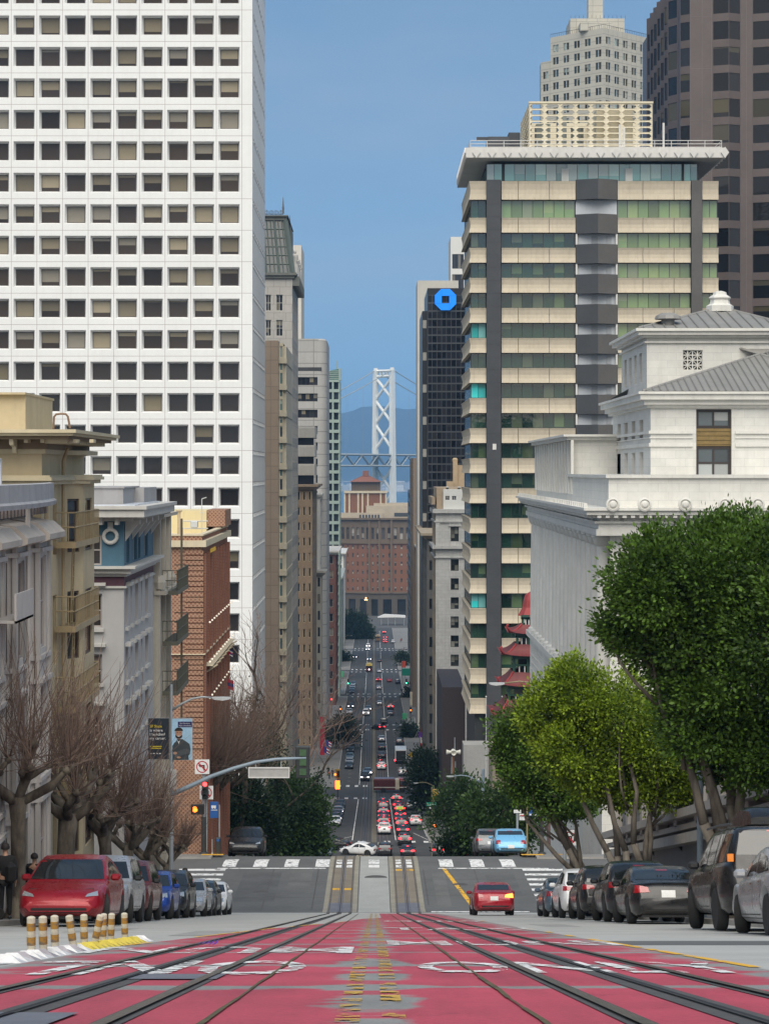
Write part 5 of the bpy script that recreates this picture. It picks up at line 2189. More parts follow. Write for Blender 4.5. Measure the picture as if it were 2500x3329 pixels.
for k in range(3):
	y = EH+.3+k*2.35
	mb.box(XA-.02,XA+.18,y,y+.4,zr(100),zc)
	mb.lathe([(.3,0),(.34,.3),(.2,.6)],(XA+.1,y+.2,PZ(1910,96)),8)
mb.box(XA-.1,XA+.45,EH+.2,EH+7.4,PZ(1925,97),PZ(1912,97))
mb.box(XA-.1,XA+.3,EH+.26,EH+7.44,PZ(1680,97),PZ(1669,97))
mb.build('pilaster',m_crm,rt2)
m_dfe = mat('dark_green_iron',(.1,.1,.075),.6,.15,2.)
for py in (1918,2080,2240):
	fire_escape(rt2,XA+.2,XA+.85,EH+1.2,EH+6.9,PZ(py,97),m_dfe,False)
mb = MB()
mb.tube([(XA+.7,EH+5,PZ(1690,97)),(XA+.7,EH+5,PZ(2380,97))],.035,5)
mb.tube([(XA+.7,EH+5.4,PZ(1690,97)),(XA+.7,EH+5.4,PZ(2380,97))],.035,5)
mb.build('drop_ladder',m_dfe,rt2)

# --- red brick club house across the side street
DK = 128.
XK = PX(658,DK)
EK = 150.
m_brk = blocks('patterned_brick',(.215,.08,.05),(.175,.063,.042),(.24,.16,.12),.3,.1,.012,.5,.12,.4,.85,dots=(.5,.5,(.36,.22,.145)))
m_brs = blocks('plain_brick',(.25,.09,.055),(.2,.072,.046),(.27,.19,.14),.3,.1,.012,.5,.12,.4,.85)
m_yel = mat('yellow_render',(.66,.56,.32),.85,.06,.4,streak=.1)
m_cst = mat('cream_band',(.6,.52,.37),.8,.08,.5,streak=.15)
rt = T('brick_club_house','red brick building with diaper patterned corner, cream band and yellow roof hut','building',(XK-5,DK,zr(DK)))
z9 = lambda py: PZ(py,DK)
zb,zt = zr(150)-3,z9(1741)
mb = MB()
lw = 13.
wxs = [(lw-(658-553)/F*DK,lw-(658-580)/F*DK),(lw-4.5,lw-3.2)]
rws = [(z9(2275)-zb,z9(2165)-zb),(z9(2115)-zb,z9(2000)-zb),(z9(1945)-zb,z9(1830)-zb)]
pan = facade(mb,(XK-lw,DK,zb),0,lw,zt-zb,wxs,rws,.2)
mb.build('wall',m_brk,rt,fix=False)
mb = MB()
scl = cells(1.0,2.6,8,1.25)
srw = [(PZ(2300,139)-zb,PZ(2230,139)-zb),(PZ(2150,139)-zb,PZ(2060,139)-zb),(PZ(1995,139)-zb,PZ(1830,139)-zb)]
pan2 = facade(mb,(XK,DK,zb),90,EK-DK,zt-zb,scl,srw,.45)
mb.quad((XK-lw,EK,zb),(XK,EK,zb),(XK,EK,zt),(XK-lw,EK,zt))
mb.quad((XK-lw,DK,zt-.8),(XK,DK,zt-.8),(XK,EK,zt-.8),(XK-lw,EK,zt-.8))
for k in range(9):
	y = DK+.25+k*2.6
	mb.box(XK,XK+.22,y,y+.5,zb,z9(1800))
mb.build('street_wall',m_brs,rt,fix=False)
windows(rt,pan,glass('light_sash_glass',(.05,.06,.06),None,(.5,.52,.47),.75,.1,.5),m_trim,2,2,.08)
windows(rt,pan2,g_apt,m_brs,1,3,.07)
mb = MB()
mb.box(XK-lw,XK+.25,DK-.25,EK+.2,z9(1778),z9(1757))
mb.box(XK-lw,XK+.06,DK-.06,DK+.3,zt-.02,zt+.06)
mb.box(XK-.3,XK+.08,DK+.31,EK,zt-.02,zt+.07)
for py in (2125,):
	mb.box(XK-lw,XK+.2,DK-.2,EK+.1,z9(py+3),z9(py))
mb.build('cream_band',m_cst,rt)
mb = MB()
for py in range(1790,2420,17):             # rusticated corner courses
	mb.box(XK-(658-601)/F*DK,XK+.07,DK-.09,DK+.6,z9(py+13),z9(py))
mb.build('corner_quoins',m_brk,rt)
mb = MB()
mb.box(PX(540,143),PX(672,143),143,149,zt-.8,PZ(1660,143))
mb.build('roof_hut',m_yel,rt)
mb = MB()
mb.box(PX(672,143),PX(732,143),143.2,149,PZ(1712,143),PZ(1658,143))
mb.build('roof_hut_brick',m_brk,rt)
mb = MB()
for px in (580,586):
	mb = MB()
	mb.tube([P(px,1745,136),P(px,1665,136)],.05,6)
	mb.lathe([(.05,0),(.14,.05),(.14,.12)],P(px,1665,136),8)
	mb.build('vent_pipe',mat('pipe_paint',(.45,.36,.25),.6,.1),rt)
for px in (580,587,593):
	mb = MB()
	mb.tube([P(px,1740,133),P(px,1715,133)],.06,6)
	mb.build('vent_pipe',mat('pipe_paint',(.45,.36,.25),.6,.1),rt)
mb = MB()
for py in (1694,1718):
	mb.tube([P(596,py,135),P(678,py,135)],.035,5)
mb.bbox(PX(620,134),PX(643,134),134,134.6,PZ(1716,134),PZ(1694,134),.04)
mb.tube([P(657,1735,134),P(657,1622,134)],.03,5)
mb.tube([P(648,1667,134),P(667,1667,134)],.02,5)
mb.tube([P(657,1622,134),P(672,1617,134)],.03,5)
mb.build('rooftop_unit',mat('unit_grey',(.5,.52,.52),.5,.1),rt)
mb = MB()
for i,py in enumerate((2010,2135,2250)):
	for k in range(12):
		y = DK+.6+k*1.85
		mb.lathe([(.02,-.06),(.06,-.03),(.06,.03),(.02,.06)],(XK+.42,y,PZ(py,DK+4)+.0),8)
o = mb.build('string_lights',emit('bulb_white',(1.,.9,.75),.35),rt)
o['kind'] = 'stuff'
mb = MB()
mb.box(XK,XK+.6,DK+.5,EK-1,PZ(2139,DK+6),PZ(2137,DK+6))
for k in range(8):
	y = DK+1.2+k*2.6
	mb.tube([(XK+.85,y,PZ(2138,DK+6)),(XK+.02,y,PZ(2165,DK+6))],.05,4)
mb.build('bracketed_ledge',m_cst,rt)
for k in range(9):
	mb = MB()
	y = 131.2+k*.62
	mb.box(XK+.24,XK+.3,y,y+.1,z9(1803),z9(1790))
	if k % 3: mb.box(XK+.24,XK+.3,y+.1,y+.36,z9(1792),z9(1790))
	if k % 2: mb.box(XK+.24,XK+.3,y+.1,y+.3,z9(1803),z9(1801))
	mb.build('gilt_letter',mat('gilt',(.6,.4,.06),.4,.1),rt)
	if k > 5: break

# --- the canyon beyond
m_tanb = blocks('tan_granite_slabs',(.33,.25,.18),(.3,.225,.16),(.2,.15,.11),3.2,2.26,.05,0,.1,.1,.7,streak=.15)
m_bayc = mat('cream_bay',(.55,.5,.38),.7,.1,.4)
D7 = 362.
rt = T('tan_slab_building','tan stone slab building with a stack of cream framed side windows behind the white tower','building',(PX(880,D7),D7,zr(D7)))
X1 = PX(905,D7)
mb = MB()
zt,zb = PZ(1107,D7),zr(D7)-2
mb.box(PX(780,D7),X1,D7,D7+34,zb,zt)
mb.build('wall',m_tanb,rt)
mb = MB()
x2 = PX(928,D7+6)
zt2 = PZ(1112,D7)
pan = facade(mb,(X1,D7+3,zb),0,PX(921,D7+3)-X1,zt2-zb,[(.1,.62)],[(zt2-zb-2.4-2.28*k-(.0 if k % 2 else .1),zt2-zb-.55-2.28*k) for k in range(26)][::-1],.15)
mb.box(PX(921,D7+3),PX(931,D7+3),D7+3.5,D7+30,zb,zt2-.5)
for k in range(13):
	z = zt2-2.6-4.56*k
	mb.box(X1,PX(933,D7+3),D7+2.7,D7+29,z-.9,z)
mb.quad((X1,D7+3,zt2),(PX(921,D7+3),D7+3,zt2),(PX(921,D7+3),D7+30,zt2),(X1,D7+30,zt2))
mb.build('bay_stack',m_bayc,rt,fix=False)
windows(rt,pan,glass('bay_glass',(.02,.022,.024),(.2,.36,.33),(.4,.5,.45),.35,.06,.5),m_bayc,1,1,.08)

D8 = 455.
m_m1 = blocks('pale_grey_stone',(.42,.4,.37),(.38,.37,.34),(.26,.25,.23),2.6,1.85,.05,.5,.1,.1,.75,streak=.15)
rt = T('mansard_roof_tower','grey stone tower with a steep glazed mansard roof, iron cresting and statues','building',(PX(910,D8),D8,zr(D8)))
Xa,Xb = PX(780,D8),PX(951,D8)
E8 = 489.
zb,zt = zr(D8)-2,PZ(905,D8)
mb = MB()
cl = [(PX(a,D8)-Xa,PX(b_,D8)-Xa) for a,b_ in ((835,856),(864,882),(898,920))]
pan = facade(mb,(Xa,D8,zb),0,Xb-Xa,zt-zb,cl,[(PZ(1011+82*k,D8)-zb,PZ(958+82*k,D8)-zb) for k in range(13)][::-1],.3)
pan += facade(mb,(Xb,D8,zb),90,E8-D8,zt-zb,cells(1.5,3.4,9,1.6),[(PZ(1011+82*k,D8)-zb,PZ(958+82*k,D8)-zb) for k in range(13)][::-1],.35)
mb.quad((Xa,D8,zt),(Xb,D8,zt),(Xb,E8,zt),(Xa,E8,zt))
mb.build('wall',m_m1,rt,fix=False)
windows(rt,pan,g_dark,mat('pale_sash',(.5,.5,.46),.6,.05),2,2,.12)
m_cor = mat('dark_bronze_cornice',(.12,.125,.11),.6,.15,.5)
mb = MB()
mb.box(Xa,Xb+.5,D8-.5,E8+.5,zt,zt+.6)
mb.box(Xa,Xb+.9,D8-.9,E8+.9,zt+.6,PZ(887,D8))
for k in range(18):
	y = D8+k*1.85
	mb.box(Xb,Xb+1.5,y,y+.7,zt-1.6,zt+.4)
mb.build('cornice',m_cor,rt)
mb = MB()
zm0,zm1 = PZ(887,D8),PZ(712,D8)
xt = PX(926,D8)
dd = 2.6
vs = [(Xa,D8,zm0),(Xb,D8,zm0),(Xb,E8,zm0),(Xa,E8,zm0),(Xa,D8+dd,zm1),(xt,D8+dd,zm1),(xt,E8-dd,zm1),(Xa,E8-dd,zm1)]
mb.add(vs,[(0,1,5,4),(1,2,6,5),(2,3,7,6),(4,5,6,7)])
mb.build('mansard_roof',glass('mansard_glass',(.012,.016,.016),(.02,.03,.03),(.02,.03,.03),.0,.15,.5),rt,fix=False)
mb = MB()
A,B,C_,D_ = Vector(vs[0]),Vector(vs[1]),Vector(vs[5]),Vector(vs[4])
for i in range(13):
	t = i/12
	mb.tube([A.lerp(B,t)+Vector((0,-.1,0)),D_.lerp(C_,t)+Vector((0,-.1,0))],.13 if i % 3 else .3,4)
for j in range(7):
	t = j/6
	mb.tube([A.lerp(D_,t)+Vector((0,-.1,0)),B.lerp(C_,t)+Vector((0,-.1,0))],.13,4)
mb.tube([B,C_],.6,4)
mb.build('mansard_ribs',mat('ribs_green',(.1,.125,.11),.6,.1),rt)
mb = MB()
mb.box(Xa,xt+.3,D8+dd-.4,E8-dd,zm1,zm1+.8)
mb.box(Xa,PX(936,D8),D8+dd-.9,E8-dd+1,zm1+.8,PZ(696,D8))
mb.box(PX(936,D8+12),PX(949,D8+12),D8+12,D8+20,PZ(800,D8),PZ(748,D8+12))
mb.build('roof_cap',m_cor,rt)
m_irn = mat('cresting_iron',(.12,.13,.15),.5,.1)
mb = MB()
zc = PZ(696,D8)
x = PX(866,D8)
mb.tube([(Xa,D8+dd,zc+.3),(PX(920,D8),D8+dd,zc+.3)],.08,4)
while x < PX(918,D8):
	c = (x,D8+dd,zc+.65)
	mb.tube([(c[0]+.4*math.cos(t),c[1],c[2]+.4*math.sin(t)) for t in [2*math.pi*k/10 for k in range(11)]],.06,4,cap=False)
	mb.tube([(x,D8+dd,zc),(x,D8+dd,zc+1.2)],.06,4)
	x += 1.0
for px,dy,yt,yb in ((921,0,640,694),(943,14,698,748)):
	b0 = P(px,yb,D8+dd+dy)
	mb.tube([b0,b0+Vector((0,0,(yb-yt)/F*D8*.45)),b0+Vector((0,0,(yb-yt)/F*D8))],[.3,.2,.05],6)
	mb.lathe([(.05,-.2),(.35,0),(.05,.2)],b0+Vector((0,0,1.2)),8)
mb.build('roof_cresting',m_irn,rt)
m_sta = mat('statue_stone',(.5,.49,.46),.8,.12,1.)
for k in range(3):
	c = Vector((Xb+.45,D8+3+k*9,PZ(888,D8)))
	mb = MB()
	mb.lathe([(.75,0),(.8,1.2),(.65,2.2),(.5,2.9),(.7,3.5),(.68,4.1),(.25,4.4),(.3,4.6),(.36,4.85),(.3,5.1),(.1,5.25)],c,10)
	mb.tube([c+Vector((.6,0,3.9)),c+Vector((.9,-.2,3.1)),c+Vector((.5,-.6,2.7))],[.2,.17,.13],6)
	mb.tube([c+Vector((-.6,0,3.9)),c+Vector((-.8,-.3,3.0)),c+Vector((-.3,-.6,2.6))],[.2,.17,.13],6)
	o = mb.build('statue',m_sta,rt)
	autosmooth(o,50)

bldg('pale_rear_tower','pale plain tower edge showing behind the mansard tower',940,980,797,600,25,mat('pale_stone_tower',(.6,.57,.51),.8,.08,.1,streak=.15),n=0)

D9 = 560.
m_cc = mat('ribbed_concrete',(.42,.41,.38),.85,.1,.1,streak=.25)
m_cc2 = blocks('concrete_courses',(.42,.41,.39),(.39,.385,.365),(.24,.235,.22),6.,3.0,.12,0,.08,.1,.8,streak=.2)
rt = T('rounded_concrete_tower','grey concrete tower with a rounded corner and strip windows','building',(PX(1020,D9),D9,zr(D9)))
Xa,Xb,r_ = PX(930,D9),PX(1063,D9),2.3
zb,zt = zr(D9)-2,PZ(1101,D9)
mb = MB()
xm = Xb-r_
fhp = 53/F*D9
rows = [(PZ(1252+53*k,D9)-zb,PZ(1226+53*k,D9)-zb) for k in range(17)][::-1]
pan = facade(mb,(Xa,D9,zb),0,xm-Xa-.0,zt-zb,[(2.0,xm-Xa-.15)],rows,.4)
n = 8
pts = [(xm+r_*math.sin(math.pi/2*k/n),D9+r_-r_*math.cos(math.pi/2*k/n)) for k in range(n+1)]+[(Xb,D9+30)]
for p,q in zip(pts,pts[1:]):
	mb.quad((*p,zb),(*q,zb),(*q,zt-.5),(*p,zt-.5))
	mb.quad((*p,zt-.5),(*q,zt-.5),(q[0]-.5,q[1]+.2,zt),(p[0]-.5,p[1]+.2,zt))
mb.quad((Xa,D9,zt),(xm,D9,zt),(xm,D9+30,zt),(Xa,D9+30,zt))
mb.quad((xm-.1,D9+.2,zt),(Xb-.5,D9+2,zt),(Xb-.5,D9+30,zt),(xm-.1,D9+30,zt))
o = mb.build('wall',m_cc2,rt,fix=False)
windows(rt,pan,g_dark,m_mull,6,1,.1)
mb = MB()
for k in range(34):
	x = PX(972,D9)+k*.16
	mb.box(x,x+.07,D9-.08,D9+.02,PZ(1205,D9),PZ(1195,D9))
mb.box(PX(930,D9),PX(1046,D9),D9-.02,D9+.01,PZ(1206,D9),PZ(1194,D9))
mb.build('louvre_band',m_slate,rt)

rt = T('fluted_panel_building','low block with three fluted pale panels between dark glass bands','building',(PX(1000,515),515,zr(515)))
mb = MB()
mb.box(PX(940,515),PX(1020,515),515.5,535,zr(515),PZ(1385,515))
mb.build('core',g_dark,rt)
for k in range(3):
	ya_,yb_ = 1386+61*k,1423+61*k
	mb = MB()
	mb.box(PX(950,515),PX(1024,515),515,533,PZ(yb_,515),PZ(ya_,515))
	for i in range(14):
		x = PX(972+i*3.8,515)
		mb.box(x,x+.13,514.85,515.02,PZ(yb_,515),PZ(ya_+4,515))
	mb.build('fluted_panel',m_cc,rt)

bldg('ochre_cornice_building','ochre brown office building with a deep cornice below the fluted panels',945,1016,1582,500,40,mat('ochre_brick',(.23,.165,.105),.85,.15,.2,streak=.25),g_dark,m_tand,n=4,wf=.4,side=9,swf=.4,fh=3.6,cornice=1.4,cm=mat('ochre_trim',(.25,.185,.125),.8,.15,.4))
bldg('white_stone_shaft','narrow whitish stone building with a heavy cornice half way up the left street wall',1008,1041,1610,546,13,mat('whitish_stone',(.5,.5,.47),.8,.1,.2,streak=.25),g_dark,n=1,wf=.3,side=3,fh=4.2,cornice=.6)
bldg('grey_cornice_block','lower grey block with a projecting cornice on the left street wall',1010,1046,1862,536,9,mat('greyish_stone',(.36,.35,.31),.8,.12,.2,streak=.3),g_dark,n=2,wf=.4,side=2,fh=4.2,cornice=1.3)
bldg('dark_red_brick_block','dark red brick block with white ledges near the glass grid tower',1062,1092,1795,650,40,blocks('red_brick_far',(.15,.06,.045),(.13,.05,.04),(.15,.1,.085),.6,.25,.02,.5,.1,.2),g_dark,m_trim,n=1,wf=.4,side=8,fh=4.4,cornice=1.2,cm=m_trim)
D10 = 700.
rt = bldg('glass_grid_tower','slim dark glass tower gridded in pale green beside the gap to the bay',1060,1105,1236,D10,24,mat('pale_green_metal',(.3,.38,.34),.6,.08,.1),glass('grid_glass',(.012,.016,.02),None,(.05,.07,.07),.2,.05,.5),mat('pale_green_metal'),n=2,wf=.78,side=7,swf=.78,fh=3.35,whf=.72,top=.6,dep=.5)
mb = MB()
xa_,xb_ = PX(1066,D10),PX(1105,D10)
z0 = PZ(1237,D10)
mb.prism([(xa_,z0),(xb_,z0),(xb_,PZ(1198,D10)),(xa_,PZ(1206,D10))],'y',D10+.3,D10+5)
mb.build('sloped_crown',glass('crown_glass',(.05,.1,.09),(.1,.2,.17),(.2,.3,.27),.3,.08,.5),rt)
mb = MB()
for k in range(6):
	z = z0+k*.6
	mb.box(xa_,xb_+.1,D10+.15,D10+.4,z,z+.25)
mb.box(xb_-.35,xb_+.35,D10,D10+5,z0,PZ(1197,D10))
mb.tube([P(1095,1200,D10+2),P(1095,1172,D10+2)],.16,5)
mb.build('crown_rails',mat('pale_green_metal'),rt)
bldg('buff_street_building','buff old building with yellow awning edge beyond the brick block',1074,1098,1838,790,40,mat('buff_stone',(.36,.29,.2),.8,.15,.2,streak=.3),g_dark,n=1,wf=.4,side=8,fh=4.2,cornice=1.)
bldg('teal_street_building','grey green narrow building far along the left street wall',1086,1108,1880,870,80,mat('grey_green',(.3,.33,.31),.8,.12,.2,streak=.3),g_dark,n=1,wf=.4,side=12,fh=4.2,cornice=.8)
bldg('white_street_building','white ornate narrow facade farthest along the left street wall',1098,1117,1800,1010,60,mat('white_far_stone',(.55,.55,.52),.8,.12,.2,streak=.3),g_dark,n=1,wf=.35,side=8,fh=4.2,cornice=1.2)

# --- red brick block with a lantern closing the street
D11 = 1330.
m_rb = mat('far_red_brick',(.185,.08,.04),.85,.1,.03)
m_rbt = mat('far_terracotta',(.135,.098,.064),.85,.12,.05,streak=.1)
m_rbd = mat('far_arcade_stone',(.085,.068,.05),.85,.12,.05)
g_rb = glass('far_white_blind_glass',(.03,.028,.027),None,(.4,.38,.34),.5,.1,.4)
rt = T('brick_terminal_block','broad red brick block with arcade, colonnade and roof lantern closing the street','building',(PX(1230,D11),D11,zr(D11)))
z11 = lambda py: PZ(py,D11)
zb = z11(2012)
Xc = PX(1236,D11)
La,Lb = 29.,27.
mb = [MB(),MB(),MB()]
pan = []
for (px_,py_,ang,L,n_) in ((Xc-La*math.cos(R(14)),D11+La*math.sin(R(14)),-14,La,9),(Xc,D11,6,Lb,7)):
	cl = cells(0,L/n_,n_,L/n_*.34,L/n_*.33)
	o_ = Vector((px_,py_,0))
	pan += facade(mb[0],o_+Vector((0,0,z11(1927))),ang,L,z11(1765)-z11(1927),cl,[(1.2+5.2*k,1.2+5.2*k+2.6) for k in range(6)],.3)
	c2 = cells(0,L/n_,n_,L/n_*.55,L/n_*.22)
	pan += facade(mb[1],o_+Vector((0,0,z11(1765))),ang,L,z11(1688)-z11(1765),c2,[(2.2,9.6)],.9)
	c3 = cells(0,L/(n_ // 2),n_ // 2,L/(n_ // 2)*.6,L/(n_ // 2)*.2)
	pan3 = facade(mb[2],o_+Vector((0,0,zb)),ang,L,z11(1927)-zb,c3,[(.5,12.2)],1.2)
	windows(rt,pan3,glass('arch_glass',(.01,.01,.011),None,(.02,.018,.016),.2,.1,.4),m_mull,1,1,.1,name='arch_window')
mb[0].box(Xc-La,Xc+Lb,D11+8,D11+40,zb,z11(1690))
for m_i,(b_,nm) in zip((m_rb,m_rbt,m_rbd),zip(mb,('brick_wall','colonnade_storey','arcade'))):
	b_[0] if False else None
mb[0].build('brick_wall',m_rb,rt,fix=False)
mb[1].build('colonnade_storey',m_rbt,rt,fix=False)
mb[2].build('arcade',m_rbd,rt,fix=False)
windows(rt,pan,g_rb,m_rbt,1,2,.12)
mb = MB()
for (a,c,h) in ((1690,1684,1.6),(1768,1760,.8),(1930,1924,.7)):
	for (px_,py_,ang,L) in ((Xc-La*math.cos(R(14)),D11+La*math.sin(R(14)),-14,La),(Xc,D11,6,Lb)):
		u,n = nrm(ang)
		o_ = Vector((px_,py_,0))
		A,B = o_,o_+u*L
		vs = [A+n*h,B+n*h,B-n*2,A-n*2]
		mb.add([(v.x,v.y,z11(a)) for v in vs]+[(v.x,v.y,z11(c)) for v in vs],[(0,1,2,3),(4,5,6,7),(0,1,5,4),(1,2,6,5),(2,3,7,6),(3,0,4,7)])
for px in (1200,1233,1272):
	mb.box(PX(px,D11)-.6,PX(px,D11)+.6,D11-.8+(1236-px)*.045 if px < 1236 else D11-.6,D11+9,z11(1927),z11(1688))
mb.build('cornice',m_rbt,rt)
mb = MB()
x11 = lambda px: PX(px,D11)
mb.box(x11(1118),x11(1258),D11+14,D11+40,z11(1688),z11(1604))
mb.build('penthouse',m_rb,rt)
mb = MB()
for px in (1120,1135,1164,1178,1196,1238,1255):
	mb.box(x11(px)-.5,x11(px)+.5,D11+13.6,D11+14.2,z11(1688),z11(1604))
mb.box(x11(1117),x11(1260),D11+13,D11+40,z11(1604),z11(1597))
mb.build('penthouse_pilasters',mat('cream_far',(.5,.44,.32),.8,.1),rt)
mb = MB()
lcl = cells(0,(x11(1237)-x11(1141))/11,11,1.0,.35)
lp = facade(mb,(x11(1141),D11+16,z11(1597)),0,x11(1237)-x11(1141),z11(1566)-z11(1597),lcl,[(.6,5.0)],.5)
mb.box(x11(1143),x11(1235),D11+17,D11+34,z11(1597),z11(1566))
mb.build('lantern',m_rbt,rt,fix=False)
mb = MB()
hip(mb,x11(1135),x11(1242),D11+14.5,D11+36,z11(1567),x11(1180),x11(1198),D11+25,z11(1546),0)
mb.box(x11(1179),x11(1199),D11+23,D11+27,z11(1549),z11(1530))
mb.build('lantern_roof',mat('far_clay_tile',(.2,.08,.05),.8,.15,.1),rt)
mb = MB()
mb.box(x11(1107),x11(1245),D11+6,D11+13,z11(1690),z11(1668))
mb.box(x11(1190),x11(1340),D11+9,D11+40,z11(1690),z11(1645))
mb.box(x11(1215),x11(1340),D11+12,D11+40,z11(1645),z11(1637))
for k in range(7):
	mb.box(x11(1168+k*10),x11(1174+k*10),D11+5.8,D11+6.1,z11(1686),z11(1674),1)
mb.box(x11(1282),x11(1330),D11+8.8,D11+9.1,z11(1680),z11(1668),1)
mb.build('roof_annexe',[mat('far_tan_annexe',(.42,.36,.27),.8,.1),m_slate],rt)
# --- vehicles
def paintm(name,col,metal=0.,rough=.28):
	if name in MATS: return MATS[name]
	m,nt,b = newmat(name)
	co = objco(nt)
	d = ramp(nt,noise(nt,co,3.,5),.45,.8,0,.05)          # road dust
	nt.links.new(mixc(nt,d,col,(.2,.19,.17)),b.inputs['Base Color'])
	b.inputs['Metallic'].default_value = metal
	nt.links.new(ramp(nt,noise(nt,co,6.,4),.3,.7,rough*.8,rough*1.4),b.inputs['Roughness'])
	b.inputs['Coat Weight'].default_value = .35
	b.inputs['Specular IOR Level'].default_value = .4
	b.inputs['Coat Roughness'].default_value = .05
	MATS[name] = m
	return m

PAINT = {'red': ((.27,.004,.012),.25),'silver': ((.42,.43,.45),.5),'maroon': ((.13,.03,.03),.3),'blue': ((.018,.06,.3),.3),'dark': ((.02,.022,.026),.3),'black': ((.009,.009,.01),.0),
		 'white': ((.68,.69,.7),.0),'grey': ((.12,.13,.14),.4),'skyblue': ((.16,.42,.66),.1),'crimson': ((.3,.008,.02),.1),'navy': ((.02,.03,.07),.3),'bluegrey': ((.12,.17,.22),.4)}
PM = {k: paintm('paint_'+k,c,mt) for k,(c,mt) in PAINT.items()}
m_cgl,_nt,_b = newmat('car_glass')
_b.inputs['Base Color'].default_value = (.012,.015,.017,1)
_b.inputs['Roughness'].default_value = .04
_b.inputs['Specular IOR Level'].default_value = .7
_b.inputs['IOR'].default_value = 1.5
_b.inputs['Coat Weight'].default_value = .3
m_tyre = mat('tyre_rubber',(.018,.018,.018),.9,.2,6.)
m_rim = mat('alloy_rim',(.36,.37,.38),.35,.1,6.,metal=.7)
m_trimb = mat('black_trim',(.016,.016,.017),.5,.1,5.)
m_chrome = mat('chrome',(.6,.6,.6),.15,.0,1.,metal=1.)
m_plate2 = mat('number_plate',(.62,.63,.62),.5,.1,20.)
m_hl,_nt,_b = newmat('headlamp')
_b.inputs['Base Color'].default_value = (.5,.53,.55,1)
_b.inputs['Roughness'].default_value = .08
_b.inputs['Metallic'].default_value = .6
_b.inputs['Coat Weight'].default_value = 1
m_hlon = emit('headlamp_on',(1.,.93,.95),4.)
m_tl,_nt,_b = newmat('tail_lamp')
_b.inputs['Base Color'].default_value = (.3,.01,.015,1)
_b.inputs['Roughness'].default_value = .1
_b.inputs['Coat Weight'].default_value = 1
m_tlon = emit('tail_lamp_on',(1.,.02,.03),5.)
m_ind = emit('indicator_on',(1.,.22,.03),4.)
m_amber = mat('amber_lens',(.7,.2,.01),.15,0)

SPEC = {
	'sedan': dict(L=4.75,W=1.82,zb=.2,top=[(0,.5),(.05,.6),(.3,.74),(1.25,.91),(2.0,1.33),(2.5,1.44),(3.0,1.43),(3.5,1.32),(4.05,1.06),(4.55,1.01),(4.7,.9),(4.75,.6)],
				  belt=[(0,.5),(.3,.7),(1.25,.87),(4.1,.98),(4.65,.94),(4.75,.6)],ws=(1.3,1.98),rw=(3.42,4.08),wf=.92,wr=3.7,r=.33,sw=[(1.75,2.55),(2.62,3.3),(3.36,3.72)]),
	'crossover': dict(L=4.6,W=1.86,zb=.24,top=[(0,.55),(.05,.74),(.28,.9),(1.2,1.04),(1.85,1.5),(2.4,1.65),(3.3,1.66),(4.0,1.58),(4.2,1.48),(4.48,1.08),(4.55,.95),(4.6,.65)],
					  belt=[(0,.55),(.28,.86),(1.2,1.0),(4.2,1.1),(4.5,1.04),(4.6,.65)],ws=(1.25,1.9),rw=(4.1,4.46),wf=.9,wr=3.6,r=.36,sw=[(1.7,2.5),(2.57,3.3),(3.37,4.0)]),
	'suv': dict(L=5.1,W=2.0,zb=.32,top=[(0,.62),(.04,.95),(.25,1.06),(1.35,1.15),(1.9,1.7),(2.3,1.88),(4.6,1.9),(4.9,1.84),(5.02,1.25),(5.05,1.1),(5.1,.75)],
				belt=[(0,.62),(.25,1.02),(1.35,1.12),(4.95,1.2),(5.02,1.15),(5.1,.75)],ws=(1.38,1.93),rw=(4.86,5.0),wf=.95,wr=3.95,r=.4,sw=[(1.8,2.65),(2.74,3.55),(3.64,4.75)]),
	'modely': dict(L=4.75,W=1.92,zb=.2,top=[(0,.48),(.04,.62),(.2,.76),(.8,.93),(1.15,1.0),(1.95,1.48),(2.5,1.61),(3.0,1.59),(3.8,1.37),(4.4,1.12),(4.6,1.02),(4.75,.6)],
				   belt=[(0,.48),(.2,.72),(1.15,.96),(4.3,1.06),(4.6,1.0),(4.75,.6)],ws=(1.12,2.05),rw=(3.5,4.4),wf=.9,wr=3.8,r=.36,sw=[(1.75,2.65),(2.72,3.55)]),
	'beetle': dict(L=4.28,W=1.81,zb=.2,top=[(0,.45),(.07,.6),(.4,.8),(1.0,.93),(1.4,1.03),(1.95,1.4),(2.45,1.49),(3.0,1.43),(3.55,1.2),(3.95,.98),(4.2,.74),(4.28,.5)],
				   belt=[(0,.45),(.4,.72),(1.0,.86),(2.0,.93),(3.4,.95),(4.0,.84),(4.28,.5)],ws=(1.38,1.93),rw=(3.15,3.72),wf=.85,wr=3.4,r=.35,sw=[(1.75,2.7),(2.78,3.3)]),
}

def lerp_prof(pr,s,sg=.05):
	xs,zs = [p[0] for p in pr],[p[1] for p in pr]
	k = np.linspace(-1.6*sg,1.6*sg,9)
	w_ = np.exp(-.5*(k/sg) ** 2)
	w_ /= w_.sum()
	return float((np.interp(s+k,xs,zs)*w_).sum())

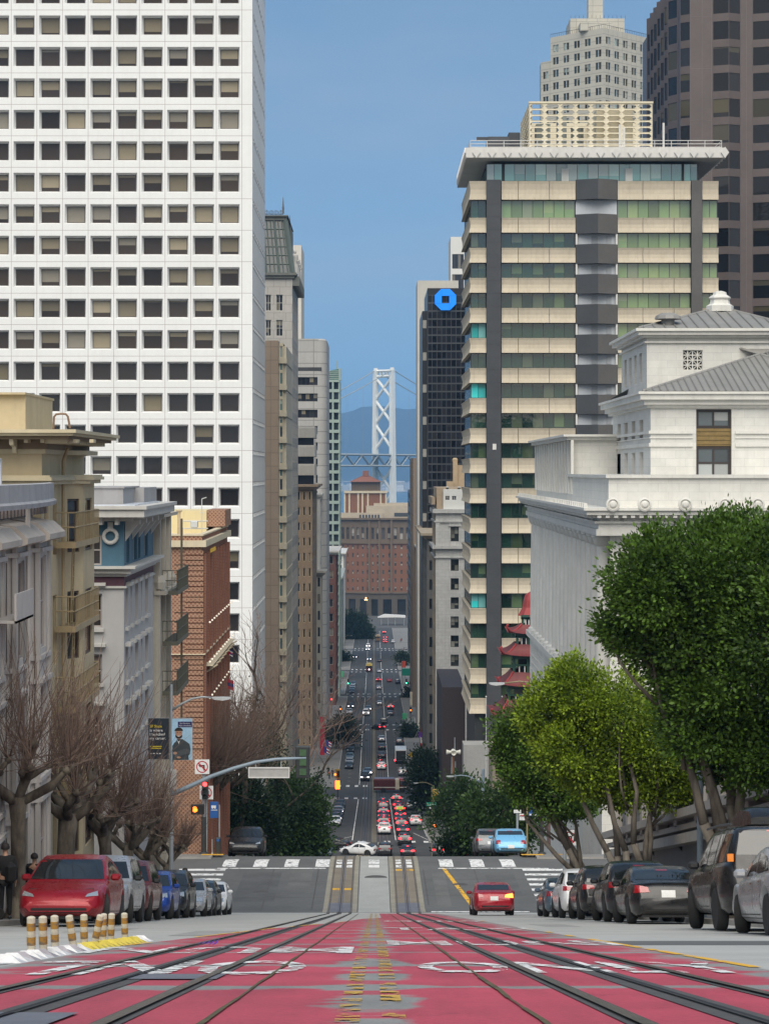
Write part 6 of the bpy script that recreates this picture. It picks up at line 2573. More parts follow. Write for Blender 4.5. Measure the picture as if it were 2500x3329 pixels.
def car_shell(sp):
	L,W,zb = sp['L'],sp['W'],sp['zb']
	st = sorted(set([round(v,3) for v in [0,.02,.05,.1,.16,.24,.35]+list(np.arange(.45,L-.4,.085))+[L-.35,L-.24,L-.16,L-.1,L-.05,L-.02,L]]))
	Ra = sp['r']+.07
	rings = []
	for s in st:
		e = min(s,L-s)
		tap = 1-.16*max(0,1-e/.5) ** 2.2-.05*max(0,1-e/1.1)
		wm = W/2*tap
		zt = lerp_prof(sp['top'],s)
		zs = min(lerp_prof(sp['belt'],s),zt-.025)
		zbo = zb+.12*max(0,1-e/.45) ** 2
		cab = max(0.,zt-zs-.06)
		wt = wm-.05-.33*cab if cab > .02 else wm-.14
		wt = max(wt,.3)
		h = zs-zbo
		q = [(0,zbo),(wm-.12,zbo),(wm-.03,zbo+.09),(wm+.0,zbo+h*.38),(wm-.004,zbo+h*.62),(wm-.03,zs-.07),(wm-.055,zs)]
		a,b_ = (wm-.075,zs+.015),(wt,zt-.075 if cab > .12 else zt-.03)
		q += [a,((a[0]+b_[0])/2+(.012 if cab > .1 else 0),(a[1]+b_[1])/2),b_,(wt-.07 if cab > .1 else wt*.86,zt-.026),(wt*.55,zt-.004),(0,zt)]
		for wc in (sp['wf'],sp['wr']):
			d = abs(s-wc)
			if d < Ra:
				za = sp['r']+math.sqrt(Ra*Ra-d*d)
				q = [(x,z) if i in (0,) or i > 5 else (x,max(z,za+.02*i) if i else z) for i,(x,z) in enumerate(q)]
		rings.append([(x,L/2-s,z) for x,z in q])
	n = len(rings[0])
	vs,fs = [],[]
	for r_ in rings:
		vs += r_+[(-x,y,z) for x,y,z in r_[-2:0:-1]]
	m_ = 2*n-2
	for j in range(len(rings)-1):
		for k in range(m_):
			k2 = (k+1) % m_
			fs.append((j*m_+k,j*m_+k2,(j+1)*m_+k2,(j+1)*m_+k))
	fs.append(tuple(range(m_)))
	fs.append(tuple(reversed(range((len(rings)-1)*m_,len(rings)*m_))))
	return vs,fs

def patch(bvh,ax,c4,nu=6,nv=4,off=.006,th=0.):
	"""four-cornered panel laid on the shell by casting along ax; returns verts, faces"""
	vs = []
	for j in range(nv+1):
		for i in range(nu+1):
			u,v = i/nu,j/nv
			a = [(1-v)*((1-u)*c4[0][k]+u*c4[1][k])+v*((1-u)*c4[3][k]+u*c4[2][k]) for k in (0,1)]
			o,d = {'front': (Vector((a[0],9,a[1])),Vector((0,-1,0))),'rear': (Vector((a[0],-9,a[1])),Vector((0,1,0))),
					'right': (Vector((9,a[0],a[1])),Vector((-1,0,0))),'left': (Vector((-9,a[0],a[1])),Vector((1,0,0))),'top': (Vector((a[0],a[1],9)),Vector((0,0,-1)))}[ax]
			h,nrm_,_,_ = bvh.ray_cast(o,d)
			if h is None:
				return [],[]
			if nrm_.dot(d) > 0: nrm_ = -nrm_
			vs.append(h+nrm_*off)
	fs = [(j*(nu+1)+i,j*(nu+1)+i+1,(j+1)*(nu+1)+i+1,(j+1)*(nu+1)+i) for j in range(nv) for i in range(nu)]
	return vs,fs

def make_car(kind,extra=True):
	"""returns a list of (name, verts, faces, mats, matidx, smooth, children)"""
	sp = SPEC[kind]
	L,W = sp['L'],sp['W']
	vs,fs = car_shell(sp)
	bvh = BVHTree.FromPolygons([Vector(v) for v in vs],fs)
	parts = [('body',vs,fs,'PAINT',True)]
	Y = lambda s: L/2-s
	tp = lambda s: lerp_prof(sp['top'],s)
	bl = lambda s: lerp_prof(sp['belt'],s)

	def hwid(z_,s,frac=.9):
		h,n_,_,_ = bvh.ray_cast(Vector((9,Y(s),z_)),Vector((-1,0,0)))
		return (h.x if h else W/2*.7)*frac

	def add(name,ax,c4,m,nu=6,nv=4,off=.006):
		v,f = patch(bvh,ax,c4,nu,nv,off)
		if v: parts.append((name,v,f,m,True))
	a,b_ = sp['ws']
	z0,z1 = tp(a)+.03,tp(b_)-.03
	w0,w1 = hwid(z0-.0,a+.25,.93),hwid(z1-.02,b_+.12,.9)
	add('windshield','front',[(-w0,z0),(w0,z0),(w1,z1),(-w1,z1)],m_cgl,10,6)
	a,b_ = sp['rw']
	z1,z0 = tp(a)-.03,tp(b_)+.02
	w1,w0 = hwid(z1-.03,a-.15,.88),hwid(z0,b_-.25,.86)
	add('rear_window','rear',[(-w0,z0),(w0,z0),(w1,z1),(-w1,z1)],m_cgl,10,6)
	for side in ('right','left'):
		for i,(sa,sb) in enumerate(sp['sw']):
			za,zb_ = bl(sa)+.05,bl(sb)+.05
			zt0,zt1 = tp(sa+(.3 if i == 0 else 0))-.12,tp(sb)-.12
			zt1 = max(zt1,zb_+.06)
			ya,yb = Y(sa),Y(sb)
			c4 = [(ya,za),(yb,zb_),(yb,zt1),(ya-(.42 if i == 0 else 0.),zt0)]
			if i == len(sp['sw'])-1 and kind in ('sedan','modely','beetle'):
				c4[2] = (yb+.1,max(zb_+.08,zt1-.06))
			add('side_window',side,c4,m_cgl,6,4)
			if i < 2:
				ys_ = yb+(.03 if i else -.03)
				add('door_seam',side,[(ys_,sp['zb']+.2),(ys_-.014,sp['zb']+.2),(ys_-.014,zb_-.06),(ys_,zb_-.06)],m_trimb,1,6,.003)
				hy = yb+.2
				add('door_handle',side,[(hy,zb_-.17),(hy-.17,zb_-.17),(hy-.17,zb_-.14),(hy,zb_-.14)],m_chrome,2,1,.02)
		add('sill_trim',side,[(Y(sp['wf']+.5),sp['zb']+.06),(Y(sp['wr']-.5),sp['zb']+.06),(Y(sp['wr']-.5),sp['zb']+.13),(Y(sp['wf']+.5),sp['zb']+.13)],m_trimb,10,1,.006)
	hz = sp['top'][2][1]
	lo = sp['zb']+.3
	for s_ in (-1,1):
		w2 = W/2
		if kind == 'modely':
			add('headlight','front',[(s_*w2*.58,hz-.13),(s_*w2*.86,hz-.1),(s_*w2*.84,hz-.0),(s_*w2*.62,hz-.07)],m_hl,5,3,.01)
		elif kind == 'beetle':
			add('headlight','front',[(s_*w2*.5,.52),(s_*w2*.78,.52),(s_*w2*.76,.7),(s_*w2*.52,.7)],m_hl,5,4,.012)
		else:
			add('headlight','front',[(s_*w2*.5,hz-.2),(s_*w2*.87,hz-.18),(s_*w2*.85,hz-.03),(s_*w2*.54,hz-.09)],m_hl,5,3,.012)
		if kind == 'suv':
			add('tail_light','rear',[(s_*w2*.78,.86),(s_*w2*.93,.86),(s_*w2*.9,1.3),(s_*w2*.78,1.3)],m_tl,3,6,.014)
		elif kind == 'crossover':
			add('tail_light','rear',[(s_*w2*.5,.93),(s_*w2*.9,.9),(s_*w2*.88,1.06),(s_*w2*.55,1.03)],m_tl,5,4,.014)
		elif kind == 'beetle':
			add('tail_light','rear',[(s_*w2*.58,.66),(s_*w2*.88,.64),(s_*w2*.85,.83),(s_*w2*.62,.84)],m_tl,5,4,.014)
		else:
			add('tail_light','rear',[(s_*w2*.5,.76),(s_*w2*.9,.74),(s_*w2*.87,.93),(s_*w2*.54,.88)],m_tl,5,4,.014)
	gz = hz-(.34 if kind != 'suv' else .3)
	if kind == 'modely':
		add('grille','front',[(-.62,.3),(.62,.3),(.6,.4),(-.6,.4)],m_trimb,10,2,.008)
	else:
		add('grille','front',[(-.5,gz-.08),(.5,gz-.08),(.52,gz+.1),(-.52,gz+.1)],m_trimb,8,3,.008)
		add('lower_grille','front',[(-.62,sp['zb']+.1),(.62,sp['zb']+.1),(.6,sp['zb']+.22),(-.6,sp['zb']+.22)],m_trimb,8,2,.008)
	add('rear_trim','rear',[(-.72,sp['zb']+.08),(.72,sp['zb']+.08),(.7,sp['zb']+.22),(-.7,sp['zb']+.22)],m_trimb,8,2,.008)
	pz = .72 if kind in ('sedan','modely') else (.5 if kind == 'beetle' else .8)
	add('number_plate','rear',[(-.17,pz-.085),(.17,pz-.085),(.17,pz+.085),(-.17,pz+.085)],m_plate2,3,2,.016)
	add('brake_lamp','rear',[(-.14,tp(sp['rw'][0])-.05),(.14,tp(sp['rw'][0])-.05),(.14,tp(sp['rw'][0])-.02),(-.14,tp(sp['rw'][0])-.02)],m_tl,3,1,.012)
	for s_ in (-1,1):                          # mirrors
		mb = MB()
		sm = sp['sw'][0][0]+.08
		x = hwid(bl(sm)+.06,sm,1.)
		mb.bbox(s_*(x+.02),s_*(x+.24),Y(sm)-.06,Y(sm)+.08,bl(sm)+.02,bl(sm)+.17,.045)
		parts.append(('mirror',mb.v,mb.f,'PAINT' if kind != 'suv' else m_trimb,False))
	mb = MB()
	mb.box(-W/2+.28,W/2-.28,-L/2+.25,L/2-.25,sp['zb']-.04,sp['zb']+.35)
	for wc in (sp['wf'],sp['wr']):
		mb.box(-W/2+.26,W/2-.26,Y(wc)-sp['r']-.1,Y(wc)+sp['r']+.1,sp['zb'],sp['r']*2+.1)
	parts.append(('underbody',mb.v,mb.f,m_trimb,False))
	wheels = []
	for s_ in (-1,1):
		for wc in (sp['wf'],sp['wr']):
			r = sp['r']
			tw = .21
			mb = MB()
			mb.lathe([(r*.62,-tw/2),(r*.93,-tw/2),(r,-tw/2+.04),(r,tw/2-.04),(r*.93,tw/2),(r*.62,tw/2)],(0,0,0),22,ax='x')
			rm = MB()
			o = s_*(tw/2-.02)
			rm.lathe([(r*.64,o-s_*.05),(r*.64,o),(r*.58,o),(r*.56,o-s_*.03)] if s_ > 0 else [(r*.56,o+.03),(r*.58,o),(r*.64,o),(r*.64,o+.05)],(0,0,0),20,ax='x')
			for k in range(5):
				t = 2*math.pi*k/5
				d,q = Vector((0,math.cos(t),math.sin(t))),Vector((0,-math.sin(t),math.cos(t)))
				v8 = []
				for rr,hw_ in ((r*.1,.05),(r*.6,.035)):
					for sg in (-1,1):
						v8.append(d*rr+q*hw_*sg+Vector((o-s_*.005,0,0)))
				rm.add(v8,[(0,1,3,2)])
			rm.lathe([(r*.14,o-s_*.03),(r*.14,o+s_*.002),(.01,o+s_*.004)],(0,0,0),10,ax='x')
			wheels.append((Vector((s_*(W/2-tw/2-.015),Y(wc),r)),mb,rm,wc == sp['wf']))
	return parts,wheels

PROTO = {}

def mesh_from(name,vs,fs,m,smooth):
	me = bpy.data.meshes.new(name)
	me.from_pydata([tuple(v) for v in vs],[],fs)
	me.materials.append(m)
	bm = bmesh.new()
	bm.from_mesh(me)
	bmesh.ops.recalc_face_normals(bm,faces=bm.faces[:])
	bm.to_mesh(me)
	bm.free()
	if smooth:
		me.polygons.foreach_set('use_smooth',[True]*len(me.polygons))
		me.set_sharp_from_angle(angle=R(42))
	return me

def proto(kind):
	if kind not in PROTO:
		parts,wheels = make_car(kind)
		ml = [(n,mesh_from(n,v,f,PM['dark'] if m == 'PAINT' else m,s),m == 'PAINT') for n,v,f,m,s in parts]
		wl = []
		for loc,tb,rb,front in wheels:
			a = mesh_from('wheel',tb.v,tb.f,m_tyre,True)
			b_ = mesh_from('rim',rb.v,rb.f,m_rim,False)
			wl.append((loc,a,b_,front))
		PROTO[kind] = (ml,wl)
	return PROTO[kind]

def setmat(o,m):
	o.material_slots[0].link = 'OBJECT'
	o.material_slots[0].material = m

FARP = {}

def far_mesh(kind):
	"""a distant copy is one mesh: body, glass, tyres, lamps as materials"""
	if kind not in FARP:
		parts,wheels = make_car(kind)
		mb = MB()
		mats = ['PAINT',m_cgl,m_trimb,m_hl,m_tl,m_tyre]
		for n,v,f,m,s in parts:
			if n in ('number_plate',): m = m_chrome
			i = mats.index(m) if m in mats else 2
			if n in ('tail_light','headlight'):          # lamp unit enlarged so that its size stands for the glow
				c = sum((Vector(q) for q in v),Vector())/len(v)
				mb.bbox(c.x-.2,c.x+.2,c.y-.07,c.y+.07,c.z-.11,c.z+.11,.05,i)
				continue
			mb.add(v,f,i)
		for loc,tb,rb,fr in wheels:
			mb.add([Vector(v)+loc for v in tb.v],tb.f,5)
		me = bpy.data.meshes.new('car')
		me.from_pydata([tuple(v) for v in mb.v],[],mb.f)
		for m in mats:
			me.materials.append(PM['dark'] if m == 'PAINT' else m)
		me.polygons.foreach_set('material_index',mb.m)
		me.polygons.foreach_set('use_smooth',[True]*len(mb.f))
		me.set_sharp_from_angle(angle=R(42))
		FARP[kind] = me
	return FARP[kind]

CARN = {'sedan': ('sedan','car'),'crossover': ('crossover_car','car'),'suv': ('large_suv','suv'),'modely': ('fastback_car','car'),'beetle': ('rounded_coupe','car')}

def car(kind,color,x,d,away,label,group,lights='',steer=0.,yaw=0.,scale=1.,far=False,plate=True):
	"""x, d locate the middle of the car; away = its tail is towards the camera"""
	z = zr(d)
	a = slope(d)
	nm,cat = CARN[kind]
	rz = (0 if away else math.pi)+yaw
	rx = a if away else -a
	if abs(yaw) > .8: rx = 0
	if far:
		o = bpy.data.objects.new(nm,far_mesh(kind))
		link(o)
		o.location = (x,d,z+.01)
		o.rotation_mode = 'XYZ'
		o.rotation_euler = (rx,0,rz)
		tag(o,label,cat,group)
		setmat(o,PM[color])
		if 'b' in lights:
			o.material_slots[4].link = 'OBJECT'
			o.material_slots[4].material = m_tlon
		if 'h' in lights:
			o.material_slots[3].link = 'OBJECT'
			o.material_slots[3].material = m_hlon
		o.scale = (scale,)*3
		return o
	root = T(nm,label,cat,(x,d,z+.01),group)
	root.rotation_euler = (rx,0,rz)
	root.scale = (scale,)*3
	ml,wl = proto(kind)
	for n,me,isp in ml:
		o = bpy.data.objects.new(n,me)
		link(o)
		o.parent = root
		if isp: setmat(o,PM[color])
		if n in ('tail_light','brake_lamp') and 'b' in lights: setmat(o,m_tlon)
		if n == 'headlight' and 'h' in lights: setmat(o,m_hlon)
		if n == 'tail_light' and 'i' in lights:
			if sum(v.co.x for v in me.vertices) > 0: setmat(o,m_ind)
	for loc,a_,b_,front in wl:
		o = bpy.data.objects.new('wheel',a_)
		link(o)
		o.parent = root
		o.location = loc
		if front: o.rotation_euler = (0,0,steer)
		q = bpy.data.objects.new('rim',b_)
		link(q)
		q.parent = o
	return root

GL,GR = 'cars parked nose uphill along the left kerb','cars parked along the right kerb'
car('modely','red',-6.85,48.4,False,'glossy red fastback electric car, nearest of the parked row on the left',GL,steer=.3)
car('suv','silver',-7.12,55.8,False,'silver boxy suv with amber corner lamp parked right behind the red electric car',GL,steer=.25,scale=.93)
car('suv','maroon',-7.22,61.6,False,'dark maroon suv parked between the silver suv and the blue hatchback',GL,steer=.2,scale=.92)
car('crossover','blue',-7.25,68.6,False,'bright blue hatchback in the left parked row',GL,steer=.3,scale=.93)
car('crossover','dark',-7.25,74.0,False,'charcoal crossover with a person standing beside it in the left parked row',GL,steer=.2)
car('sedan','silver',-7.22,81.6,False,'silver sedan with wide open lower grille in the left parked row',GL,steer=.2)
car('sedan','dark',-7.25,87.0,False,'dark sedan squeezed between the silver and white cars in the left parked row',GL)
car('sedan','white',-7.2,92.6,False,'white sedan at the downhill end of the left parked row',GL)
car('sedan','silver',7.1,34.9,True,'silver sedan cut off by the right edge of the picture',GR,steer=-.3)
yk = car('suv','black',7.3,40.7,True,'big black suv with a roof cargo box and amber topped tail lights',GR,steer=-.3)
car('sedan','black',7.18,54.0,True,'black sedan with a chrome bumper strip, parked downhill of the black suv',GR,steer=-.3)
car('crossover','dark',7.2,59.4,True,'dark crossover with high red lamp clusters parked ahead of the black sedan',GR,steer=-.3)
car('crossover','black',7.2,66.8,True,'black crossover parked between the dark crossover and the white suv',GR,steer=-.25)
car('crossover','white',7.2,73.4,True,'white suv with dark rear window parked on the right',GR,steer=-.2)
car('sedan','bluegrey',7.2,80.4,True,'blue grey sedan at the downhill end of the right parked row',GR)
car('sedan','crimson',4.92,89.0,True,'red sedan driving away downhill with its right indicator lit',None,lights='i',scale=.95)
# the cargo box, lettering and lamp lenses of the black suv
cb = T('roof_cargo_box','glossy black cargo box strapped on the roof of the big black suv','cargo box',(7.45,40.4,zr(40.4)+1.98))
mb = MB()
pr = [(-1.15,.0),(-1.15,.14),(-.95,.3),(0,.37),(.7,.3),(1.1,.08),(1.1,0)]
o_ = ORI[cb.name]
vs = []
for x,k in ((-.48,.82),(-.42,.96),(-.3,1.),(.3,1.),(.42,.96),(.48,.82)):
	vs += [(o_.x+x,o_.y+y,o_.z+z*k) for y,z in pr]
n = len(pr)
mb.add(vs,[(i*n+j,i*n+(j+1) % n,(i+1)*n+(j+1) % n,(i+1)*n+j) for i in range(5) for j in range(n)]+[tuple(range(n)),tuple(range(5*n,6*n))])
o = mb.build('shell',PM['black'],cb)
autosmooth(o,40)
mb = MB()
put_text(mb,'THULE',lambda a,b_: (o_.x+.12+a*.1,o_.y-1.158,o_.z+.04+b_*.1),1.,0,.02)
mb.build('lettering',mat('grey_lettering',(.3,.3,.3),.5,0),cb)
mb = MB()
for y in (-.6,.6):
	mb.box(o_.x-.85,o_.x+.7,o_.y+y-.03,o_.y+y+.03,o_.z-.06,o_.z-.02)
mb.build('roof_bar',m_trimb,cb)
cb.rotation_euler = yk.rotation_euler
mb = MB()
put_text(mb,'YUKON',lambda a,b_: (-.48+a*.125,-2.535,1.02+b_*.13),1.,0,.02)
me = mesh_from('lettering',mb.v,mb.f,m_chrome,False)
o = bpy.data.objects.new('lettering',me)
link(o)
o.parent = yk
mb = MB()
for s_ in (-1,1):
	mb.box(s_*.79,s_*.9,-2.53,-2.5,1.24,1.38)
me = mesh_from('amber_lens',mb.v,mb.f,m_amber,False)
o = bpy.data.objects.new('amber_lens',me)
link(o)
o.parent = yk
mb = MB()
for s_ in (-1,1):
	mb.tube([(s_*.7,1.0,1.93),(s_*.72,-.5,1.95),(s_*.72,-2.0,1.93)],.025,5)
me = mesh_from('roof_rack',mb.v,mb.f,m_trimb,False)
o = bpy.data.objects.new('roof_rack',me)
link(o)
o.parent = yk

# across the side street and on the hidden drop beyond
GM = 'cars at the far corner of the first crossing'
car('modely','black',-7.7,129.2,False,'black electric suv facing uphill beyond the left end of the zebra crossing',GM,scale=1.12)
car('beetle','skyblue',8.15,128.6,True,'pale blue rounded coupe parked beyond the right end of the zebra crossing',GM,scale=1.12)
car('crossover','grey',7.25,134.5,True,'grey crossover parked in front of the pale blue coupe',GM,scale=1.05)
GX = 'cars crossing the second intersection'
car('modely','black',-5.5,274.5,True,'black fastback turning left across the second intersection',GX,yaw=1.3,far=True,scale=1.05)
car('modely','white',-1.9,268.2,True,'white coupe turning across the second intersection beside the tracks',GX,yaw=1.25,far=True)
car('crossover','dark',1.35,267.5,True,'dark crossover on the track just past the crest of the road',GX,far=True)
car('sedan','dark',4.2,266.5,True,'dark sedan with bright brake lights just past the crest of the road',GX,lights='b',far=True)
car('crossover','grey',8.1,266.2,True,'grey suv with brake lights on at the right of the crest',GX,lights='b',far=True)
car('sedan','bluegrey',-6.2,266.4,False,'blue grey car nose up at the left of the crest',GX,far=True)
car('sedan','red',12.3,264.5,True,'red car tail just showing over the crest by the blue coupe',GX,far=True)

# queue between the second and third streets
GQ1,GQ2 = 'queue of cars on the track with brake lights on','queue of cars in the right lane with brake lights on'
q1 = [('crossover','white',302,'white suv with orange brake lights, last of the queue on the track'),('sedan','grey',310,'grey car stopped directly ahead of the white suv on the track'),('crossover','dark',318,'dark crossover third from the tail of the track queue'),
	  ('sedan','grey',326,'grey sedan fourth from the tail of the track queue'),('sedan','navy',334.5,'navy sedan in the middle of the track queue'),('crossover','black',344,'black crossover in the track queue below the fire engine'),
	  ('suv','maroon',354,'maroon suv in the track queue below the fire engine'),('sedan','red',364,'red sedan at the head of the track queue below the fire engine'),('sedan','dark',376,'dark sedan leading the track queue into the third intersection')]
for k,c,d,lb in q1:
	car(k,c,1.5+random.uniform(-.1,.1),d,True,lb,GQ1,lights='b',far=True,scale=1.03)
q2 = [('crossover','black',281.5,'black crossover stopped past the stop line in the right lane'),('sedan','dark',301,'dark sedan second from the tail of the right lane queue'),('crossover','black',314,'black hatchback with wide brake lamps in the right lane queue'),
	  ('sedan','grey',327,'grey car with one bright lamp in the right lane queue'),('sedan','dark',340,'dark taxi with a green roof sign in the right lane queue'),('crossover','dark',353,'dark crossover behind two red lit cars in the right lane queue'),
	  ('sedan','red',368,'red lit sedan second from the head of the right lane queue'),('crossover','dark',389,'dark crossover heading the right lane queue')]
for k,c,d,lb in q2:
	car(k,c,4.15+random.uniform(-.12,.12),d,True,lb,GQ2,lights='b',far=True)
GP = 'cars parked along the lower blocks'
car('crossover','white',6.3,321,True,'white crossover with red lamps parked alone on the right below the queue',GP,lights='b',far=True)
car('crossover','grey',6.35,364,True,'grey crossover parked under the dark street tree on the right',GP,far=True)
for i,(c,d) in enumerate((('white',322),('navy',331),('grey',340),('silver',350),('dark',360),('dark',372))):
	car('sedan',c,-5.9,d,False,['white car at the uphill end of the left side row past the bushy tree','navy car second in the left side row past the bushy tree','grey car third in the left side row past the bushy tree','silver car fourth in the left side row past the bushy tree','dark car fifth in the left side row past the bushy tree','dark car at the downhill end of the left side row past the bushy tree'][i],
		'cars along the left kerb between the second and third streets',lights='h' if i in (1,3) else '',far=True)
GO = 'oncoming cars with headlights on'
car('suv','black',-1.85,436,False,'black suv with headlights on waiting before the third crossing',GO,lights='h',far=True,scale=.95)
car('sedan','bluegrey',-1.3,447,False,'blue grey sedan following the black suv uphill',GO,lights='h',far=True)
lower = [('crossover','white',1.6,457,1,'b','white car with a red rear just beyond the fire engine'),('sedan','dark',1.7,481,1,'','dark sedan on the track past the motorcyclist'),('sedan','black',1.9,500,1,'','black sedan second of three on the track beyond the third street'),
		 ('sedan','silver',1.9,520,1,'','silver striped sedan first of three on the track beyond the third street'),('sedan','black',1.0,552,1,'b','black sedan turning across the fourth intersection'),('suv','black',2.7,571,1,'','black suv leaving the fourth intersection'),
		 ('sedan','grey',4.7,607,1,'','grey sedan behind a car with big brake lights'),('crossover','dark',4.9,633,1,'b','dark crossover with two big brake lights in the fourth block'),('sedan','silver',1.7,653,1,'','silver sedan on the track in the fourth block'),
		 ('suv','white',-2.3,606,0,'h','white suv with paired headlights coming up the fourth block'),('sedan','bluegrey',-1.7,628,0,'h','blue grey car with headlights behind the white suv'),
		 ('crossover','dark',6.2,512,1,'','dark crossover parked by the right kerb past the box truck'),('crossover','silver',6.0,446,1,'','silver car parked behind the box truck'),
		 ('sedan','dark',-5.4,459,0,'','dark car nearest in the three parked past the left signal'),('sedan','silver',-5.4,467,0,'','silver car in the middle of three parked past the left signal'),('crossover','bluegrey',-5.4,476,0,'','blue grey car farthest of three parked past the left signal'),
		 ('sedan','black',-5.5,494,0,'','black car parked below the small tree on the left'),('sedan','bluegrey',-5.5,506,0,'','pale blue car parked below the small tree on the left'),('sedan','white',-5.5,528,0,'','white car parked at the fourth street on the left'),
		 ('crossover','silver',-7.1,612,0,'','silver car standing in the left bay of the fourth block'),('sedan','dark',-7.0,640,0,'h','dark car with one headlight in the left bay of the fourth block'),
		 ('sedan','silver',1.7,738,1,'','silver sedan in the fifth block behind a braking car'),('sedan','maroon',1.6,782,1,'b','maroon sedan with glowing brake lights in the fifth block'),('sedan','silver',2.1,836,1,'','silver car crossing the sixth street beside the cable car'),
		 ('sedan','red',5.6,778,1,'','small red car in the right lane of the fifth block'),('suv','navy',8.6,768,1,'','navy van at the right kerb of the fifth block'),('sedan','black',-7.5,718,0,'','black car nearest in the left row of the fifth block'),
		 ('sedan','bluegrey',-7.5,730,0,'','blue grey car second in the left row of the fifth block'),('sedan','silver',-7.5,742,0,'','silver car third in the left row of the fifth block'),('crossover','bluegrey',-7.4,757,0,'','blue crossover farthest in the left row of the fifth block'),
		 ('sedan','bluegrey',-2.1,912,0,'h','blue car with headlights following the cable car'),('sedan','white',-2.9,975,0,'h','white car with headlights far behind the cable car'),('suv','white',-2.8,1003,0,'h','white van with headlights farthest up the left lane'),
		 ('sedan','black',-8.3,925,0,'h','black car with headlights in the left lane of the sixth block'),('sedan','black',2.3,902,1,'','black car alone on the track in the sixth block'),('suv','silver',9.3,1035,1,'','silver van at the right kerb near the street end'),
		 ('sedan','red',5.4,1036,1,'b','red lit car nearest at the street end'),('sedan','grey',5.4,1052,1,'b','red lit car second at the street end'),('sedan','dark',5.6,1070,1,'b','red lit car third at the street end'),('crossover','dark',5.4,1110,1,'b','red lit car farthest at the street end')]
for k,c,x,d,aw,lt,lb in lower:
	car(k,c,x,d,bool(aw),lb,'cars far down the street',lights=lt,far=True,yaw=.5 if 'turning' in lb else 0)
ts = T('taxi_sign','small green and yellow lit roof sign on the dark taxi in the queue','taxi sign',(4.15,340,zr(340)+1.47))
mb = MB()
mb.prism([(-.55+4.15,zr(340)+1.47),(.55+4.15,zr(340)+1.47),(.45+4.15,zr(340)+1.85),(-.45+4.15,zr(340)+1.85)],'y',339.9,340.2)
mb.build('sign_box',emit('taxi_green',(.35,.5,.08),.6),ts)

# fire engine crossing the third intersection
fe = T('fire_engine','dark red fire engine with a white stripe crossing the third intersection','fire engine',(3.4,415,zr(415)))
m_fe_r = PM['maroon']
x0,z0,y0 = -.1,zr(415),413.8
mb = MB()
mb.bbox(x0,x0+4.3,y0,y0+2.4,z0+.55,z0+2.6,.06)
mb.bbox(x0+.1,x0+4.1,y0+.1,y0+2.3,z0+2.55,z0+2.75,.05)
mb.build('body',m_fe_r,fe)
mb = MB()
mb.bbox(x0+4.95,x0+6.9,y0+.05,y0+2.35,z0+.5,z0+2.55,.15)
mb.build('cab',m_fe_r,fe)
mb = MB()
mb.box(x0+4.25,x0+5.0,y0-.02,y0+2.4,z0+.7,z0+2.6)
mb.build('pump_panel',mat('pump_cream',(.6,.55,.42),.5,.15,2.),fe)
mb = MB()
mb.box(x0+.1,x0+4.25,y0-.03,y0+.02,z0+1.0,z0+1.18)
mb.box(x0+5.0,x0+6.8,y0+.0,y0+.04,z0+1.0,z0+1.18)
mb.build('stripe',m_conw,fe)
mb = MB()
mb.box(x0+5.3,x0+6.6,y0+.02,y0+.1,z0+1.55,z0+2.25)
mb.build('side_window',m_cgl,fe)
for x in (1.9,5.6):
	for yy in (y0+.1,y0+2.3):
		mb = MB()
		mb.lathe([(.2,-.15),(.5,-.15),(.52,0),(.5,.15),(.2,.15)],(x0+x,yy,z0+.52),18,ax='y')
		mb.build('wheel',m_tyre,fe)
mb = MB()
mb.box(x0+4.95,x0+5.7,y0+.3,y0+2.1,z0+2.55,z0+2.72)
mb.build('light_bar',mat('beacon_red',(.5,.02,.02),.2,0),fe)

# box truck and cable cars
bt = T('box_truck','white roofed box truck with a dark rear door on the right of the third block','truck',(5.9,470,zr(470)))
z0 = zr(470)
mb = MB()
mb.bbox(4.65,7.15,467,473.5,z0+.8,z0+3.3,.06)
mb.build('cargo_box',PM['white'],bt)
mb = MB()
mb.box(4.8,7.0,466.94,467.0,z0+.9,z0+3.05)
mb.build('rear_door',m_trimb,bt)
mb = MB()
mb.bbox(4.8,7.0,473.6,475.4,z0+.5,z0+2.4,.2)
mb.build('cab',PM['white'],bt)
mb = MB()
mb.lathe([(.02,-.03),(.2,0),(.02,.03)],(4.55,466.9,z0+1.0),10,ax='y')
mb.build('tail_light',m_tlon,bt)
for x in (4.9,6.9):
	for yy in (468.5,474.3):
		mb = MB()
		mb.lathe([(.15,-.12),(.45,-.12),(.45,.12),(.15,.12)],(x,yy,z0+.45),14,ax='x')
		mb.build('wheel',m_tyre,bt)

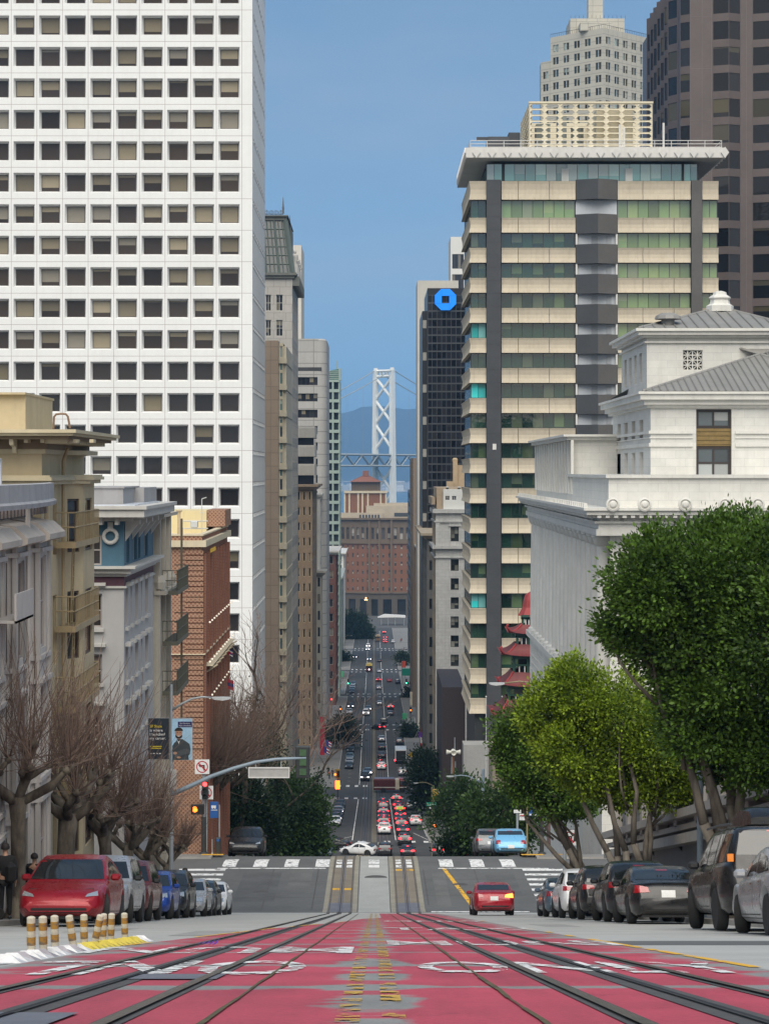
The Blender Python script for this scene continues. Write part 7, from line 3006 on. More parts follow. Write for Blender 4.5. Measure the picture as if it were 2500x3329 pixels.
def cable_car(x,d,lit,label,bodym,roofm):
	z0 = zr(d)
	rt = T('cable_car',label,'cable car',(x,d,z0),'cable cars on the tracks')
	mb = MB()
	mb.bbox(x-1.2,x+1.2,d,d+8,z0+.45,z0+1.5,.08)
	mb.build('body',bodym,rt)
	mb = MB()
	for sx in (-1.15,-.4,.4,1.15):
		for yy in (d+.05,d+2.6,d+5.2,d+7.95):
			mb.box(x+sx-.06,x+sx+.06,yy-.05,yy+.05,z0+1.5,z0+2.55)
	mb.box(x-1.1,x+1.1,d+.1,d+.16,z0+1.55,z0+1.7)
	mb.build('posts',bodym,rt)
	mb = MB()
	mb.box(x-1.05,x+1.05,d+.12,d+7.9,z0+1.6,z0+2.5)
	mb.build('windows',m_cgl,rt)
	mb = MB()
	mb.bbox(x-1.3,x+1.3,d-.15,d+8.15,z0+2.55,z0+2.8,.1)
	mb.bbox(x-.75,x+.75,d+.3,d+7.7,z0+2.8,z0+3.2,.1)
	mb.build('roof',roofm,rt)
	mb = MB()
	mb.lathe([(.02,-.08),(.2,-.06),(.24,.04)],(x,d-.02,z0+1.15),12,ax='y')
	mb.build('headlamp',m_hlon if lit else m_chrome,rt)
	mb = MB()
	mb.box(x-1.1,x+1.1,d-.25,d,z0+.15,z0+.4)
	mb.build('fender',m_trimb,rt)

cable_car(-1.95,838,True,'maroon and yellow cable car coming uphill with its single headlamp lit',PM['maroon'],mat('cable_yellow',(.5,.36,.06),.5,.1))
cable_car(1.9,1045,False,'brown cable car standing near the far end of the street',mat('cable_brown',(.14,.08,.05),.6,.15),mat('cable_tan',(.3,.22,.14),.6,.1))
# --- trees
RG = np.random.default_rng(5)

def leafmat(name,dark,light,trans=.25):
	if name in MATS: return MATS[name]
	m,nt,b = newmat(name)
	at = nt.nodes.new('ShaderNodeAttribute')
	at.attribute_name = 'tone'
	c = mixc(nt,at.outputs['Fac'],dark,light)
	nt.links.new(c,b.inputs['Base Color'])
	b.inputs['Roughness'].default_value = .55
	b.inputs['Specular IOR Level'].default_value = .3
	tr = nt.nodes.new('ShaderNodeBsdfTranslucent')
	nt.links.new(mixc(nt,1.,c,(1.,1.0,.45),'MULTIPLY'),tr.inputs[0])
	mx = nt.nodes.new('ShaderNodeMixShader')
	mx.inputs[0].default_value = trans
	nt.links.new(b.outputs[0],mx.inputs[1])
	nt.links.new(tr.outputs[0],mx.inputs[2])
	nt.links.new(mx.outputs[0],nt.nodes['Material Output'].inputs['Surface'])
	MATS[name] = m
	return m

def unit(a):
	return a/np.maximum(np.linalg.norm(a,axis=1,keepdims=True),1e-9)

def leaf_obj(name,c,d,size,tone,m,parent,wr=.55):
	n = len(c)
	d = unit(d)
	q = unit(np.cross(d,RG.normal(size=(n,3))))
	l = (size*RG.uniform(.65,1.35,n))[:,None]
	co = np.empty((n,4,3))
	co[:,0] = c
	co[:,1] = c+d*l*.5+q*l*wr*.5
	co[:,2] = c+d*l
	co[:,3] = c+d*l*.5-q*l*wr*.5
	co -= np.array(ORI[parent.name])[None,None]
	me = bpy.data.meshes.new(name)
	me.vertices.add(4*n)
	me.loops.add(4*n)
	me.polygons.add(n)
	me.vertices.foreach_set('co',co.ravel())
	me.loops.foreach_set('vertex_index',np.arange(4*n))
	me.polygons.foreach_set('loop_start',np.arange(0,4*n,4))
	me.update(calc_edges=True)
	a = me.attributes.new('tone','FLOAT','FACE')
	a.data.foreach_set('value',np.clip(tone,0,1).astype(np.float32))
	me.materials.append(m)
	o = bpy.data.objects.new(name,me)
	link(o)
	o.parent = parent
	ORI[o.name] = ORI[parent.name]
	return o

def crown(parent,lobes,m,size,per_m2=5.,nleaf=26,spread=.3,light=.35,name='crown',dens_in=.34,up=.25,mound=1.3):
	"""lobes: (centre, radii); clumps of leaves sit through the outer shell of each lobe, thinner inside"""
	cs,ds,tn = [],[],[]
	L = [(np.array(c),np.array(r)) for c,r in lobes]
	for i,(c,r) in enumerate(L):
		area = 4*math.pi*(r[0]*r[1]*r[2]) ** (2/3)
		n = int(area*per_m2)
		nc = max(6,int(area*mound))               # leafy mounds with gaps between them
		cu = unit(RG.normal(size=(nc,3)))
		ch = RG.uniform(.86,1.16,nc)
		ci = RG.integers(0,nc,n)
		u = unit(cu[ci]+RG.normal(size=(n,3))*(.3/max(.4,r.mean() ** .5)))
		rad = np.where(RG.random(n) < dens_in,RG.uniform(.3,.8,n),RG.uniform(.82,1.04,n))*ch[ci]
		bump = 1+.08*np.sin(u[:,0]*5+i)*np.sin(u[:,2]*6+2*i)
		p = c+u*r*(rad*bump)[:,None]
		keep = np.ones(n,bool)
		for j,(c2,r2) in enumerate(L):
			if j != i:
				keep &= ~((((p-c2)/r2) ** 2).sum(1) < .5)
		p,u,ci = p[keep],u[keep],ci[keep]
		n = len(p)
		k = nleaf
		ctone = .6*RG.random(nc)[ci]+.4*RG.random(n)
		pc = np.repeat(p,k,0)
		uc = np.repeat(u,k,0)
		off = RG.normal(size=(n*k,3))*spread
		dirs = uc*.55+unit(off)*.8+RG.normal(size=(n*k,3))*.35+np.array([0,0,up])
		outw = (off*uc).sum(1)/spread
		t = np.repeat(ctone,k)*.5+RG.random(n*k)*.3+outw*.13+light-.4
		cs.append(pc+off)
		ds.append(dirs)
		tn.append(t)
	return leaf_obj(name,np.concatenate(cs),np.concatenate(ds),size,np.concatenate(tn),m,parent)

def bark(name,col,col2,sc=3.):
	if name in MATS: return MATS[name]
	m,nt,b = newmat(name)
	f = ramp(nt,noise(nt,objco(nt,1,1,.35),sc,6,.6),.4,.62)
	c = mixc(nt,f,col,col2)
	nt.links.new(c,b.inputs['Base Color'])
	b.inputs['Roughness'].default_value = .9
	bp = nt.nodes.new('ShaderNodeBump')
	bp.inputs['Strength'].default_value = .6
	bp.inputs['Distance'].default_value = .03
	nt.links.new(noise(nt,objco(nt,1,1,.3),9,5),bp.inputs['Height'])
	nt.links.new(bp.outputs[0],b.inputs['Normal'])
	MATS[name] = m
	return m

m_bkf = bark('ficus_bark',(.085,.072,.058),(.2,.178,.148),2.2)
m_bkp = bark('plane_bark',(.045,.034,.027),(.17,.145,.11),2.6)
m_bkd = bark('dark_bark',(.06,.045,.035),(.12,.095,.075))
m_twig = bark('twig_bark',(.13,.085,.068),(.19,.135,.105),1.)

def bent(a,b,n,amp,rnd_=random):
	a,b = Vector(a),Vector(b)
	L = (b-a).length
	pts = []
	ox,oy = rnd_.uniform(-1,1),rnd_.uniform(-1,1)
	for i in range(n+1):
		t = i/n
		p = a.lerp(b,t)
		s = math.sin(math.pi*t)
		p += Vector((ox,oy,rnd_.uniform(-.2,.2)))*amp*L*s+Vector((rnd_.uniform(-1,1),rnd_.uniform(-1,1),0))*amp*L*.15*(1 if 0 < i < n else 0)
		pts.append(p)
	return pts

def taper(r0,r1,n):
	return [r0+(r1-r0)*(i/n) ** .8 for i in range(n+1)]

def leafy_tree(label,base,lobes_px,D,m,size,stems,cat='tree',group=None,bk=None,name='street_tree',per=5.,nl=26,spread=.3,light=.35,dr=1.25,r0=.2):
	bk = bk or m_bkf
	rt = T(name,label,cat,base,group)
	mb = MB()
	lob = []
	for px,py,r_ in [l[:3] for l in lobes_px]:
		rr = r_/F*D
		c = P(px,py,D)
		c.y += random.uniform(-.4,.4)*rr
		lob.append((tuple(c),(rr,rr*dr,rr*.92)))
	b0 = Vector(base)
	for k in range(stems):
		tg = Vector(lob[k % len(lob)][0])+Vector((random.uniform(-.4,.4),random.uniform(-.5,.5),-.2))
		fork = b0+(tg-b0)*random.uniform(.25,.35)+Vector((random.uniform(-.25,.25),random.uniform(-.25,.25),.15))
		n = 5
		mb.tube(bent(b0+Vector((random.uniform(-.14,.14),random.uniform(-.14,.14),-.1)),fork,3,.1),taper(r0*random.uniform(.8,1.1),r0*.62,3),8)
		mb.tube(bent(fork,tg,n,.12),taper(r0*.62,r0*.22,n),7)
		for q in range(3):
			t2 = tg+Vector((random.uniform(-1,1),random.uniform(-1,1),random.uniform(-.4,.9)))*lob[k % len(lob)][1][0]*.8
			st = fork.lerp(tg,random.uniform(.25,.8))
			mb.tube(bent(st,t2,4,.14),taper(r0*.3,r0*.08,4),6)
	mb.lathe([(r0*1.9,-.15),(r0*1.5,.05),(r0*1.15,.35),(r0*.8,.7)],b0,10)
	mb.build('trunk',bk,rt,smooth=True)
	crown(rt,lob,m,size,per,nl,spread,light)
	return rt

m_lf1 = leafmat('ficus_leaf_dark',(.009,.027,.007),(.105,.2,.02),.14)
m_lf2 = leafmat('ficus_leaf_lit',(.018,.05,.007),(.27,.38,.02),.16)  # lighter ficus leaf for the lit tree, daylight put into the colour
m_lf3 = leafmat('street_leaf',(.015,.038,.013),(.075,.14,.035))
m_lf4 = leafmat('dark_leaf',(.007,.018,.009),(.03,.06,.022))
gs = lambda x,y: (x,y,zr(y)+.13)
GT = 'evergreen street trees on the right pavement'
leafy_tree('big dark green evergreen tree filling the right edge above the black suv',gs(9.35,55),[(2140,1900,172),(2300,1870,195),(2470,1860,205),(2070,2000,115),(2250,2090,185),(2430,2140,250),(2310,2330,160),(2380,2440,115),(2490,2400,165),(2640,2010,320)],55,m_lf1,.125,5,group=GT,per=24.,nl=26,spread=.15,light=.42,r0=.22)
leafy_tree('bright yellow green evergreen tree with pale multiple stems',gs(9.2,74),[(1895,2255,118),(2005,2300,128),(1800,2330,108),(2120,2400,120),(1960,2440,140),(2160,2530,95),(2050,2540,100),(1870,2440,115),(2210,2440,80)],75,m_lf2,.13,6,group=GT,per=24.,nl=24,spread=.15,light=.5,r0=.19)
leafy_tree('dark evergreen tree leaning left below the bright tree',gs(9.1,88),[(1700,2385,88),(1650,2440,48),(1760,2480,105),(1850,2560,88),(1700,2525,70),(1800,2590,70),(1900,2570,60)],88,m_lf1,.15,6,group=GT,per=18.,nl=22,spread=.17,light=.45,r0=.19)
leafy_tree('loose leafy street tree behind the pale blue coupe',gs(10.2,152),[(1600,2640,78),(1668,2625,66),(1556,2700,66),(1640,2720,74),(1690,2700,50)],152,m_lf3,.3,3,per=3.4,nl=18,spread=.4,bk=m_bkd)
leafy_tree('thin crowned street tree beside the siren pole',gs(10.2,222),[(1500,2570,52),(1540,2610,56),(1462,2620,44),(1520,2660,52),(1430,2670,34)],222,m_lf3,.34,3,per=2.6,nl=16,spread=.5,bk=m_bkd)
leafy_tree('low dark bush between the pale blue coupe and the crossing',gs(9.8,160),[(1480,2745,44),(1530,2755,42),(1440,2765,28)],152,m_lf4,.28,2,name='street_shrub',cat='shrub',per=5.,nl=18,spread=.35)
leafy_tree('dark green street tree on the right of the car queue',gs(9.6,345),[(1382,2490,46),(1420,2555,42),(1398,2530,48),(1362,2560,30),(1440,2610,34),(1385,2600,34)],345,m_lf4,.5,3,per=2.,nl=18,spread=.7,bk=m_bkd,light=.5)
leafy_tree('bushy mid green tree left of the tracks below the mast arm',gs(-10.0,190),[(955,2615,82),(1005,2680,62),(900,2680,76),(960,2735,70),(1022,2620,38),(1015,2735,48)],190,m_lf3,.32,4,per=4.2,nl=20,spread=.42,light=.35,bk=m_bkd)
leafy_tree('very dark tree mass behind the black electric suv',gs(-11.0,166),[(785,2615,84),(838,2700,70),(735,2690,66),(790,2730,70),(700,2640,50)],166,m_lf4,.3,4,per=4.6,nl=20,spread=.4,light=.35,bk=m_bkd)
GF = 'small street trees far down the street'
leafy_tree('small dark tree over the left kerb in the third block',gs(-8.4,500),[(1110,2370,34),(1085,2385,22),(1138,2390,20)],500,m_lf4,.6,2,per=1.6,nl=18,spread=.8,bk=m_bkd,group=GF)
leafy_tree('small oval tree at the right of the fourth intersection',gs(8.6,530),[(1330,2375,22),(1332,2400,20)],530,m_lf4,.6,2,per=1.6,nl=18,spread=.8,bk=m_bkd,group=GF)
leafy_tree('narrow dark conical tree on the right pavement of the fourth block',gs(11.6,690),[(1331,2255,12),(1331,2280,17)],690,m_lf4,.7,2,per=1.4,nl=18,spread=.9,bk=m_bkd,group=GF)
leafy_tree('small round tree on the right pavement of the sixth block',gs(12.,880),[(1308,2138,15),(1318,2142,11)],880,m_lf4,.8,2,per=1.2,nl=16,spread=1.,bk=m_bkd,group=GF)
leafy_tree('large dark tree crown closing the left side near the street end',gs(-11.5,1070),[(1148,2040,42),(1120,2062,38),(1182,2062,26),(1140,2085,34)],1070,m_lf4,1.1,3,per=.8,nl=18,spread=1.5,bk=m_bkd,light=.4,group=GF)
leafy_tree('dark shrubby tree at the left kerb of the sixth block',gs(-12.,905),[(1118,2150,20),(1104,2140,14)],905,m_lf4,.9,2,per=1.,nl=16,spread=1.1,bk=m_bkd,group=GF)

def twig(mb,p,d,L,r,curl=.25,n=3):
	pts = [p]
	d = d.normalized()
	for i in range(n):
		d = (d+Vector((random.uniform(-1,1),random.uniform(-1,1),random.uniform(-.3,1.)*1.2))*curl*.4).normalized()
		pts.append(pts[-1]+d*L/n)
	mb.tube(pts,[r,r*.85,r*.7,r*.5,r*.3][:n+1],3,cap=False)
	return pts

def pollard(label,x,y,h,seed,spread=1.2,tl=1.7,ntw=46,r0=.2,group='pollarded bare plane trees on the left pavement',lean=0.,dirs=None,nl=5):
	random.seed(seed)
	base = Vector(gs(x,y))
	rt = T('pollarded_plane_tree',label,'tree',base,group)
	mb,tw = MB(),MB()
	top = base+Vector((lean,random.uniform(-.2,.2),h))
	pts = bent(base-Vector((0,0,.1)),top,5,.04)
	mb.tube(pts,[r0*q*random.uniform(.9,1.12) for q in (1.35,1.08,1,.98,1.05,1.15)],10)
	mb.lathe([(r0*2.0,-.1),(r0*1.6,.08),(r0*1.25,.3),(r0,.6)],base,10)
	knobs = []
	for k in range(nl):
		a = 2*math.pi*(k+random.uniform(-.25,.25))/nl
		e = random.uniform(.5,1.0)
		end = top+Vector((math.cos(a)*spread*random.uniform(.6,1.15),math.sin(a)*spread*random.uniform(.6,1.1),e*spread*1.05))
		lp = bent(top-Vector((0,0,.2)),end,4,.13)
		mb.tube(lp,[q*random.uniform(.82,1.22) for q in taper(r0*.72,r0*.42,4)],8)
		ends = [end]
		for q in range(2):
			e2 = lp[2+q]+Vector((random.uniform(-.5,.5),random.uniform(-.5,.5),random.uniform(.25,.7)))
			mb.tube(bent(lp[2+q],e2,3,.12),taper(r0*.45,r0*.33,3),7)
			ends.append(e2)
		knobs += ends
	for kn in knobs:
		rr = r0*random.uniform(.5,.75)
		mb.lathe([(.02,-rr),(rr*.75,-rr*.6),(rr,0),(rr*.75,rr*.65),(.02,rr)],kn,8)
		out = (kn-top)
		for q in range(int(ntw*.56)):
			d = Vector((random.gauss(0,.6),random.gauss(0,.6),1.0))+out.normalized()*.4
			if random.random() < .15: d = Vector((random.gauss(0,1),random.gauss(0,1),random.uniform(-.1,.5)))
			L = tl*random.uniform(.35,1.2)
			ps = twig(tw,kn+d.normalized()*rr*.6,d,L,random.choice((.007,.009,.011,.014,.02)),.42,4)
			for _ in range(random.choice((0,1,1,2))):
				j = random.choice((1,2))
				twig(tw,ps[j],(ps[j]-ps[j-1]).normalized()+Vector((random.gauss(0,.6),random.gauss(0,.6),.3)),L*.4,.007,n=2)
	mb.build('trunk',m_bkp,rt,smooth=True)
	tw.build('crown',m_twig,rt,fix=False)
	return rt

pollard('pollarded plane tree at the left picture edge with mottled pale bark',-8.95,53.2,3.1,21,1.25,3.0,30,.19,lean=.05,nl=5)
pollard('stout pollarded plane tree with a black forked head behind the red car',-9.0,62.5,3.0,22,1.35,2.9,34,.24,nl=6)
pollard('pollarded plane tree with peeling tan bark behind the maroon suv',-9.0,70.5,2.8,23,1.15,2.9,34,.2)
pollard('dark pollarded plane tree behind the blue hatchback',-9.0,77.5,2.5,24,1.1,2.4,40,.19)
pollard('pollarded plane tree fifth along the left pavement',-9.0,84.5,2.3,25,1.0,1.9,44,.19)
pollard('last pollarded plane tree before the side street',-9.05,93.,2.1,26,.9,1.5,44,.17)
pollard('bare tree with a wide brush of brown twigs beyond the signal pole',-10.6,134,4.2,27,2.0,5.4,56,.17,'bare trees beyond the side street',nl=7)
pollard('bare tree with steep brown shoots in front of the brick club house',-10.4,141,4.4,28,2.1,5.8,56,.17,'bare trees beyond the side street',nl=7)
pollard('bare brushy tree beside the ivy clad tree',-10.4,150,4.8,29,2.2,5.8,54,.17,'bare trees beyond the side street',nl=7)

def bare_tree(label,x,y,h,seed,ivy=None,group=None,r0=.26,lean=(0,0),r_end=.008,levels=5):
	random.seed(seed)
	base = Vector(gs(x,y))
	rt = T('bare_tree',label,'tree',base,group)
	mb,tw = MB(),MB()
	ivp = []

	def grow(p,d,L,r,lv):
		d = d.normalized()
		n = 4
		pts = [p]
		for i in range(n):
			d = (d+Vector((random.gauss(0,.14),random.gauss(0,.14),random.gauss(.05,.08)))).normalized()
			pts.append(pts[-1]+d*L/n)
		(mb if lv > 1 else tw).tube(pts,taper(r,r*.62,n),7 if lv > 2 else (5 if lv > 1 else 3),cap=lv > 1)
		if ivy and lv >= levels-1: ivp.extend(pts)
		if lv == 0: return
		nb = 3 if lv > 1 else 4
		for k in range(nb):
			t = 1.0 if k == 0 else random.uniform(.45,.95)
			q = pts[min(n,max(1,int(round(t*n))))]
			a = random.uniform(0,2*math.pi)
			s = .25 if k == 0 else random.uniform(.45,.85)
			side = Vector((math.cos(a),math.sin(a),random.uniform(-.15,.35)))
			grow(q,d*(1-s*.35)+side*s,L*random.uniform(.58,.8),max(r_end,r*(.6 if k == 0 else .48)),lv-1)
	grow(base-Vector((0,0,.1)),Vector((lean[0],lean[1],1)),h*.36,r0,levels)
	mb.build('trunk',m_twig if not ivy else m_bkd,rt,smooth=True)
	tw.build('crown',m_twig,rt,fix=False)
	if ivp:
		n = 5200
		ii = RG.integers(0,len(ivp),n)
		pp = np.array([tuple(v) for v in ivp])[ii]+RG.normal(size=(n,3))*np.array([.42,.42,.5])
		leaf_obj('ivy',pp,RG.normal(size=(n,3))+np.array([0,0,-.2]),.2,RG.random(n),m_lf4,rt,.7)
	return rt

bare_tree('ivy clad bare tree with rising crooked branches before the white tower',-10.3,163,21.,41,True,'bare trees beyond the side street',.3,(.02,0))
bare_tree('second ivy wrapped bare tree leaning toward the street',-9.9,186,20.,43,True,'bare trees beyond the side street',.3,(.03,0))
bare_tree('fine twigged bare tree in front of the tan slab building',-10.2,232,25.,44,False,'bare trees beyond the side street',.26)
bare_tree('fine twigged bare tree farther along the left street wall',-10.2,300,28.,45,False,'bare trees beyond the side street',.26)
random.seed(99)
# --- street furniture, signs, people
m_gal = mat('galvanised_steel',(.36,.39,.41),.5,.12,2.,metal=.35)
m_galb = mat('blue_grey_pole',(.25,.32,.38),.5,.12,2.,streak=.1)
m_dpole = mat('dark_green_pole',(.03,.035,.037),.5,.1,2.)
m_olive = mat('olive_pole',(.24,.21,.12),.6,.12,2.)
m_sgnw = mat('sign_white',(.68,.68,.67),.45,.06,3.)
m_sgnb = mat('sign_back',(.45,.45,.44),.5,.1,3.,metal=.2)
m_red2 = mat('sign_red',(.4,.02,.03),.45,.05,3.)
m_blk2 = mat('sign_black',(.012,.012,.012),.5,0)
m_blue2 = mat('sign_blue_board',(.02,.09,.3),.45,.05,3.)
m_sgrn = mat('sign_green',(.0,.19,.12),.45,.05,3.)
m_ysig = mat('signal_yellow',(.36,.21,.02),.5,.1,3.)
m_hand = emit('orange_lamp',(1.,.16,.015),3.5)
m_rlamp = emit('red_lamp',(1.,.04,.04),5.)
m_glamp = emit('green_lamp',(.05,1.,.6),4.)
m_lens = mat('dark_lens',(.02,.03,.025),.2,0)
m_lensg = mat('reflecting_lens',(.06,.12,.06),.15,.2,6.)

def lamp_arm(root,p0,p1,head,m,r=.07):
	"""curved arm from the pole at p0 to the luminaire at p1"""
	p0,p1 = Vector(p0),Vector(p1)
	mid = p0.lerp(p1,.5)+Vector((0,0,(p1-p0).length*.12))
	pts = [p0,p0.lerp(mid,.5)+Vector((0,0,.03)),mid,mid.lerp(p1,.5)+Vector((0,0,(p1-p0).length*.03)),p1]
	mb = MB()
	mb.tube(pts,[r,r*.9,r*.8,r*.7,r*.65],8)
	mb.build('arm',m,root,smooth=True)
	d = 1 if p1.x > p0.x else -1
	mb = MB()
	x,y,z = p1
	pr = [(0,-.04,.05),(.12,-.08,.1),(.45,-.11,.13),(.7,-.07,.08),(.78,-.03,.03)]
	vs = []
	for a,lo,w_ in pr:
		a *= head
		vs += [(x+d*a,y-w_*head,z+.03),(x+d*a,y+w_*head,z+.03),(x+d*a,y+w_*head,z+lo*head),(x+d*a,y-w_*head,z+lo*head)]
	n = len(pr)
	mb.add(vs,[(i*4+j,i*4+(j+1) % 4,(i+1)*4+(j+1) % 4,(i+1)*4+j) for i in range(n-1) for j in range(4)]+[(0,1,2,3),(n*4-4,n*4-3,n*4-2,n*4-1)])
	mb.build('lamp_head',mat('lamp_head_grey',(.5,.53,.54),.4,.06,3.),root)

def post(root,x,y,z0,z1,r,m,n=10,name='pole',r1=None):
	mb = MB()
	mb.tube([(x,y,z0),(x,y,z0+.25),(x,y,z1)],[r*1.0,r,r if r1 is None else r1],n)
	mb.lathe([(r*2.0,0),(r*2.0,.06),(r*1.4,.14),(r,.16)],(x,y,z0),n)
	o = mb.build(name,m,root)
	autosmooth(o)
	return o

def board(mb,x0,x1,z0,z1,y,t=.02,m=0,r=.03):
	mb.bbox(x0,x1,y,y+t,z0,z1,min(r,t*.4),m)

def no_left(c,s,root=None,name='sign',label=None):
	"""square prohibition board facing the camera: ring, hooked arrow, slash"""
	rt = root if root is not None else T('no_left_turn_sign',label,'sign',c)
	x,y,z = c
	h = s/2
	mb = MB()
	board(mb,x-h,x+h,z-h,z+h,y)
	mb.build('board',m_sgnw,rt)
	mb = MB()
	n = 28
	R_,r_ = h*.82,h*.68
	for k in range(n):
		a,b_ = 2*math.pi*k/n,2*math.pi*(k+1)/n
		mb.add([(x+R_*math.cos(a),y-.006,z+R_*math.sin(a)),(x+R_*math.cos(b_),y-.006,z+R_*math.sin(b_)),(x+r_*math.cos(b_),y-.006,z+r_*math.sin(b_)),(x+r_*math.cos(a),y-.006,z+r_*math.sin(a))],[(0,1,2,3)])
	t = .1*h
	a = .7*h*.72
	mb.add([(x-a-t*.7,y-.009,z+a-t*.7),(x-a+t*.7,y-.009,z+a+t*.7),(x+a+t*.7,y-.009,z-a+t*.7),(x+a-t*.7,y-.009,z-a-t*.7)],[(0,1,2,3)])
	mb.build('red_ring',m_red2,rt,fix=False)
	mb = MB()
	q = .3*h

	def pl(pts):
		mb.add([(x+u*h,y-.007,z+v*h) for u,v in pts],[tuple(range(len(pts)))])
	pl([(.18,-.5),(.36,-.5),(.36,.26),(.18,.26)])
	pl([(-.2,.08),(.18,.08),(.18,.26),(-.2,.26)])
	pl([(-.2,-.1),(-.2,.44),(-.52,.17)])
	mb.build('black_arrow',m_blk2,rt,fix=False)
	return rt

def signal(root,c,s,lit,m,back=False,nlens=3):
	"""three-lens vehicle head: lit index 0 red, 2 green"""
	x,y,z = c
	w_,hh = s*.5,s*nlens*.5
	mb = MB()
	mb.bbox(x-w_,x+w_,y,y+.3,z-hh,z+hh,.03)
	mb.build('signal_head',m,root)
	for k in range(nlens):
		zc = z+hh-s*(k+.5)
		mb = MB()
		mb.lathe([(s*.38,-.02),(s*.34,-.05),(.01,-.06)] if not back else [(s*.3,-.02),(.01,-.03)],(x,y,zc),14,ax='y')
		mm = m_lens
		if k == lit: mm = {0: m_rlamp,1: m_hand,2: m_glamp}[k]
		if back: mm = m_lensg
		mb.build('lens',mm,root)
		if not back:
			mb = MB()
			pts = [(x+s*.42*math.cos(t),z_+s*.42*math.sin(t)) for z_ in (zc,) for t in [math.pi*q/8 for q in range(9)]]
			for (a,b_),(c_,d_) in zip(pts,pts[1:]):
				mb.add([(a,y,b_),(c_,y,d_),(c_,y-s*.5,d_),(a,y-s*.5,b_)],[(0,1,2,3)])
			mb.build('visor',m_blk2,root,fix=False)

# near left corner: lamp and banner pole with the signal mast arm
D = 88.
x0 = PX(558,D)
z0 = zr(D)+.13
rt = T('banner_lamp_pole','grey lamp pole at the left corner with curved lamp arm and signal mast arm','lamp pole',(x0,D,z0))
post(rt,x0,D,z0,PZ(2225,D),.1,m_gal,r1=.06)
lamp_arm(rt,P(560,2308,D),P(690,2268,D),1.0,m_gal,.055)
mb = MB()
pts = [P(556,2584,D),P(620,2555,D),P(690,2523,D),P(760,2498,D),P(830,2478,D),P(900,2468,D),P(996,2464,D)]
mb.tube(pts,[.1,.095,.085,.078,.07,.062,.055],8)
mb.build('mast_arm',m_galb,rt,smooth=True)
sg = T('street_name_board','blank back of a street name board hanging from the left mast arm','sign',P(874,2495,D))
mb = MB()
board(mb,PX(808,D),PX(942,D),PZ(2529,D),PZ(2494,D),D-.02,.06)
mb.build('board',m_sgnb,sg)
mb = MB()
for a,b_,c_,d_ in ((808,942,2498,2494),(808,942,2529,2526),(808,811,2526,2498),(939,942,2526,2498)):
	mb.box(PX(a,D),PX(b_,D),D-.05,D-.02,PZ(c_,D),PZ(d_,D))
mb.build('rim',m_sgnw,sg)
mb = MB()
for px in (832,914):
	mb.box(PX(px,D)-.02,PX(px,D)+.02,D-.01,D+.03,PZ(2496,D),PZ(2476,D))
mb.build('hanger',m_gal,sg)
tl_ = T('traffic_signal','dark three lens signal at the tip of the left mast arm','traffic signal',P(984,2478,D))
mb = MB()
mb.bbox(PX(961,D),PX(1007,D),D-.02,D+.3,PZ(2530,D),PZ(2427,D),.03)
mb.build('backplate',m_dpole,tl_)
for k in range(3):
	mb = MB()
	zc = PZ(2447+31*k,D)
	mb.box(PX(974,D),PX(996,D),D-.05,D+.0,zc-.135,zc+.135)
	mb.build('lens',m_lensg,tl_)
# banners
bn = T('university_banner','dark slogan banner with yellow and white lettering on the left corner pole','banner',P(519,2335,D-.1))
mb = MB()
mb.box(PX(484,D),PX(551,D),D-.1,D-.08,PZ(2466,D),PZ(2334,D))
mb.build('cloth',mat('banner_navy',(.014,.022,.034),.7,.3,.8),bn)
mb = MB()
for k,(s,py) in enumerate((('SF State',2364),('is where',2377),('I launched',2390),('my career.',2403))):
	vs,fs = text_mesh(s,1.,0.,.02)
	w_ = max(abs(v.x) for v in vs)
	sc = .155
	mb.add([(PX(489,D)+(v.x+w_)*sc,D-.106,PZ(py,D)+v.y*sc) for v in vs],fs,0 if k == 0 else 1)
mb.box(PX(489,D),PX(528,D),D-.106,D-.103,PZ(2427,D),PZ(2424,D),0)
mb.box(PX(489,D),PX(526,D),D-.106,D-.103,PZ(2433,D),PZ(2430,D),0)
for k in range(4):
	mb.box(PX(489+10*k,D),PX(495+10*k,D),D-.106,D-.103,PZ(2450,D),PZ(2447,D),1)
mb.build('lettering',[mat('banner_yellow',(.65,.5,.02),.6,.05),m_sgnw],bn)
bn2 = T('portrait_banner','pale blue banner with a bearded person in a grey zip jacket, arms folded','banner',P(593,2337,D-.1))
XB0,XB1 = PX(560,D),PX(627,D)
mb = MB()
mb.box(XB0,XB1,D-.1,D-.08,PZ(2470,D),PZ(2336,D))
mb.build('cloth',mat('banner_sky',(.33,.52,.68),.7,.25,.9),bn2)

def flat(name,pts,m,k=1,root=bn2):
	mb = MB()
	mb.add([(PX(px,D),D-.1-.004*k,PZ(py,D)) for px,py in pts],[tuple(range(len(pts)))])
	return mb.build(name,m,root,fix=False)

m_skin = mat('skin_tone',(.42,.24,.16),.6,.08,4.)
m_hair = mat('dark_hair',(.02,.014,.012),.7,.1,8.)
m_jack = mat('charcoal_jacket',(.045,.055,.062),.8,.2,2.)
flat('printed_jacket',[(562,2470),(562,2424),(568,2414),(573,2410),(578,2402),(596,2402),(606,2409),(618,2418),(621,2436),(619,2450),(614,2456),(616,2469)],m_jack)
flat('printed_shirt',[(577,2402),(588,2402),(583,2418)],m_sgnw,2)
el = lambda cx_,cy_,rx,ry,a0=0,a1=360: [(cx_+rx*math.cos(R(a)),cy_+ry*math.sin(R(a))) for a in np.linspace(a0,a1,22)[:-1 if a1-a0 == 360 else None]]
flat('printed_neck',[(577,2394),(589,2394),(589,2403),(583,2410),(577,2403)],m_skin,2)
flat('printed_beard',el(583,2391,11.5,9),m_hair,3)
flat('printed_face',el(583,2381,11.5,13),m_skin,4)
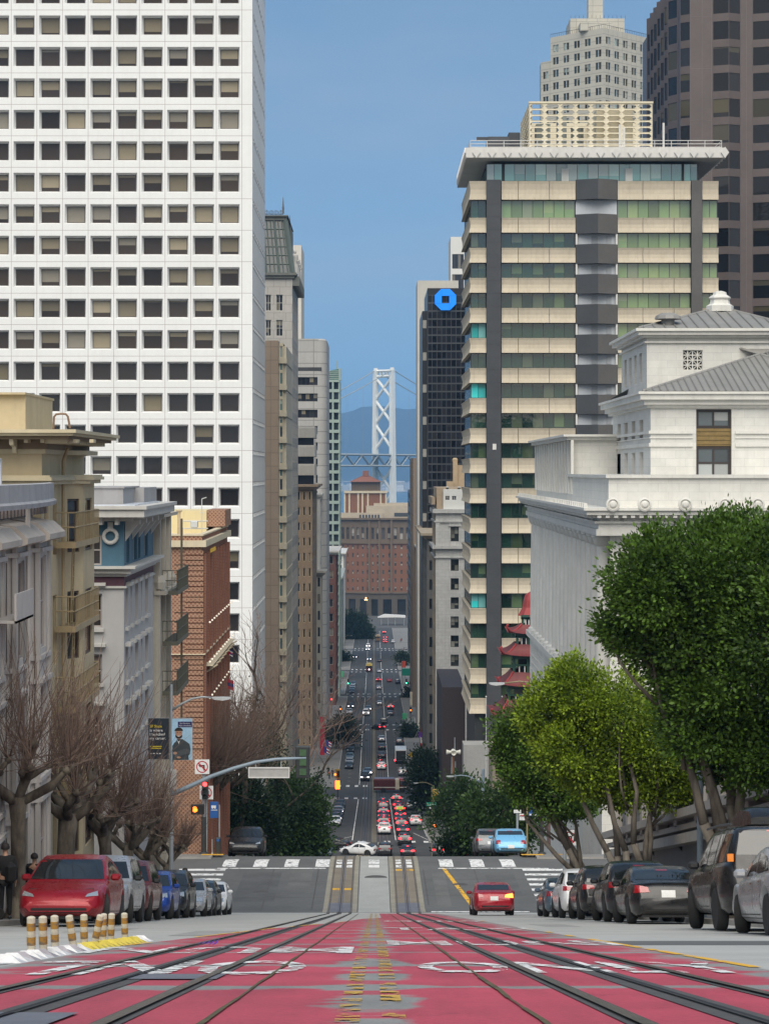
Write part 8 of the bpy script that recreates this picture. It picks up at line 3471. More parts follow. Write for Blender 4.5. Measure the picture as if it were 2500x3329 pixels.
flat('printed_chin_beard',el(583,2389,11,9,15,165),m_hair,5)
flat('printed_hair',el(583,2375,13.5,11,180,360),m_hair,5)
flat('printed_smile',el(583,2391,4.5,2.2,0,180),m_sgnw,6)
for px in (578.5,588):
	flat('printed_eye',el(px,2380,2.2,1.1),m_hair,6)
flat('printed_arms',[(562,2449),(580,2441),(604,2432),(619,2437),(618,2448),(590,2456),(570,2460)],mat('charcoal_sleeve',(.07,.08,.088),.8,.2,2.),5)
flat('printed_hand',el(571,2447,6.5,4.5),m_skin,6)
flat('printed_hand',el(583,2461,7,3.5),m_skin,6)
mb = MB()
mb.box(PX(580,D),PX(626,D),D-.108,D-.101,PZ(2363,D),PZ(2345,D))
mb.build('title_block',mat('title_navy',(.012,.014,.09),.6,.1),bn2)
mb = MB()
for s,py in (('San Francisco',2352.5),('State University',2360)):
	put_text(mb,s,lambda a,b_: (PX(603,D)+a*.078,D-.112,PZ(py,D)+b_*.085),1.,0)
mb.build('lettering',m_sgnw,bn2,fix=False)
mb = MB()
for py in (2335,2468):
	mb.tube([P(482,py,D),P(628,py,D)],.012,5)
mb.build('banner_rod',m_gal,rt)
sb = T('sign_panel','pale two panel sign on the banner pole half hidden by twigs','sign',P(551,2530,D-.12))
mb = MB()
board(mb,PX(533,D),PX(552,D),PZ(2565,D),PZ(2500,D),D-.14)
board(mb,PX(556,D),PX(576,D),PZ(2565,D),PZ(2500,D),D-.14)
mb.build('board',m_sgnb,sb)

# far left corner: pedestrian signal pole with prohibition signs, bus flag, parking meter
D = 126.5
x0 = PX(663,D)
z0 = zr(D)+.13
rt = T('signal_pole','signal pole across the side street with red light and orange hand','traffic signal',(x0,D,z0))
post(rt,x0,D,z0,PZ(2655,D),.15,m_dpole)
mb = MB()
mb.tube([(x0,D,PZ(2655,D)),(x0,D,PZ(2512,D))],.085,8)
mb.tube([(x0+.16,D+.1,z0),(x0+.16,D+.1,PZ(2600,D))],.06,8)
mb.build('upper_pole',m_gal,rt)
signal(rt,P(667,2569,D-.45),.36,0,m_dpole)
no_left(P(658,2493,D-.2),47/F*D,None,label='square no left turn sign above the red signal at the left corner')
no_left(P(672,2577,D-.1),44/F*D,None,label='square no left turn sign half hidden behind the red signal head')
mb = MB()
c = P(634,2632,D-.3)
mb.bbox(c.x-.24,c.x+.55,c.y,c.y+.25,c.z-.3,c.z+.3,.03)
mb.build('pedestrian_head',m_blk2,rt)
mb = MB()
mb.lathe([(.12,-.02),(.01,-.03)],(c.x,c.y,c.z-.04),10,ax='y')
for k in range(4):
	mb.box(c.x-.1+k*.055,c.x-.06+k*.055,c.y-.03,c.y-.005,c.z,c.z+.2-abs(k-1.5)*.03)
mb.box(c.x+.1,c.x+.15,c.y-.03,c.y-.005,c.z-.1,c.z+.06)
mb.build('hand_symbol',m_hand,rt)
bs = T('bus_stop_flag','blue bus stop flag on a thin pole at the left corner','sign',(PX(713,D),D,z0))
post(bs,PX(714,D),D,z0,PZ(2616,D),.04,m_gal,8)
mb = MB()
board(mb,PX(684,D),PX(711,D),PZ(2659,D),PZ(2606,D),D-.06,.03)
mb.build('flag',m_blue2,bs)
mb = MB()
mb.box(PX(688,D),PX(703,D),D-.075,D-.06,PZ(2626,D),PZ(2618,D))
mb.box(PX(687,D),PX(708,D),D-.075,D-.06,PZ(2634,D),PZ(2632,D))
mb.bbox(PX(690,D),PX(694,D),D-.08,D-.06,PZ(2629,D),PZ(2625,D),.01)
mb.bbox(PX(698,D),PX(702,D),D-.08,D-.06,PZ(2629,D),PZ(2625,D),.01)
mb.build('bus_symbol',m_sgnw,bs)
pm = T('pay_station','dark parking pay station with a round blue badge by the left corner','pay station',(PX(711,D),D-.3,z0))
x1 = PX(711,D)
mb = MB()
mb.bbox(x1-.16,x1+.16,D-.4,D-.1,z0,z0+1.05,.05)
mb.build('body',m_dpole,pm)
mb = MB()
mb.lathe([(.09,-.01),(.01,-.02)],(x1,D-.4,z0+.9),14,ax='y')
mb.build('badge',m_blue2,pm)
bo = T('bollard','thin grey bollard beside the pay station','bollard',(PX(692,D),D-.3,z0))
post(bo,PX(692,D),D-.3,z0,z0+.95,.035,m_gal,8)

# right corner: signal pole, bus flag, prohibition sign
D = 127.
z0 = zr(D)+.13
rt = T('signal_pole','black and grey signal pole at the right corner with an orange hand','traffic signal',(PX(1761,D),D,z0))
xp = PX(1761,D)
post(rt,xp,D,z0,PZ(2637,D),.13,m_dpole)
mb = MB()
mb.tube([(xp,D,PZ(2637,D)),(xp,D,PZ(2596,D))],.09,8)
mb.build('upper_pole',mat('cream_pole',(.5,.46,.36),.6,.1),rt)
mb = MB()
mb.tube([(PX(1784,D+2),D+2,z0),(PX(1782,D+2),D+2,PZ(2636,D+2))],.11,8)
mb.build('rear_pole',mat('rust_pole',(.12,.075,.07),.7,.15,2.),rt)
c = P(1780,2623,D-.2)
mb = MB()
mb.bbox(c.x-.2,c.x+.2,c.y,c.y+.25,c.z-.25,c.z+.25,.03)
mb.build('pedestrian_head',m_blk2,rt)
mb = MB()
mb.lathe([(.12,-.02),(.01,-.03)],(c.x-.02,c.y,c.z-.04),10,ax='y')
for k in range(4):
	mb.box(c.x-.12+k*.055,c.x-.08+k*.055,c.y-.03,c.y-.005,c.z,c.z+.16-abs(k-1.5)*.03)
mb.build('hand_symbol',m_hand,rt)
bs = T('bus_stop_flag','blue bus stop flag beside the right corner signal pole','sign',(PX(1713,D),D,z0))
post(bs,PX(1713,D),D,z0,PZ(2614,D),.05,m_olive,8)
mb = MB()
board(mb,PX(1718,D),PX(1744,D),PZ(2652,D),PZ(2614,D),D-.06,.03)
mb.build('flag',m_blue2,bs)
mb = MB()
mb.box(PX(1720,D),PX(1742,D),D-.075,D-.06,PZ(2650,D),PZ(2645,D))
mb.box(PX(1722,D),PX(1730,D),D-.075,D-.06,PZ(2632,D),PZ(2628,D))
mb.build('bus_symbol',m_sgnw,bs)
mb = MB()
board(mb,PX(1725,D),PX(1746,D),PZ(2613,D),PZ(2590,D),D-.05,.03)
mb.build('upper_board',m_sgnw,bs)
ps = T('parking_sign','white parking sign on a pale pole behind the blue coupe','sign',(PX(1681,D),D+4,z0))
post(ps,PX(1681,D+4),D+4,zr(D+4)+.13,PZ(2640,D+4),.07,m_gal,8)
mb = MB()
board(mb,PX(1687,D+4),PX(1710,D+4),PZ(2666,D+4),PZ(2645,D+4),D+3.9,.03)
board(mb,PX(1669,D+4),PX(1693,D+4),PZ(2643,D+4),PZ(2632,D+4),D+3.9,.03)
mb.build('board',m_sgnw,ps)
mb = MB()
mb.box(PX(1689,D+4),PX(1708,D+4),D+3.86,D+3.9,PZ(2652,D+4),PZ(2649,D+4))
mb.build('red_text_line',m_red2,ps)
D = 103.
z0 = zr(D)+.13
c = P(1850,2724,D)
nl = no_left(c,50/F*D,None,label='no left turn sign on a brown post in front of the dark leaning tree')
post(nl,c.x+.06,D+.06,z0,c.z+.4,.05,mat('rust_pole'),8)
mb = MB()
mb.bbox(c.x+.28,c.x+.6,D+.2,D+.5,z0+.15,z0+.75,.08)
tb = T('small_litter_bin','small black bin at the foot of the right corner trees','bin',(c.x+.44,D+.35,z0))
ORI_ = ORI[tb.name]
mb.build('bin_body',m_blk2,tb)
mb = MB()
mb.box(c.x+.3,c.x+.58,D+.22,D+.48,z0,z0+.16)
mb.build('bin_foot',m_gal,tb)

# right pavement: thick lamp post before the house, lamp over the trees
D = 60.
z0 = zr(D)+.13
xp = PX(2275,D)
rt = T('steel_lamp_post','thick blue grey steel lamp post with sign frame behind the black suv','lamp post',(xp,D,z0))
post(rt,xp,D,z0,PZ(2250,D),.09,m_galb,12)
mb = MB()
for a,b_,c_,d_ in ((2252,2256,2560,2470),(2262,2270,2560,2470)):
	mb.box(PX(a,D),PX(b_,D),D+.12,D+.15,PZ(c_,D),PZ(d_,D))
for py in (2470,2508,2558):
	mb.box(PX(2252,D),PX(2290,D),D+.12,D+.15,PZ(py+4,D),PZ(py,D))
mb.box(PX(2254,D),PX(2290,D),D+.15,D+.17,PZ(2558,D),PZ(2472,D),1)
mb.build('sign_frame',[m_gal,mat('frame_maroon',(.05,.02,.025),.6,.1)],rt)
D = 101.
z0 = zr(D)+.13
xp = PX(1835,D)
rt = T('street_lamp','cobra head street lamp reaching out of the right hand trees','street lamp',(xp,D,z0))
post(rt,xp,D,z0,PZ(2262,D),.09,m_gal)
lamp_arm(rt,P(1835,2270,D),P(1640,2221,D),.95,m_olive,.05)

# second intersection, left: olive lamp with sign boards, green signal
D = 262.
z0 = zr(D)+.1
xp = PX(915,D)
rt = T('street_lamp','olive street lamp with a white name board beyond the black electric suv','street lamp',(xp,D,z0))
post(rt,xp,D,z0,PZ(2636,D),.12,m_olive)
lamp_arm(rt,P(916,2642,D),P(974,2624,D),1.1,m_olive,.07)
mb = MB()
board(mb,PX(885,D),PX(956,D),PZ(2711,D),PZ(2697,D),D-.2,.06)
board(mb,PX(902,D),PX(929,D),PZ(2739,D),PZ(2716,D),D-.2,.05)
board(mb,PX(904,D),PX(928,D),PZ(2770,D),PZ(2742,D),D-.2,.05)
mb.build('board',m_sgnb,rt)
no_left(P(946,2715,D-.4),24/F*D,None,label='small no left turn sign beside the olive street lamp')
gl = T('traffic_signal','traffic signal showing green near the olive street lamp','traffic signal',P(945,2750,D))
signal(gl,P(945,2750,D),.42,2,m_dpole)
post(gl,PX(945,D),D+.3,z0,PZ(2735,D),.08,m_dpole)
bo = T('striped_bollard','white striped bollard on the left corner past the crest','bollard',(PX(988,D),D,z0))
mb = MB()
for k in range(5):
	mb.box(PX(988,D)-.14,PX(988,D)+.14,D-.1,D+.1,z0+k*.38,z0+k*.38+.2,0)
	mb.box(PX(988,D)-.13,PX(988,D)+.13,D-.09,D+.09,z0+k*.38+.2,z0+k*.38+.38,1)
mb.build('shaft',[m_sgnw,m_blk2],bo)

# siren pole and its neighbours on the right
D = 255.
z0 = zr(D)+.1
xp = PX(1473,D)
rt = T('siren_pole','brown wooden pole topped by a ring of pale siren horns','siren pole',(xp,D,z0))
post(rt,xp,D,z0,PZ(2460,D),.14,mat('pole_wood',(.2,.1,.06),.85,.2,1.5))
mb = MB()
c = P(1474,2445,D)
for dx,dy in ((-1,0),(1,0),(0,-1),(0,1)):
	ax = 'x' if dx else 'y'
	s_ = dx or dy
	mb.lathe([(.14,0),(.16,s_*.25),(.2,s_*.5),(.3,s_*.82),(.3,s_*.85),(.05,s_*.5)],c,12,ax=ax)
mb.lathe([(.2,-.3),(.32,-.1),(.32,.2),(.1,.35)],c,12)
mb.build('horns',mat('horn_white',(.6,.6,.54),.5,.08),rt)
mb = MB()
mb.tube([c+Vector((.15,0,.2)),c+Vector((.15,0,1.75))],.05,5)
mb.tube([P(1469,2460,D),P(1468,2515,D)],.07,5)
mb.tube([P(1480,2475,D),P(1480,2552,D)],.06,5)
mb.bbox(PX(1464,D),PX(1471,D),D-.3,D-.1,PZ(2596,D),PZ(2580,D),.03)
mb.build('conduit',m_gal,rt)
mb = MB()
a = P(1488,2560,D)
mb.add([(a.x-.3,D-.3,a.z+.35),(a.x+.38,D-.3,a.z-.3),(a.x+.38,D+.4,a.z-.2),(a.x-.3,D+.4,a.z+.45)],[(0,1,2,3)])
mb.tube([a,P(1480,2568,D)],.04,5)
mb.build('solar_panel',m_sgnb,rt,fix=False)
rt = T('street_lamp','blue grey street lamp with a long arm right of the siren pole','street lamp',(PX(1570,215),215,zr(215)))
D = 215.
post(rt,PX(1570,D),D,zr(D)+.1,PZ(2500,D),.16,m_galb)
lamp_arm(rt,P(1566,2546,D),P(1476,2523,D),1.0,m_galb,.08)
mb = MB()
mb.lathe([(.02,-.14),(.14,0),(.02,.14)],P(1558,2534,D),8)
mb.build('photo_cell',m_sgnw,rt)
D = 262.
rt = T('signal_mast','slim grey mast with curved arm carrying a yellow backed signal and sign boards','traffic signal',(PX(1497,D),D,zr(D)))
post(rt,PX(1497,D),D,zr(D)+.1,PZ(2582,D),.09,m_gal)
mb = MB()
mb.tube([P(1496,2590,D),P(1470,2578,D),P(1450,2575,D),P(1425,2576,D)],.07,6)
mb.build('arm',m_gal,rt)
mb = MB()
mb.bbox(PX(1407,D),PX(1425,D),D-.1,D+.3,PZ(2600,D),PZ(2566,D),.05)
mb.build('signal_back',m_ysig,rt)
mb = MB()
board(mb,PX(1488,D),PX(1500,D),PZ(2645,D),PZ(2612,D),D-.25)
board(mb,PX(1501,D),PX(1517,D),PZ(2648,D),PZ(2612,D),D-.25)
mb.build('board',m_sgnb,rt)
sn = T('street_name_sign','small green street name plate over a one way arrow','sign',P(1402,2614,D-1))
mb = MB()
board(mb,PX(1385,D),PX(1418,D),PZ(2620,D),PZ(2608,D),D-.1,.03)
mb.build('plate',m_sgrn,sn)
mb = MB()
put_text(mb,'Stockton',lambda a,b_: (PX(1401.5,D)+a*.27,D-.108,PZ(2618,D)+b_*.38),1.,0)
mb.build('lettering',m_sgnw,sn,fix=False)
mb = MB()
board(mb,PX(1391,D),PX(1416,D),PZ(2630,D),PZ(2622,D),D-.1,.03)
mb.build('one_way_plate',m_blk2,sn)
mb = MB()
zc = PZ(2626,D)
mb.box(PX(1399,D),PX(1412,D),D-.115,D-.105,zc-.05,zc+.05)
mb.prism([(PX(1394,D),zc),(PX(1400,D),zc+.13),(PX(1400,D),zc-.13)],'y',D-.115,D-.105)
mb.build('white_arrow',m_sgnw,sn)
post(sn,PX(1404,D) ,D+.3,zr(D),PZ(2560,D),.06,m_olive)
bn = T('slogan_banner','dark banner with lines of lettering left of the signal mast','banner',P(1479,2615,D))
mb = MB()
mb.box(PX(1470,D),PX(1490,D),D-.32,D-.28,PZ(2665,D),PZ(2613,D))
mb.build('cloth',mat('banner_navy'),bn)
mb = MB()
for k,py in enumerate((2624,2631,2637,2643,2650)):
	mb.box(PX(1471,D),PX(1487-(k % 2)*3,D),D-.34,D-.325,PZ(py+2.4,D),PZ(py-.4,D),0 if k == 0 else 1)
mb.build('lettering',[mat('banner_yellow'),m_sgnw],bn)
sg = T('traffic_signal','pedestrian signal with a round orange light at the second intersection','traffic signal',P(1414,2684,D))
mb = MB()
c = P(1413,2684,D-.3)
mb.bbox(c.x-.25,c.x+.25,c.y,c.y+.25,c.z-.3,c.z+.3,.03)
mb.build('head',m_blk2,sg)
mb = MB()
mb.lathe([(.17,-.02),(.01,-.05)],c,12,ax='y')
mb.build('lens',m_hand,sg)
post(sg,c.x,D+.1,zr(D),c.z,.06,m_dpole)

# signals and signs farther down
D = 402.
for px,lab,cx2 in ((1098,'yellow cased signal with an orange light on the left of the third crossing',0),(1366,'yellow backed signal on an arm right of the third crossing',1)):
	rt = T('traffic_signal',lab,'traffic signal',(PX(px,D),D,zr(D)))
	zc = PZ(2516 if not cx2 else 2508,D)
	mb = MB()
	mb.bbox(PX(px,D)-.5,PX(px,D)+.5,D,D+.4,zc-.9,zc+.9,.06)
	mb.build('signal_case',m_ysig,rt)
	if not cx2:
		mb = MB()
		mb.bbox(PX(px+1,D)-.2,PX(px+3,D)+.2,D-.15,D,zc-.6,zc+.6,.04)
		mb.build('face',m_blk2,rt)
		mb = MB()
		mb.lathe([(.22,-.02),(.01,-.08)],P(1090,2518,D-.2),10,ax='y')
		mb.bbox(PX(1098,D)-.45,PX(1098,D)+.4,D,D+.4,zc-2.9,zc-1.3,.06)
		mb.build('lens',m_hand,rt)
	else:
		mb = MB()
		mb.tube([(PX(1366,D),D+.2,zc),(PX(1388,D),D+.2,zc-1.0)],.1,5)
		mb.build('arm',m_gal,rt)
	post(rt,PX(px+(0 if not cx2 else 22),D),D+.5,zr(D),zc+.4,.11,m_dpole)
yd = T('warning_diamond','yellow diamond warning sign with a black curved arrow on the right pavement','sign',P(1338,2454,420))
D = 420.
c = P(1338,2454,D)
mb = MB()
h = .62
mb.prism([(c.x-h,c.z),(c.x,c.z-h),(c.x+h,c.z),(c.x,c.z+h)],'y',D,D+.05)
mb.build('board',mat('diamond_yellow',(.68,.42,.02),.5,.06),yd)
mb = MB()
mb.box(c.x-.12,c.x-.03,D-.02,D-.005,c.z-.3,c.z+.1)
mb.box(c.x-.03,c.x+.14,D-.02,D-.005,c.z+.06,c.z+.15)
mb.box(c.x+.14,c.x+.22,D-.02,D-.005,c.z-.15,c.z+.15)
mb.build('black_arrow',m_blk2,yd)
post(yd,c.x,D+.1,zr(D),c.z,.06,m_gal)
for px,py,D,lit,lab in ((1132,2216,700.,2,'green lit signal far down on the left'),(1321,2215,700.,2,'green lit signal far down on the right'),(1335,2309,575.,1,'amber lit signal on the right of the fourth crossing'),(1107,2305,575.,1,'amber lit signal on the left of the fourth crossing'),(1078,2280,600.,0,'red lit signal low on the left pavement of the fourth block'),(1094,2178,840.,0,'red lit signal far left of the cable car')):
	rt = T('traffic_signal',lab,'traffic signal',(PX(px,D),D,zr(D)))
	signal(rt,P(px,py,D),.55,lit,m_dpole)
	post(rt,PX(px,D),D+.4,zr(D),PZ(py,D),.1,m_dpole)
for px,py,D,lab in ((1345,2428+48,380.,'cobra head lamp over the dark tree right of the queue'),(1360,2545,330.,'cobra head lamp lower right of the car queue'),(1140,2066,930.,'thin street lamp by the large dark tree near the street end')):
	s_ = 1 if px > 1216 else -1
	rt = T('street_lamp',lab,'street lamp',(PX(px,D)+s_*2.4,D,zr(D)))
	xq = PX(px,D)+s_*2.4
	post(rt,xq,D,zr(D),PZ(py,D)-.4,.1,m_olive)
	lamp_arm(rt,(xq,D,PZ(py,D)-.5),(PX(px,D),D,PZ(py,D)),1.,m_olive,.07)

# flagpoles and flags
for px,top,bot,D in ((1580,2268,2500,258.),(1632,2268,2420,258.)):
	rt = T('flagpole','white flagpole standing %s the pagoda eaves' % ('left of' if px < 1600 else 'before'),'flagpole',(PX(px,D),D,zr(D)),'flagpoles by the pagoda')
	post(rt,PX(px,D),D,zr(D),PZ(top,D),.09,m_sgnw,8,r1=.05)
	mb = MB()
	mb.lathe([(.02,-.1),(.12,0),(.02,.12)],P(px,top-3,D),8)
	mb.build('ball',m_sgnw,rt)

def flag(label,px,py,D,w_,h,mats_,stripes,tilt=.5,cat='flag',side=1):
	c = P(px,py,D)
	rt = T('flag',label,cat,c)
	mb = MB()
	n = 6
	for i in range(n):
		for j in range(stripes):
			u0,u1 = i/n,(i+1)/n
			v0,v1 = j/stripes,(j+1)/stripes

			def q(u,v):
				return (c.x+side*u*w_,c.y+.25*math.sin(u*5+v)*w_*.3,c.z-v*h-u*tilt*w_)
			mb.add([q(u0,v0),q(u1,v0),q(u1,v1),q(u0,v1)],[(0,1,2,3)],(j if u0 > .4 or len(mats_) < 3 else 2) % len(mats_) if stripes > 1 else 0)
	o = mb.build('cloth',mats_,rt,fix=False)
	mb = MB()
	mb.tube([(c.x-side*.05,c.y,c.z+.2),(c.x-side*.9,c.y+.1,c.z-h*1.1)],.04,5)
	mb.build('staff',m_gal,rt)

m_fr = mat('flag_red',(.4,.02,.04),.8,.1)
m_fb = mat('flag_blue',(.02,.03,.18),.8,.1)
flag('tall red vertical banner on the left street wall',1040,2330,470.,1.1,8.5,[m_fr],1,0)
flag('striped flag hanging lowest on the left street wall',1052,2425,440.,1.3,1.3,[m_fr,m_sgnw,m_fb],6,.5)
flag('striped flag above the lowest one on the left street wall',1060,2405,460.,1.2,1.2,[m_fr,m_sgnw,m_fb],6,.5)
flag('orange flag over the right pavement of the third block',1369,2364,480.,1.4,1.1,[mat('flag_orange',(.5,.1,.02),.8,.1)],1,.3)
flag('purple flag below the orange one on the right',1360,2378,478.,1.8,1.4,[mat('flag_purple',(.11,.03,.25),.8,.1)],1,.3)
flag('large white and red flag below the purple one on the right',1366,2396,474.,1.5,2.6,[m_sgnw,m_fr],2,.5)
flag('blue and red flag upper on the brick club house',736,2105,147.,.45,.42,[m_fb,m_sgnw,m_fr],5,.5)
flag('red and blue flag lower on the brick club house',737,2206,147.,.5,.7,[m_fr,m_fb],3,.3)

# kiosks, canopies and shop fronts far down
for px,py,D,w_,h,m,lab,nm,cat in ((1315,2330,590.,1.4,1.9,mat('kiosk_green',(.05,.3,.14),.6,.1),'bright green kiosk at the right of the fourth crossing','kiosk','kiosk'),
										  (1320,2185,760.,3.2,2.6,mat('awning_green',(.0,.22,.15),.6,.1),'teal green kiosk roof on the right of the fifth block','kiosk','kiosk'),
										  (1312,2160,800.,1.6,2.4,mat('board_orange',(.5,.06,.03),.6,.1),'orange red board above the teal kiosk','advert_board','board'),
										  (1110,2192,780.,1.5,2.2,mat('kiosk_green'),'bright green board on the left pavement of the fifth block','advert_board','board'),
										  (1343,2140,850.,1.8,6.2,mat('hoarding_white',(.55,.57,.6),.6,.1),'tall white poster panel on the right pavement','poster_panel','board'),
										  (1338,2272,650.,1.0,4.2,mat('hoarding_cream',(.6,.55,.42),.6,.1),'cream vertical shop sign before the conical tree','shop_sign','sign'),
										  (1078,2188,700.,.8,8.6,mat('yellow_strip',(.45,.32,.04),.6,.1),'long yellow vertical sign on the left street wall','shop_sign','sign')):
	c = P(px,py,D)
	rt = T(nm,lab,cat,(c.x,D,c.z-h/2))
	mb = MB()
	mb.bbox(c.x-w_/2,c.x+w_/2,D,D+.6,c.z-h/2,c.z+h/2,.08)
	mb.build('panel',m,rt)
	mb = MB()
	for s_ in (-1,1):
		mb.box(c.x+s_*w_*.4-.05,c.x+s_*w_*.4+.05,D+.2,D+.4,min(zr(D),c.z-h/2-.1),c.z-h/2)
	mb.build('legs',m_dpole,rt)
D = 1195.
rt = T('long_canopy','long pale canopy roof across the far end of the street','canopy',(PX(1275,D),D,zr(D)))
mb = MB()
mb.prism([(PX(1228,D),PZ(2008,D)),(PX(1250,D),PZ(1999,D)),(PX(1318,D),PZ(2003,D)),(PX(1318,D),PZ(2008,D)),(PX(1290,D),PZ(2007,D))],'y',D,D+9)
mb.build('roof',m_sgnw,rt)
for px in (1240,1262,1285,1314):
	mb = MB()
	mb.tube([(PX(px,D),D+1,zr(D)),(PX(px,D),D+1,PZ(2004,D))],.16,5)
	mb.build('column',m_gal,rt)
gb = T('three_globe_lamp','three lit warm globes on a post before the brick arcade','street lamp',P(1190,1951,1250.))
for px,py in ((1187,1950),(1193,1950),(1190,1944)):
	mb = MB()
	mb.lathe([(.02,-.5),(.5,0),(.02,.5)],P(px,py,1250.),8)
	mb.build('globe',emit('globe_warm',(1.,.62,.3),2.5),gb)
post(gb,PX(1190,1250.),1250.3,zr(1250),PZ(1950,1250.),.15,m_dpole)

# channeliser kerb and delineator posts in the near street
m_post = mat('weathered_white_plastic',(.5,.46,.36),.6,.25,9.,streak=.5,dirt=(.16,.1,.06))
m_refl,_nt,_b = newmat('torn_amber_band')
_n = ramp(_nt,noise(_nt,objco(_nt),16,5),.38,.5)
_nt.links.new(mixc(_nt,_n,(.13,.1,.075),(.3,.15,.02)),_b.inputs['Base Color'])
_b.inputs['Roughness'].default_value = .5
posts = [(103,3110,0),(142,3106,0),(180,3096,0),(240,3090,.14),(275,3083,0),(308,3079,-.22),(336,3073,-.03),(361,3070,-.04),(407,3064,.02)]
hp = {0: 1.0}
LP = ['nearest upright flexible post on the left channeliser','second upright post from the near end of the channeliser','third upright post, at the end of the white kerb part','post tilting left in the middle of the channeliser','upright post in the middle of the channeliser','post leaning sharply right against its neighbour',
	  'post just behind the sharply leaning one','torn patchy post before the gap','last post standing alone at the far end']
for (px,py,lean),lb in zip(posts,LP):
	D = 6900*.526/(py-2934)
	x = PX(px,D)
	z = zr(D)+.05
	rt = T('flexible_post',lb,'delineator post',(x,D,z),'amber banded flexible posts')
	h = .34
	seg = [(0,.07,0),(.07,.15,1),(.15,.21,0),(.21,.285,1),(.285,.34,0)]
	mb = MB()
	mb.lathe([(.042,0),(.042,.335),(.03,.345),(.012,.35)],(x,D,z),14)
	o1 = mb.build('tube',m_post,rt)
	autosmooth(o1)
	for a,b_,q in seg:
		if q:
			mb = MB()
			mb.lathe([(.0435,a),(.0435,b_)],(x,D,z),14)
			o1 = mb.build('reflective_band',m_refl,rt)
			autosmooth(o1)
	rt.rotation_euler = (0,-lean if lean else random.uniform(-.02,.02),0)
ck = T('channeliser_kerb','low zigzag kerb, white at the near end and yellow at the far end','kerb',(-3.3,24,zr(24)))
n = 26
for k in range(n):
	t = k/(n-1)
	y = 18.6+t*10.6
	x = -3.25-.03*math.sin(t*5)
	z = zr(y)
	mb = MB()
	mm = 0 if k < 12 or k > 23 else 1
	if k in (2,5,8,10): mm = 2
	w_,l = .16,.38
	z2 = zr(y+l)
	mb.add([(x-w_,y,z),(x+w_,y,z),(x+w_,y+l,z2),(x-w_,y+l,z2),(x-.05,y+.1,z+.06),(x+.05,y+.1,z+.06),(x+.05,y+l-.06,z2+.06),(x-.05,y+l-.06,z2+.06)],
		   [(0,1,5,4),(1,2,6,5),(2,3,7,6),(3,0,4,7),(4,5,6,7)])
	mb.build('kerb_unit',[mat('kerb_white',(.6,.6,.6),.6,.2,6.,streak=.2),mat('kerb_yellow',(.5,.4,.05),.6,.2,6.,streak=.2),mat('kerb_grey',(.3,.28,.3),.6,.2,6.)][mm],ck,fix=False)
pl = T('crushed_litter','crushed purple wrapper lying on the left track','litter',(PX(664,25.6),25.6,zr(25.6)+.03))
mb = MB()
x,y,z = PX(664,25.6),25.6,zr(25.6)+.025
for k in range(5):
	a = k*1.3
	mb.add([(x-.1+.05*k,y+.05*math.sin(a),z),(x-.04+.05*k,y-.06,z+.03),(x-.02+.05*k,y+.07,z+.02+.01*k)],[(0,1,2)])
mb.build('wrapper',mat('purple_foil',(.12,.02,.35),.3,.1),pl,fix=False)

# --- people
m_cloth = {k: mat('cloth_'+k,c,.9,.2,8.) for k,c in (('black',(.012,.012,.013)),('navy',(.018,.022,.04)),('grey',(.12,.12,.12)),('red',(.25,.03,.03)),('tan',(.3,.24,.16)),('white',(.5,.5,.5)),('blue',(.05,.12,.3)))}

def skin_mesh(name,verts,edges,radii,sub=1,root=0):
	me = bpy.data.meshes.new(name)
	me.from_pydata([tuple(v) for v in verts],edges,[])
	o = bpy.data.objects.new(name,me)
	link(o)
	sk = o.modifiers.new('s','SKIN')
	lay = me.skin_vertices[0].data
	for i,r_ in enumerate(radii):
		lay[i].radius = r_ if isinstance(r_,tuple) else (r_,r_)
		lay[i].use_root = i == root
	sb = o.modifiers.new('d','SUBSURF')
	sb.levels = sub
	sb.render_levels = sub
	dg = bpy.context.evaluated_depsgraph_get()
	m2 = bpy.data.meshes.new_from_object(o.evaluated_get(dg))
	m2.name = name
	m2.polygons.foreach_set('use_smooth',[True]*len(m2.polygons))
	bpy.data.objects.remove(o)
	bpy.data.meshes.remove(me)
	return m2

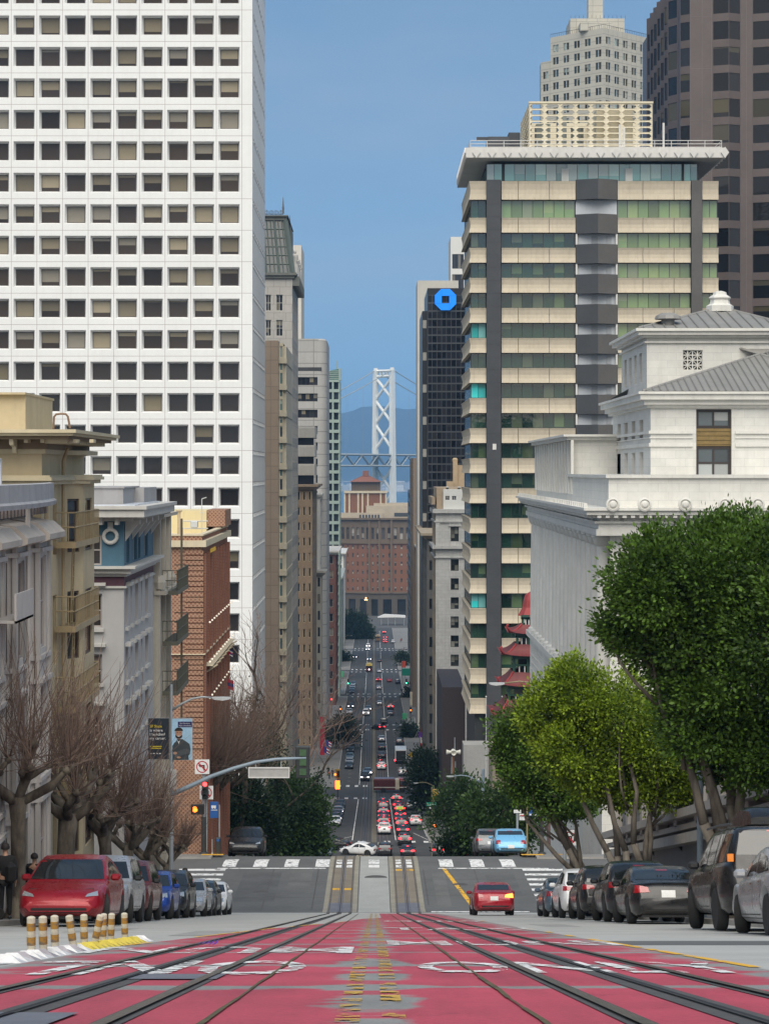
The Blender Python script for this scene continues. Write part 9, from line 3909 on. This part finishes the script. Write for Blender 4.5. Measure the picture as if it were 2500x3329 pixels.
def person_meshes(stride=.12,arm=.0,bend=.0):
	"""body, jacket, trousers, hair for a 1.72 m figure facing +y, feet at z = 0"""
	V,E,Rr = [],[],[]

	def v(x,y,z,r_,p=None):
		V.append((x,y,z))
		Rr.append(r_)
		if p is not None: E.append((p,len(V)-1))
		return len(V)-1
	pel = v(0,0,.93,(.125,.1))
	wst = v(0,.01+bend*.1,1.1,(.115,.085),pel)
	che = v(0,.01+bend*.25,1.3,(.15,.1),wst)
	nk = v(0,.01+bend*.35,1.44,(.055,.055),che)
	jw = v(0,.025+bend*.42,1.53,(.06,.068),nk)
	hd = v(0,.02+bend*.46,1.62,(.077,.094),jw)
	v(0,.012+bend*.48,1.69,(.05,.06),hd)
	js = {}
	for s in (-1,1):
		hip = v(s*.09,0,.86,.085,pel)
		kn = v(s*.095,s*stride*.5+.02,.48,.055,hip)
		an = v(s*.095,s*stride,.08,.038,kn)
		v(s*.1,s*stride+.15,.03,.03,an)
		sh = v(s*.185,bend*.3,1.38,.055,che)
		el_ = v(s*.24,-s*stride*.3+arm*.1,1.1,.042,sh)
		wr = v(s*.235,-s*stride*.5+.08+arm*.2,.87,.03,el_)
		pa_ = v(s*.235,-s*stride*.5+.1+arm*.2,.81,(.018,.034),wr)
		for q in range(4):
			k1 = v(s*.235,-s*stride*.5+.07+.02*q+arm*.2,.745-.008*(1.5-abs(q-1.5)),.009,pa_)
			v(s*.225,-s*stride*.5+.075+.018*q+arm*.2,.705-.01*(1.5-abs(q-1.5)),.008,k1)
		v(s*.222,-s*stride*.5+.14+arm*.2,.775,.01,pa_)
		js[s] = (hip,kn,an,sh,el_,wr)
	body = skin_mesh('body',V,E,Rr)
	# nose and ears belong to the same surface
	g = .022
	sel = [pel,wst,che,nk]+[i for s in (-1,1) for i in js[s][3:6]]
	ix = {o: i for i,o in enumerate(sel)}
	jk = skin_mesh('jacket',[V[i] for i in sel],[(ix[a],ix[b_]) for a,b_ in E if a in ix and b_ in ix],
				   [tuple(q+g for q in (Rr[i] if isinstance(Rr[i],tuple) else (Rr[i],Rr[i]))) if i != nk else (.06,.06) for i in sel])
	sel = [pel]+[i for s in (-1,1) for i in js[s][:3]]
	ix = {o: i for i,o in enumerate(sel)}
	tr = skin_mesh('trousers',[V[i] for i in sel],[(ix[a],ix[b_]) for a,b_ in E if a in ix and b_ in ix],
				   [tuple(q+.016 for q in (Rr[i] if isinstance(Rr[i],tuple) else (Rr[i],Rr[i]))) for i in sel])
	h = Vector(V[hd])
	mb = MB()
	mb.lathe([(.098,-.03),(.104,.02),(.09,.075),(.05,.11),(.01,.12)],(h.x,h.y-.02,h.z),12)
	hr = mesh_from('hair',mb.v,mb.f,m_hair,True)
	mb = MB()
	for s in (-1,1):
		mb.lathe([(.003,-.004),(.011,0),(.003,.004)],(h.x+s*.032,h.y+.093,h.z+.0),8,ax='y')
	ey = mesh_from('eyes',mb.v,mb.f,m_hair,True)
	mb = MB()
	mb.add([(h.x-.014,h.y+.09,h.z-.035),(h.x+.014,h.y+.09,h.z-.035),(h.x,h.y+.118,h.z-.032),(h.x,h.y+.093,h.z+.008)],[(0,1,2),(0,2,3),(1,3,2)])
	no = mesh_from('nose',mb.v,mb.f,m_skin,True)
	mb = MB()
	for s in (-1,1):
		x_0,y_0 = V[js[s][2]][0],V[js[s][2]][1]
		mb.bbox(x_0-.048,x_0+.048,y_0-.07,y_0+.2,0,.085,.03)
	sh_ = mesh_from('shoes',mb.v,mb.f,m_blk2,False)
	return dict(body=body,jacket=jk,trousers=tr,hair=hr,eyes=ey,nose=no,shoes=sh_)

PM1,PM2 = person_meshes(.16),person_meshes(.03,.6,.35)

def person(label,x,y,rz,top,leg,pm=PM1,h=1.72,z=None,group=None):
	rt = T('person',label,'person',(x,y,(zr(y)+.135) if z is None else z),group,rz)
	rt.scale = (h/1.72,)*3
	for k,me in pm.items():
		if y > 200 and k in ('eyes','nose'): continue
		o = bpy.data.objects.new(k,me)
		link(o)
		o.parent = rt
		if not me.materials: me.materials.append(m_skin)
		o.material_slots[0].link = 'OBJECT'
		o.material_slots[0].material = {'body': m_skin,'jacket': m_cloth[top],'trousers': m_cloth[leg],'hair': m_hair,'eyes': m_hair,'nose': m_skin,'shoes': m_blk2}[k]
	return rt

person('person in dark clothes with a backpack bending forward at the left picture edge',-8.78,50.6,math.pi*.05,'black','black',PM2,1.78)
person('person in a black jacket with dark hair walking beside the red electric car',-9.0,56.3,-.2,'black','black',PM1,1.7)
person('person standing between the charcoal crossover and the silver sedan',-6.85,77.0,math.pi,'black','navy',PM1,1.78,zr(77.0))
bp_ = T('backpack','bulky black backpack worn by the bending person at the left edge','backpack',(-8.62,50.5,zr(50.6)+1.05))
mb = MB()
mb.bbox(-8.76,-8.5,50.32,50.62,zr(50.6)+1.0,zr(50.6)+1.52,.1)
mb.build('bag',m_cloth['black'],bp_)
scn = T('kick_scooter','dark kick scooter with an orange stem at the left picture edge','scooter',(-8.75,49.3,zr(49.3)+.13))
x,y,z = -8.75,49.3,zr(49.3)+.13
mb = MB()
mb.tube([(x,y,z+.2),(x-.12,y-.02,z+1.1)],.035,8)
mb.build('stem',mat('scooter_orange',(.75,.12,.02),.4,.05),scn)
for dx in (0.05,-.75):
	mb = MB()
	mb.lathe([(.07,-.035),(.13,-.035),(.14,0),(.13,.035),(.07,.035)],(x+dx,y,z+.14),16,ax='y')
	mb.build('wheel',m_tyre,scn)
mb = MB()
mb.bbox(x-.7,x,y-.07,y+.07,z+.14,z+.2,.02)
mb.build('deck',m_trimb,scn)
mb = MB()
mb.tube([(x-.35,y-.02,z+1.1),(x+.1,y-.02,z+1.12)],.02,6)
mb.build('handlebar',m_trimb,scn)
GPe = 'pedestrians on the lower pavements'
ped = [(9.2,268,'navy','navy','person in dark clothes waiting under the orange signal'),(8.7,269,'black','grey','person in black beside the waiting person under the orange signal'),(-9.6,446,'black','navy','person in black at the left shop fronts of the third block'),(-9.2,437,'red','navy','person in red walking on the left pavement of the third block'),(-8.6,441,'navy','black','person in navy near the left kerb of the third block'),
	   (12.6,590,'black','black','person in black on the right pavement by the green kiosk'),(13.4,591,'black','black','companion in black beside the pedestrian by the green kiosk'),(-11.6,930,'white','grey','person in white far left near the dark tree'),(13.,1040,'red','black','person in red far right near the street end'),(13.6,1046,'black','black','person in black far right near the street end'),(12.8,960,'tan','grey','person in tan on the right pavement far down')]
for x,y,a,b_,lb in ped:
	person(lb,x,y,random.choice((0,math.pi)),a,b_,PM1,1.75,None,GPe)
mo = T('motorcycle','dark motorcycle on the track between two cars beyond the fire engine','motorcycle',(1.35,470,zr(470)))
mb = MB()
for dy in (-.7,.7):
	mb.lathe([(.16,-.06),(.31,-.06),(.31,.06),(.16,.06)],(1.35,470+dy,zr(470)+.31),14,ax='x')
mb.build('wheels',m_tyre,mo)
mb = MB()
mb.bbox(1.18,1.52,469.4,470.5,zr(470)+.45,zr(470)+.95,.1)
mb.tube([(1.0,470.5,zr(470)+1.05),(1.7,470.5,zr(470)+1.05)],.03,6)
mb.build('frame',m_trimb,mo)
mb = MB()
mb.lathe([(.02,-.02),(.1,-.02),(.02,.02)],(1.35,469.3,zr(470)+.75),10,ax='y')
mb.build('tail_light',m_tlon,mo)
person('rider in black on the motorcycle',1.35,469.9,0,'black','black',PM2,1.6,zr(470)+.25)
# --- the air
mb = MB()
mb.box(-5200,5200,-340,15600,-101,470)
m,nt,b = newmat('haze')
nt.nodes.remove(b)
v = nt.nodes.new('ShaderNodeVolumePrincipled')
v.inputs['Color'].default_value = (.3,.6,1.,1)
v.inputs['Density'].default_value = 1.0e-4
v.inputs['Anisotropy'].default_value = 0.
nt.links.new(v.outputs[0],nt.nodes['Material Output'].inputs['Volume'])
o = mb.build('haze',m)
o['kind'] = 'stuff'
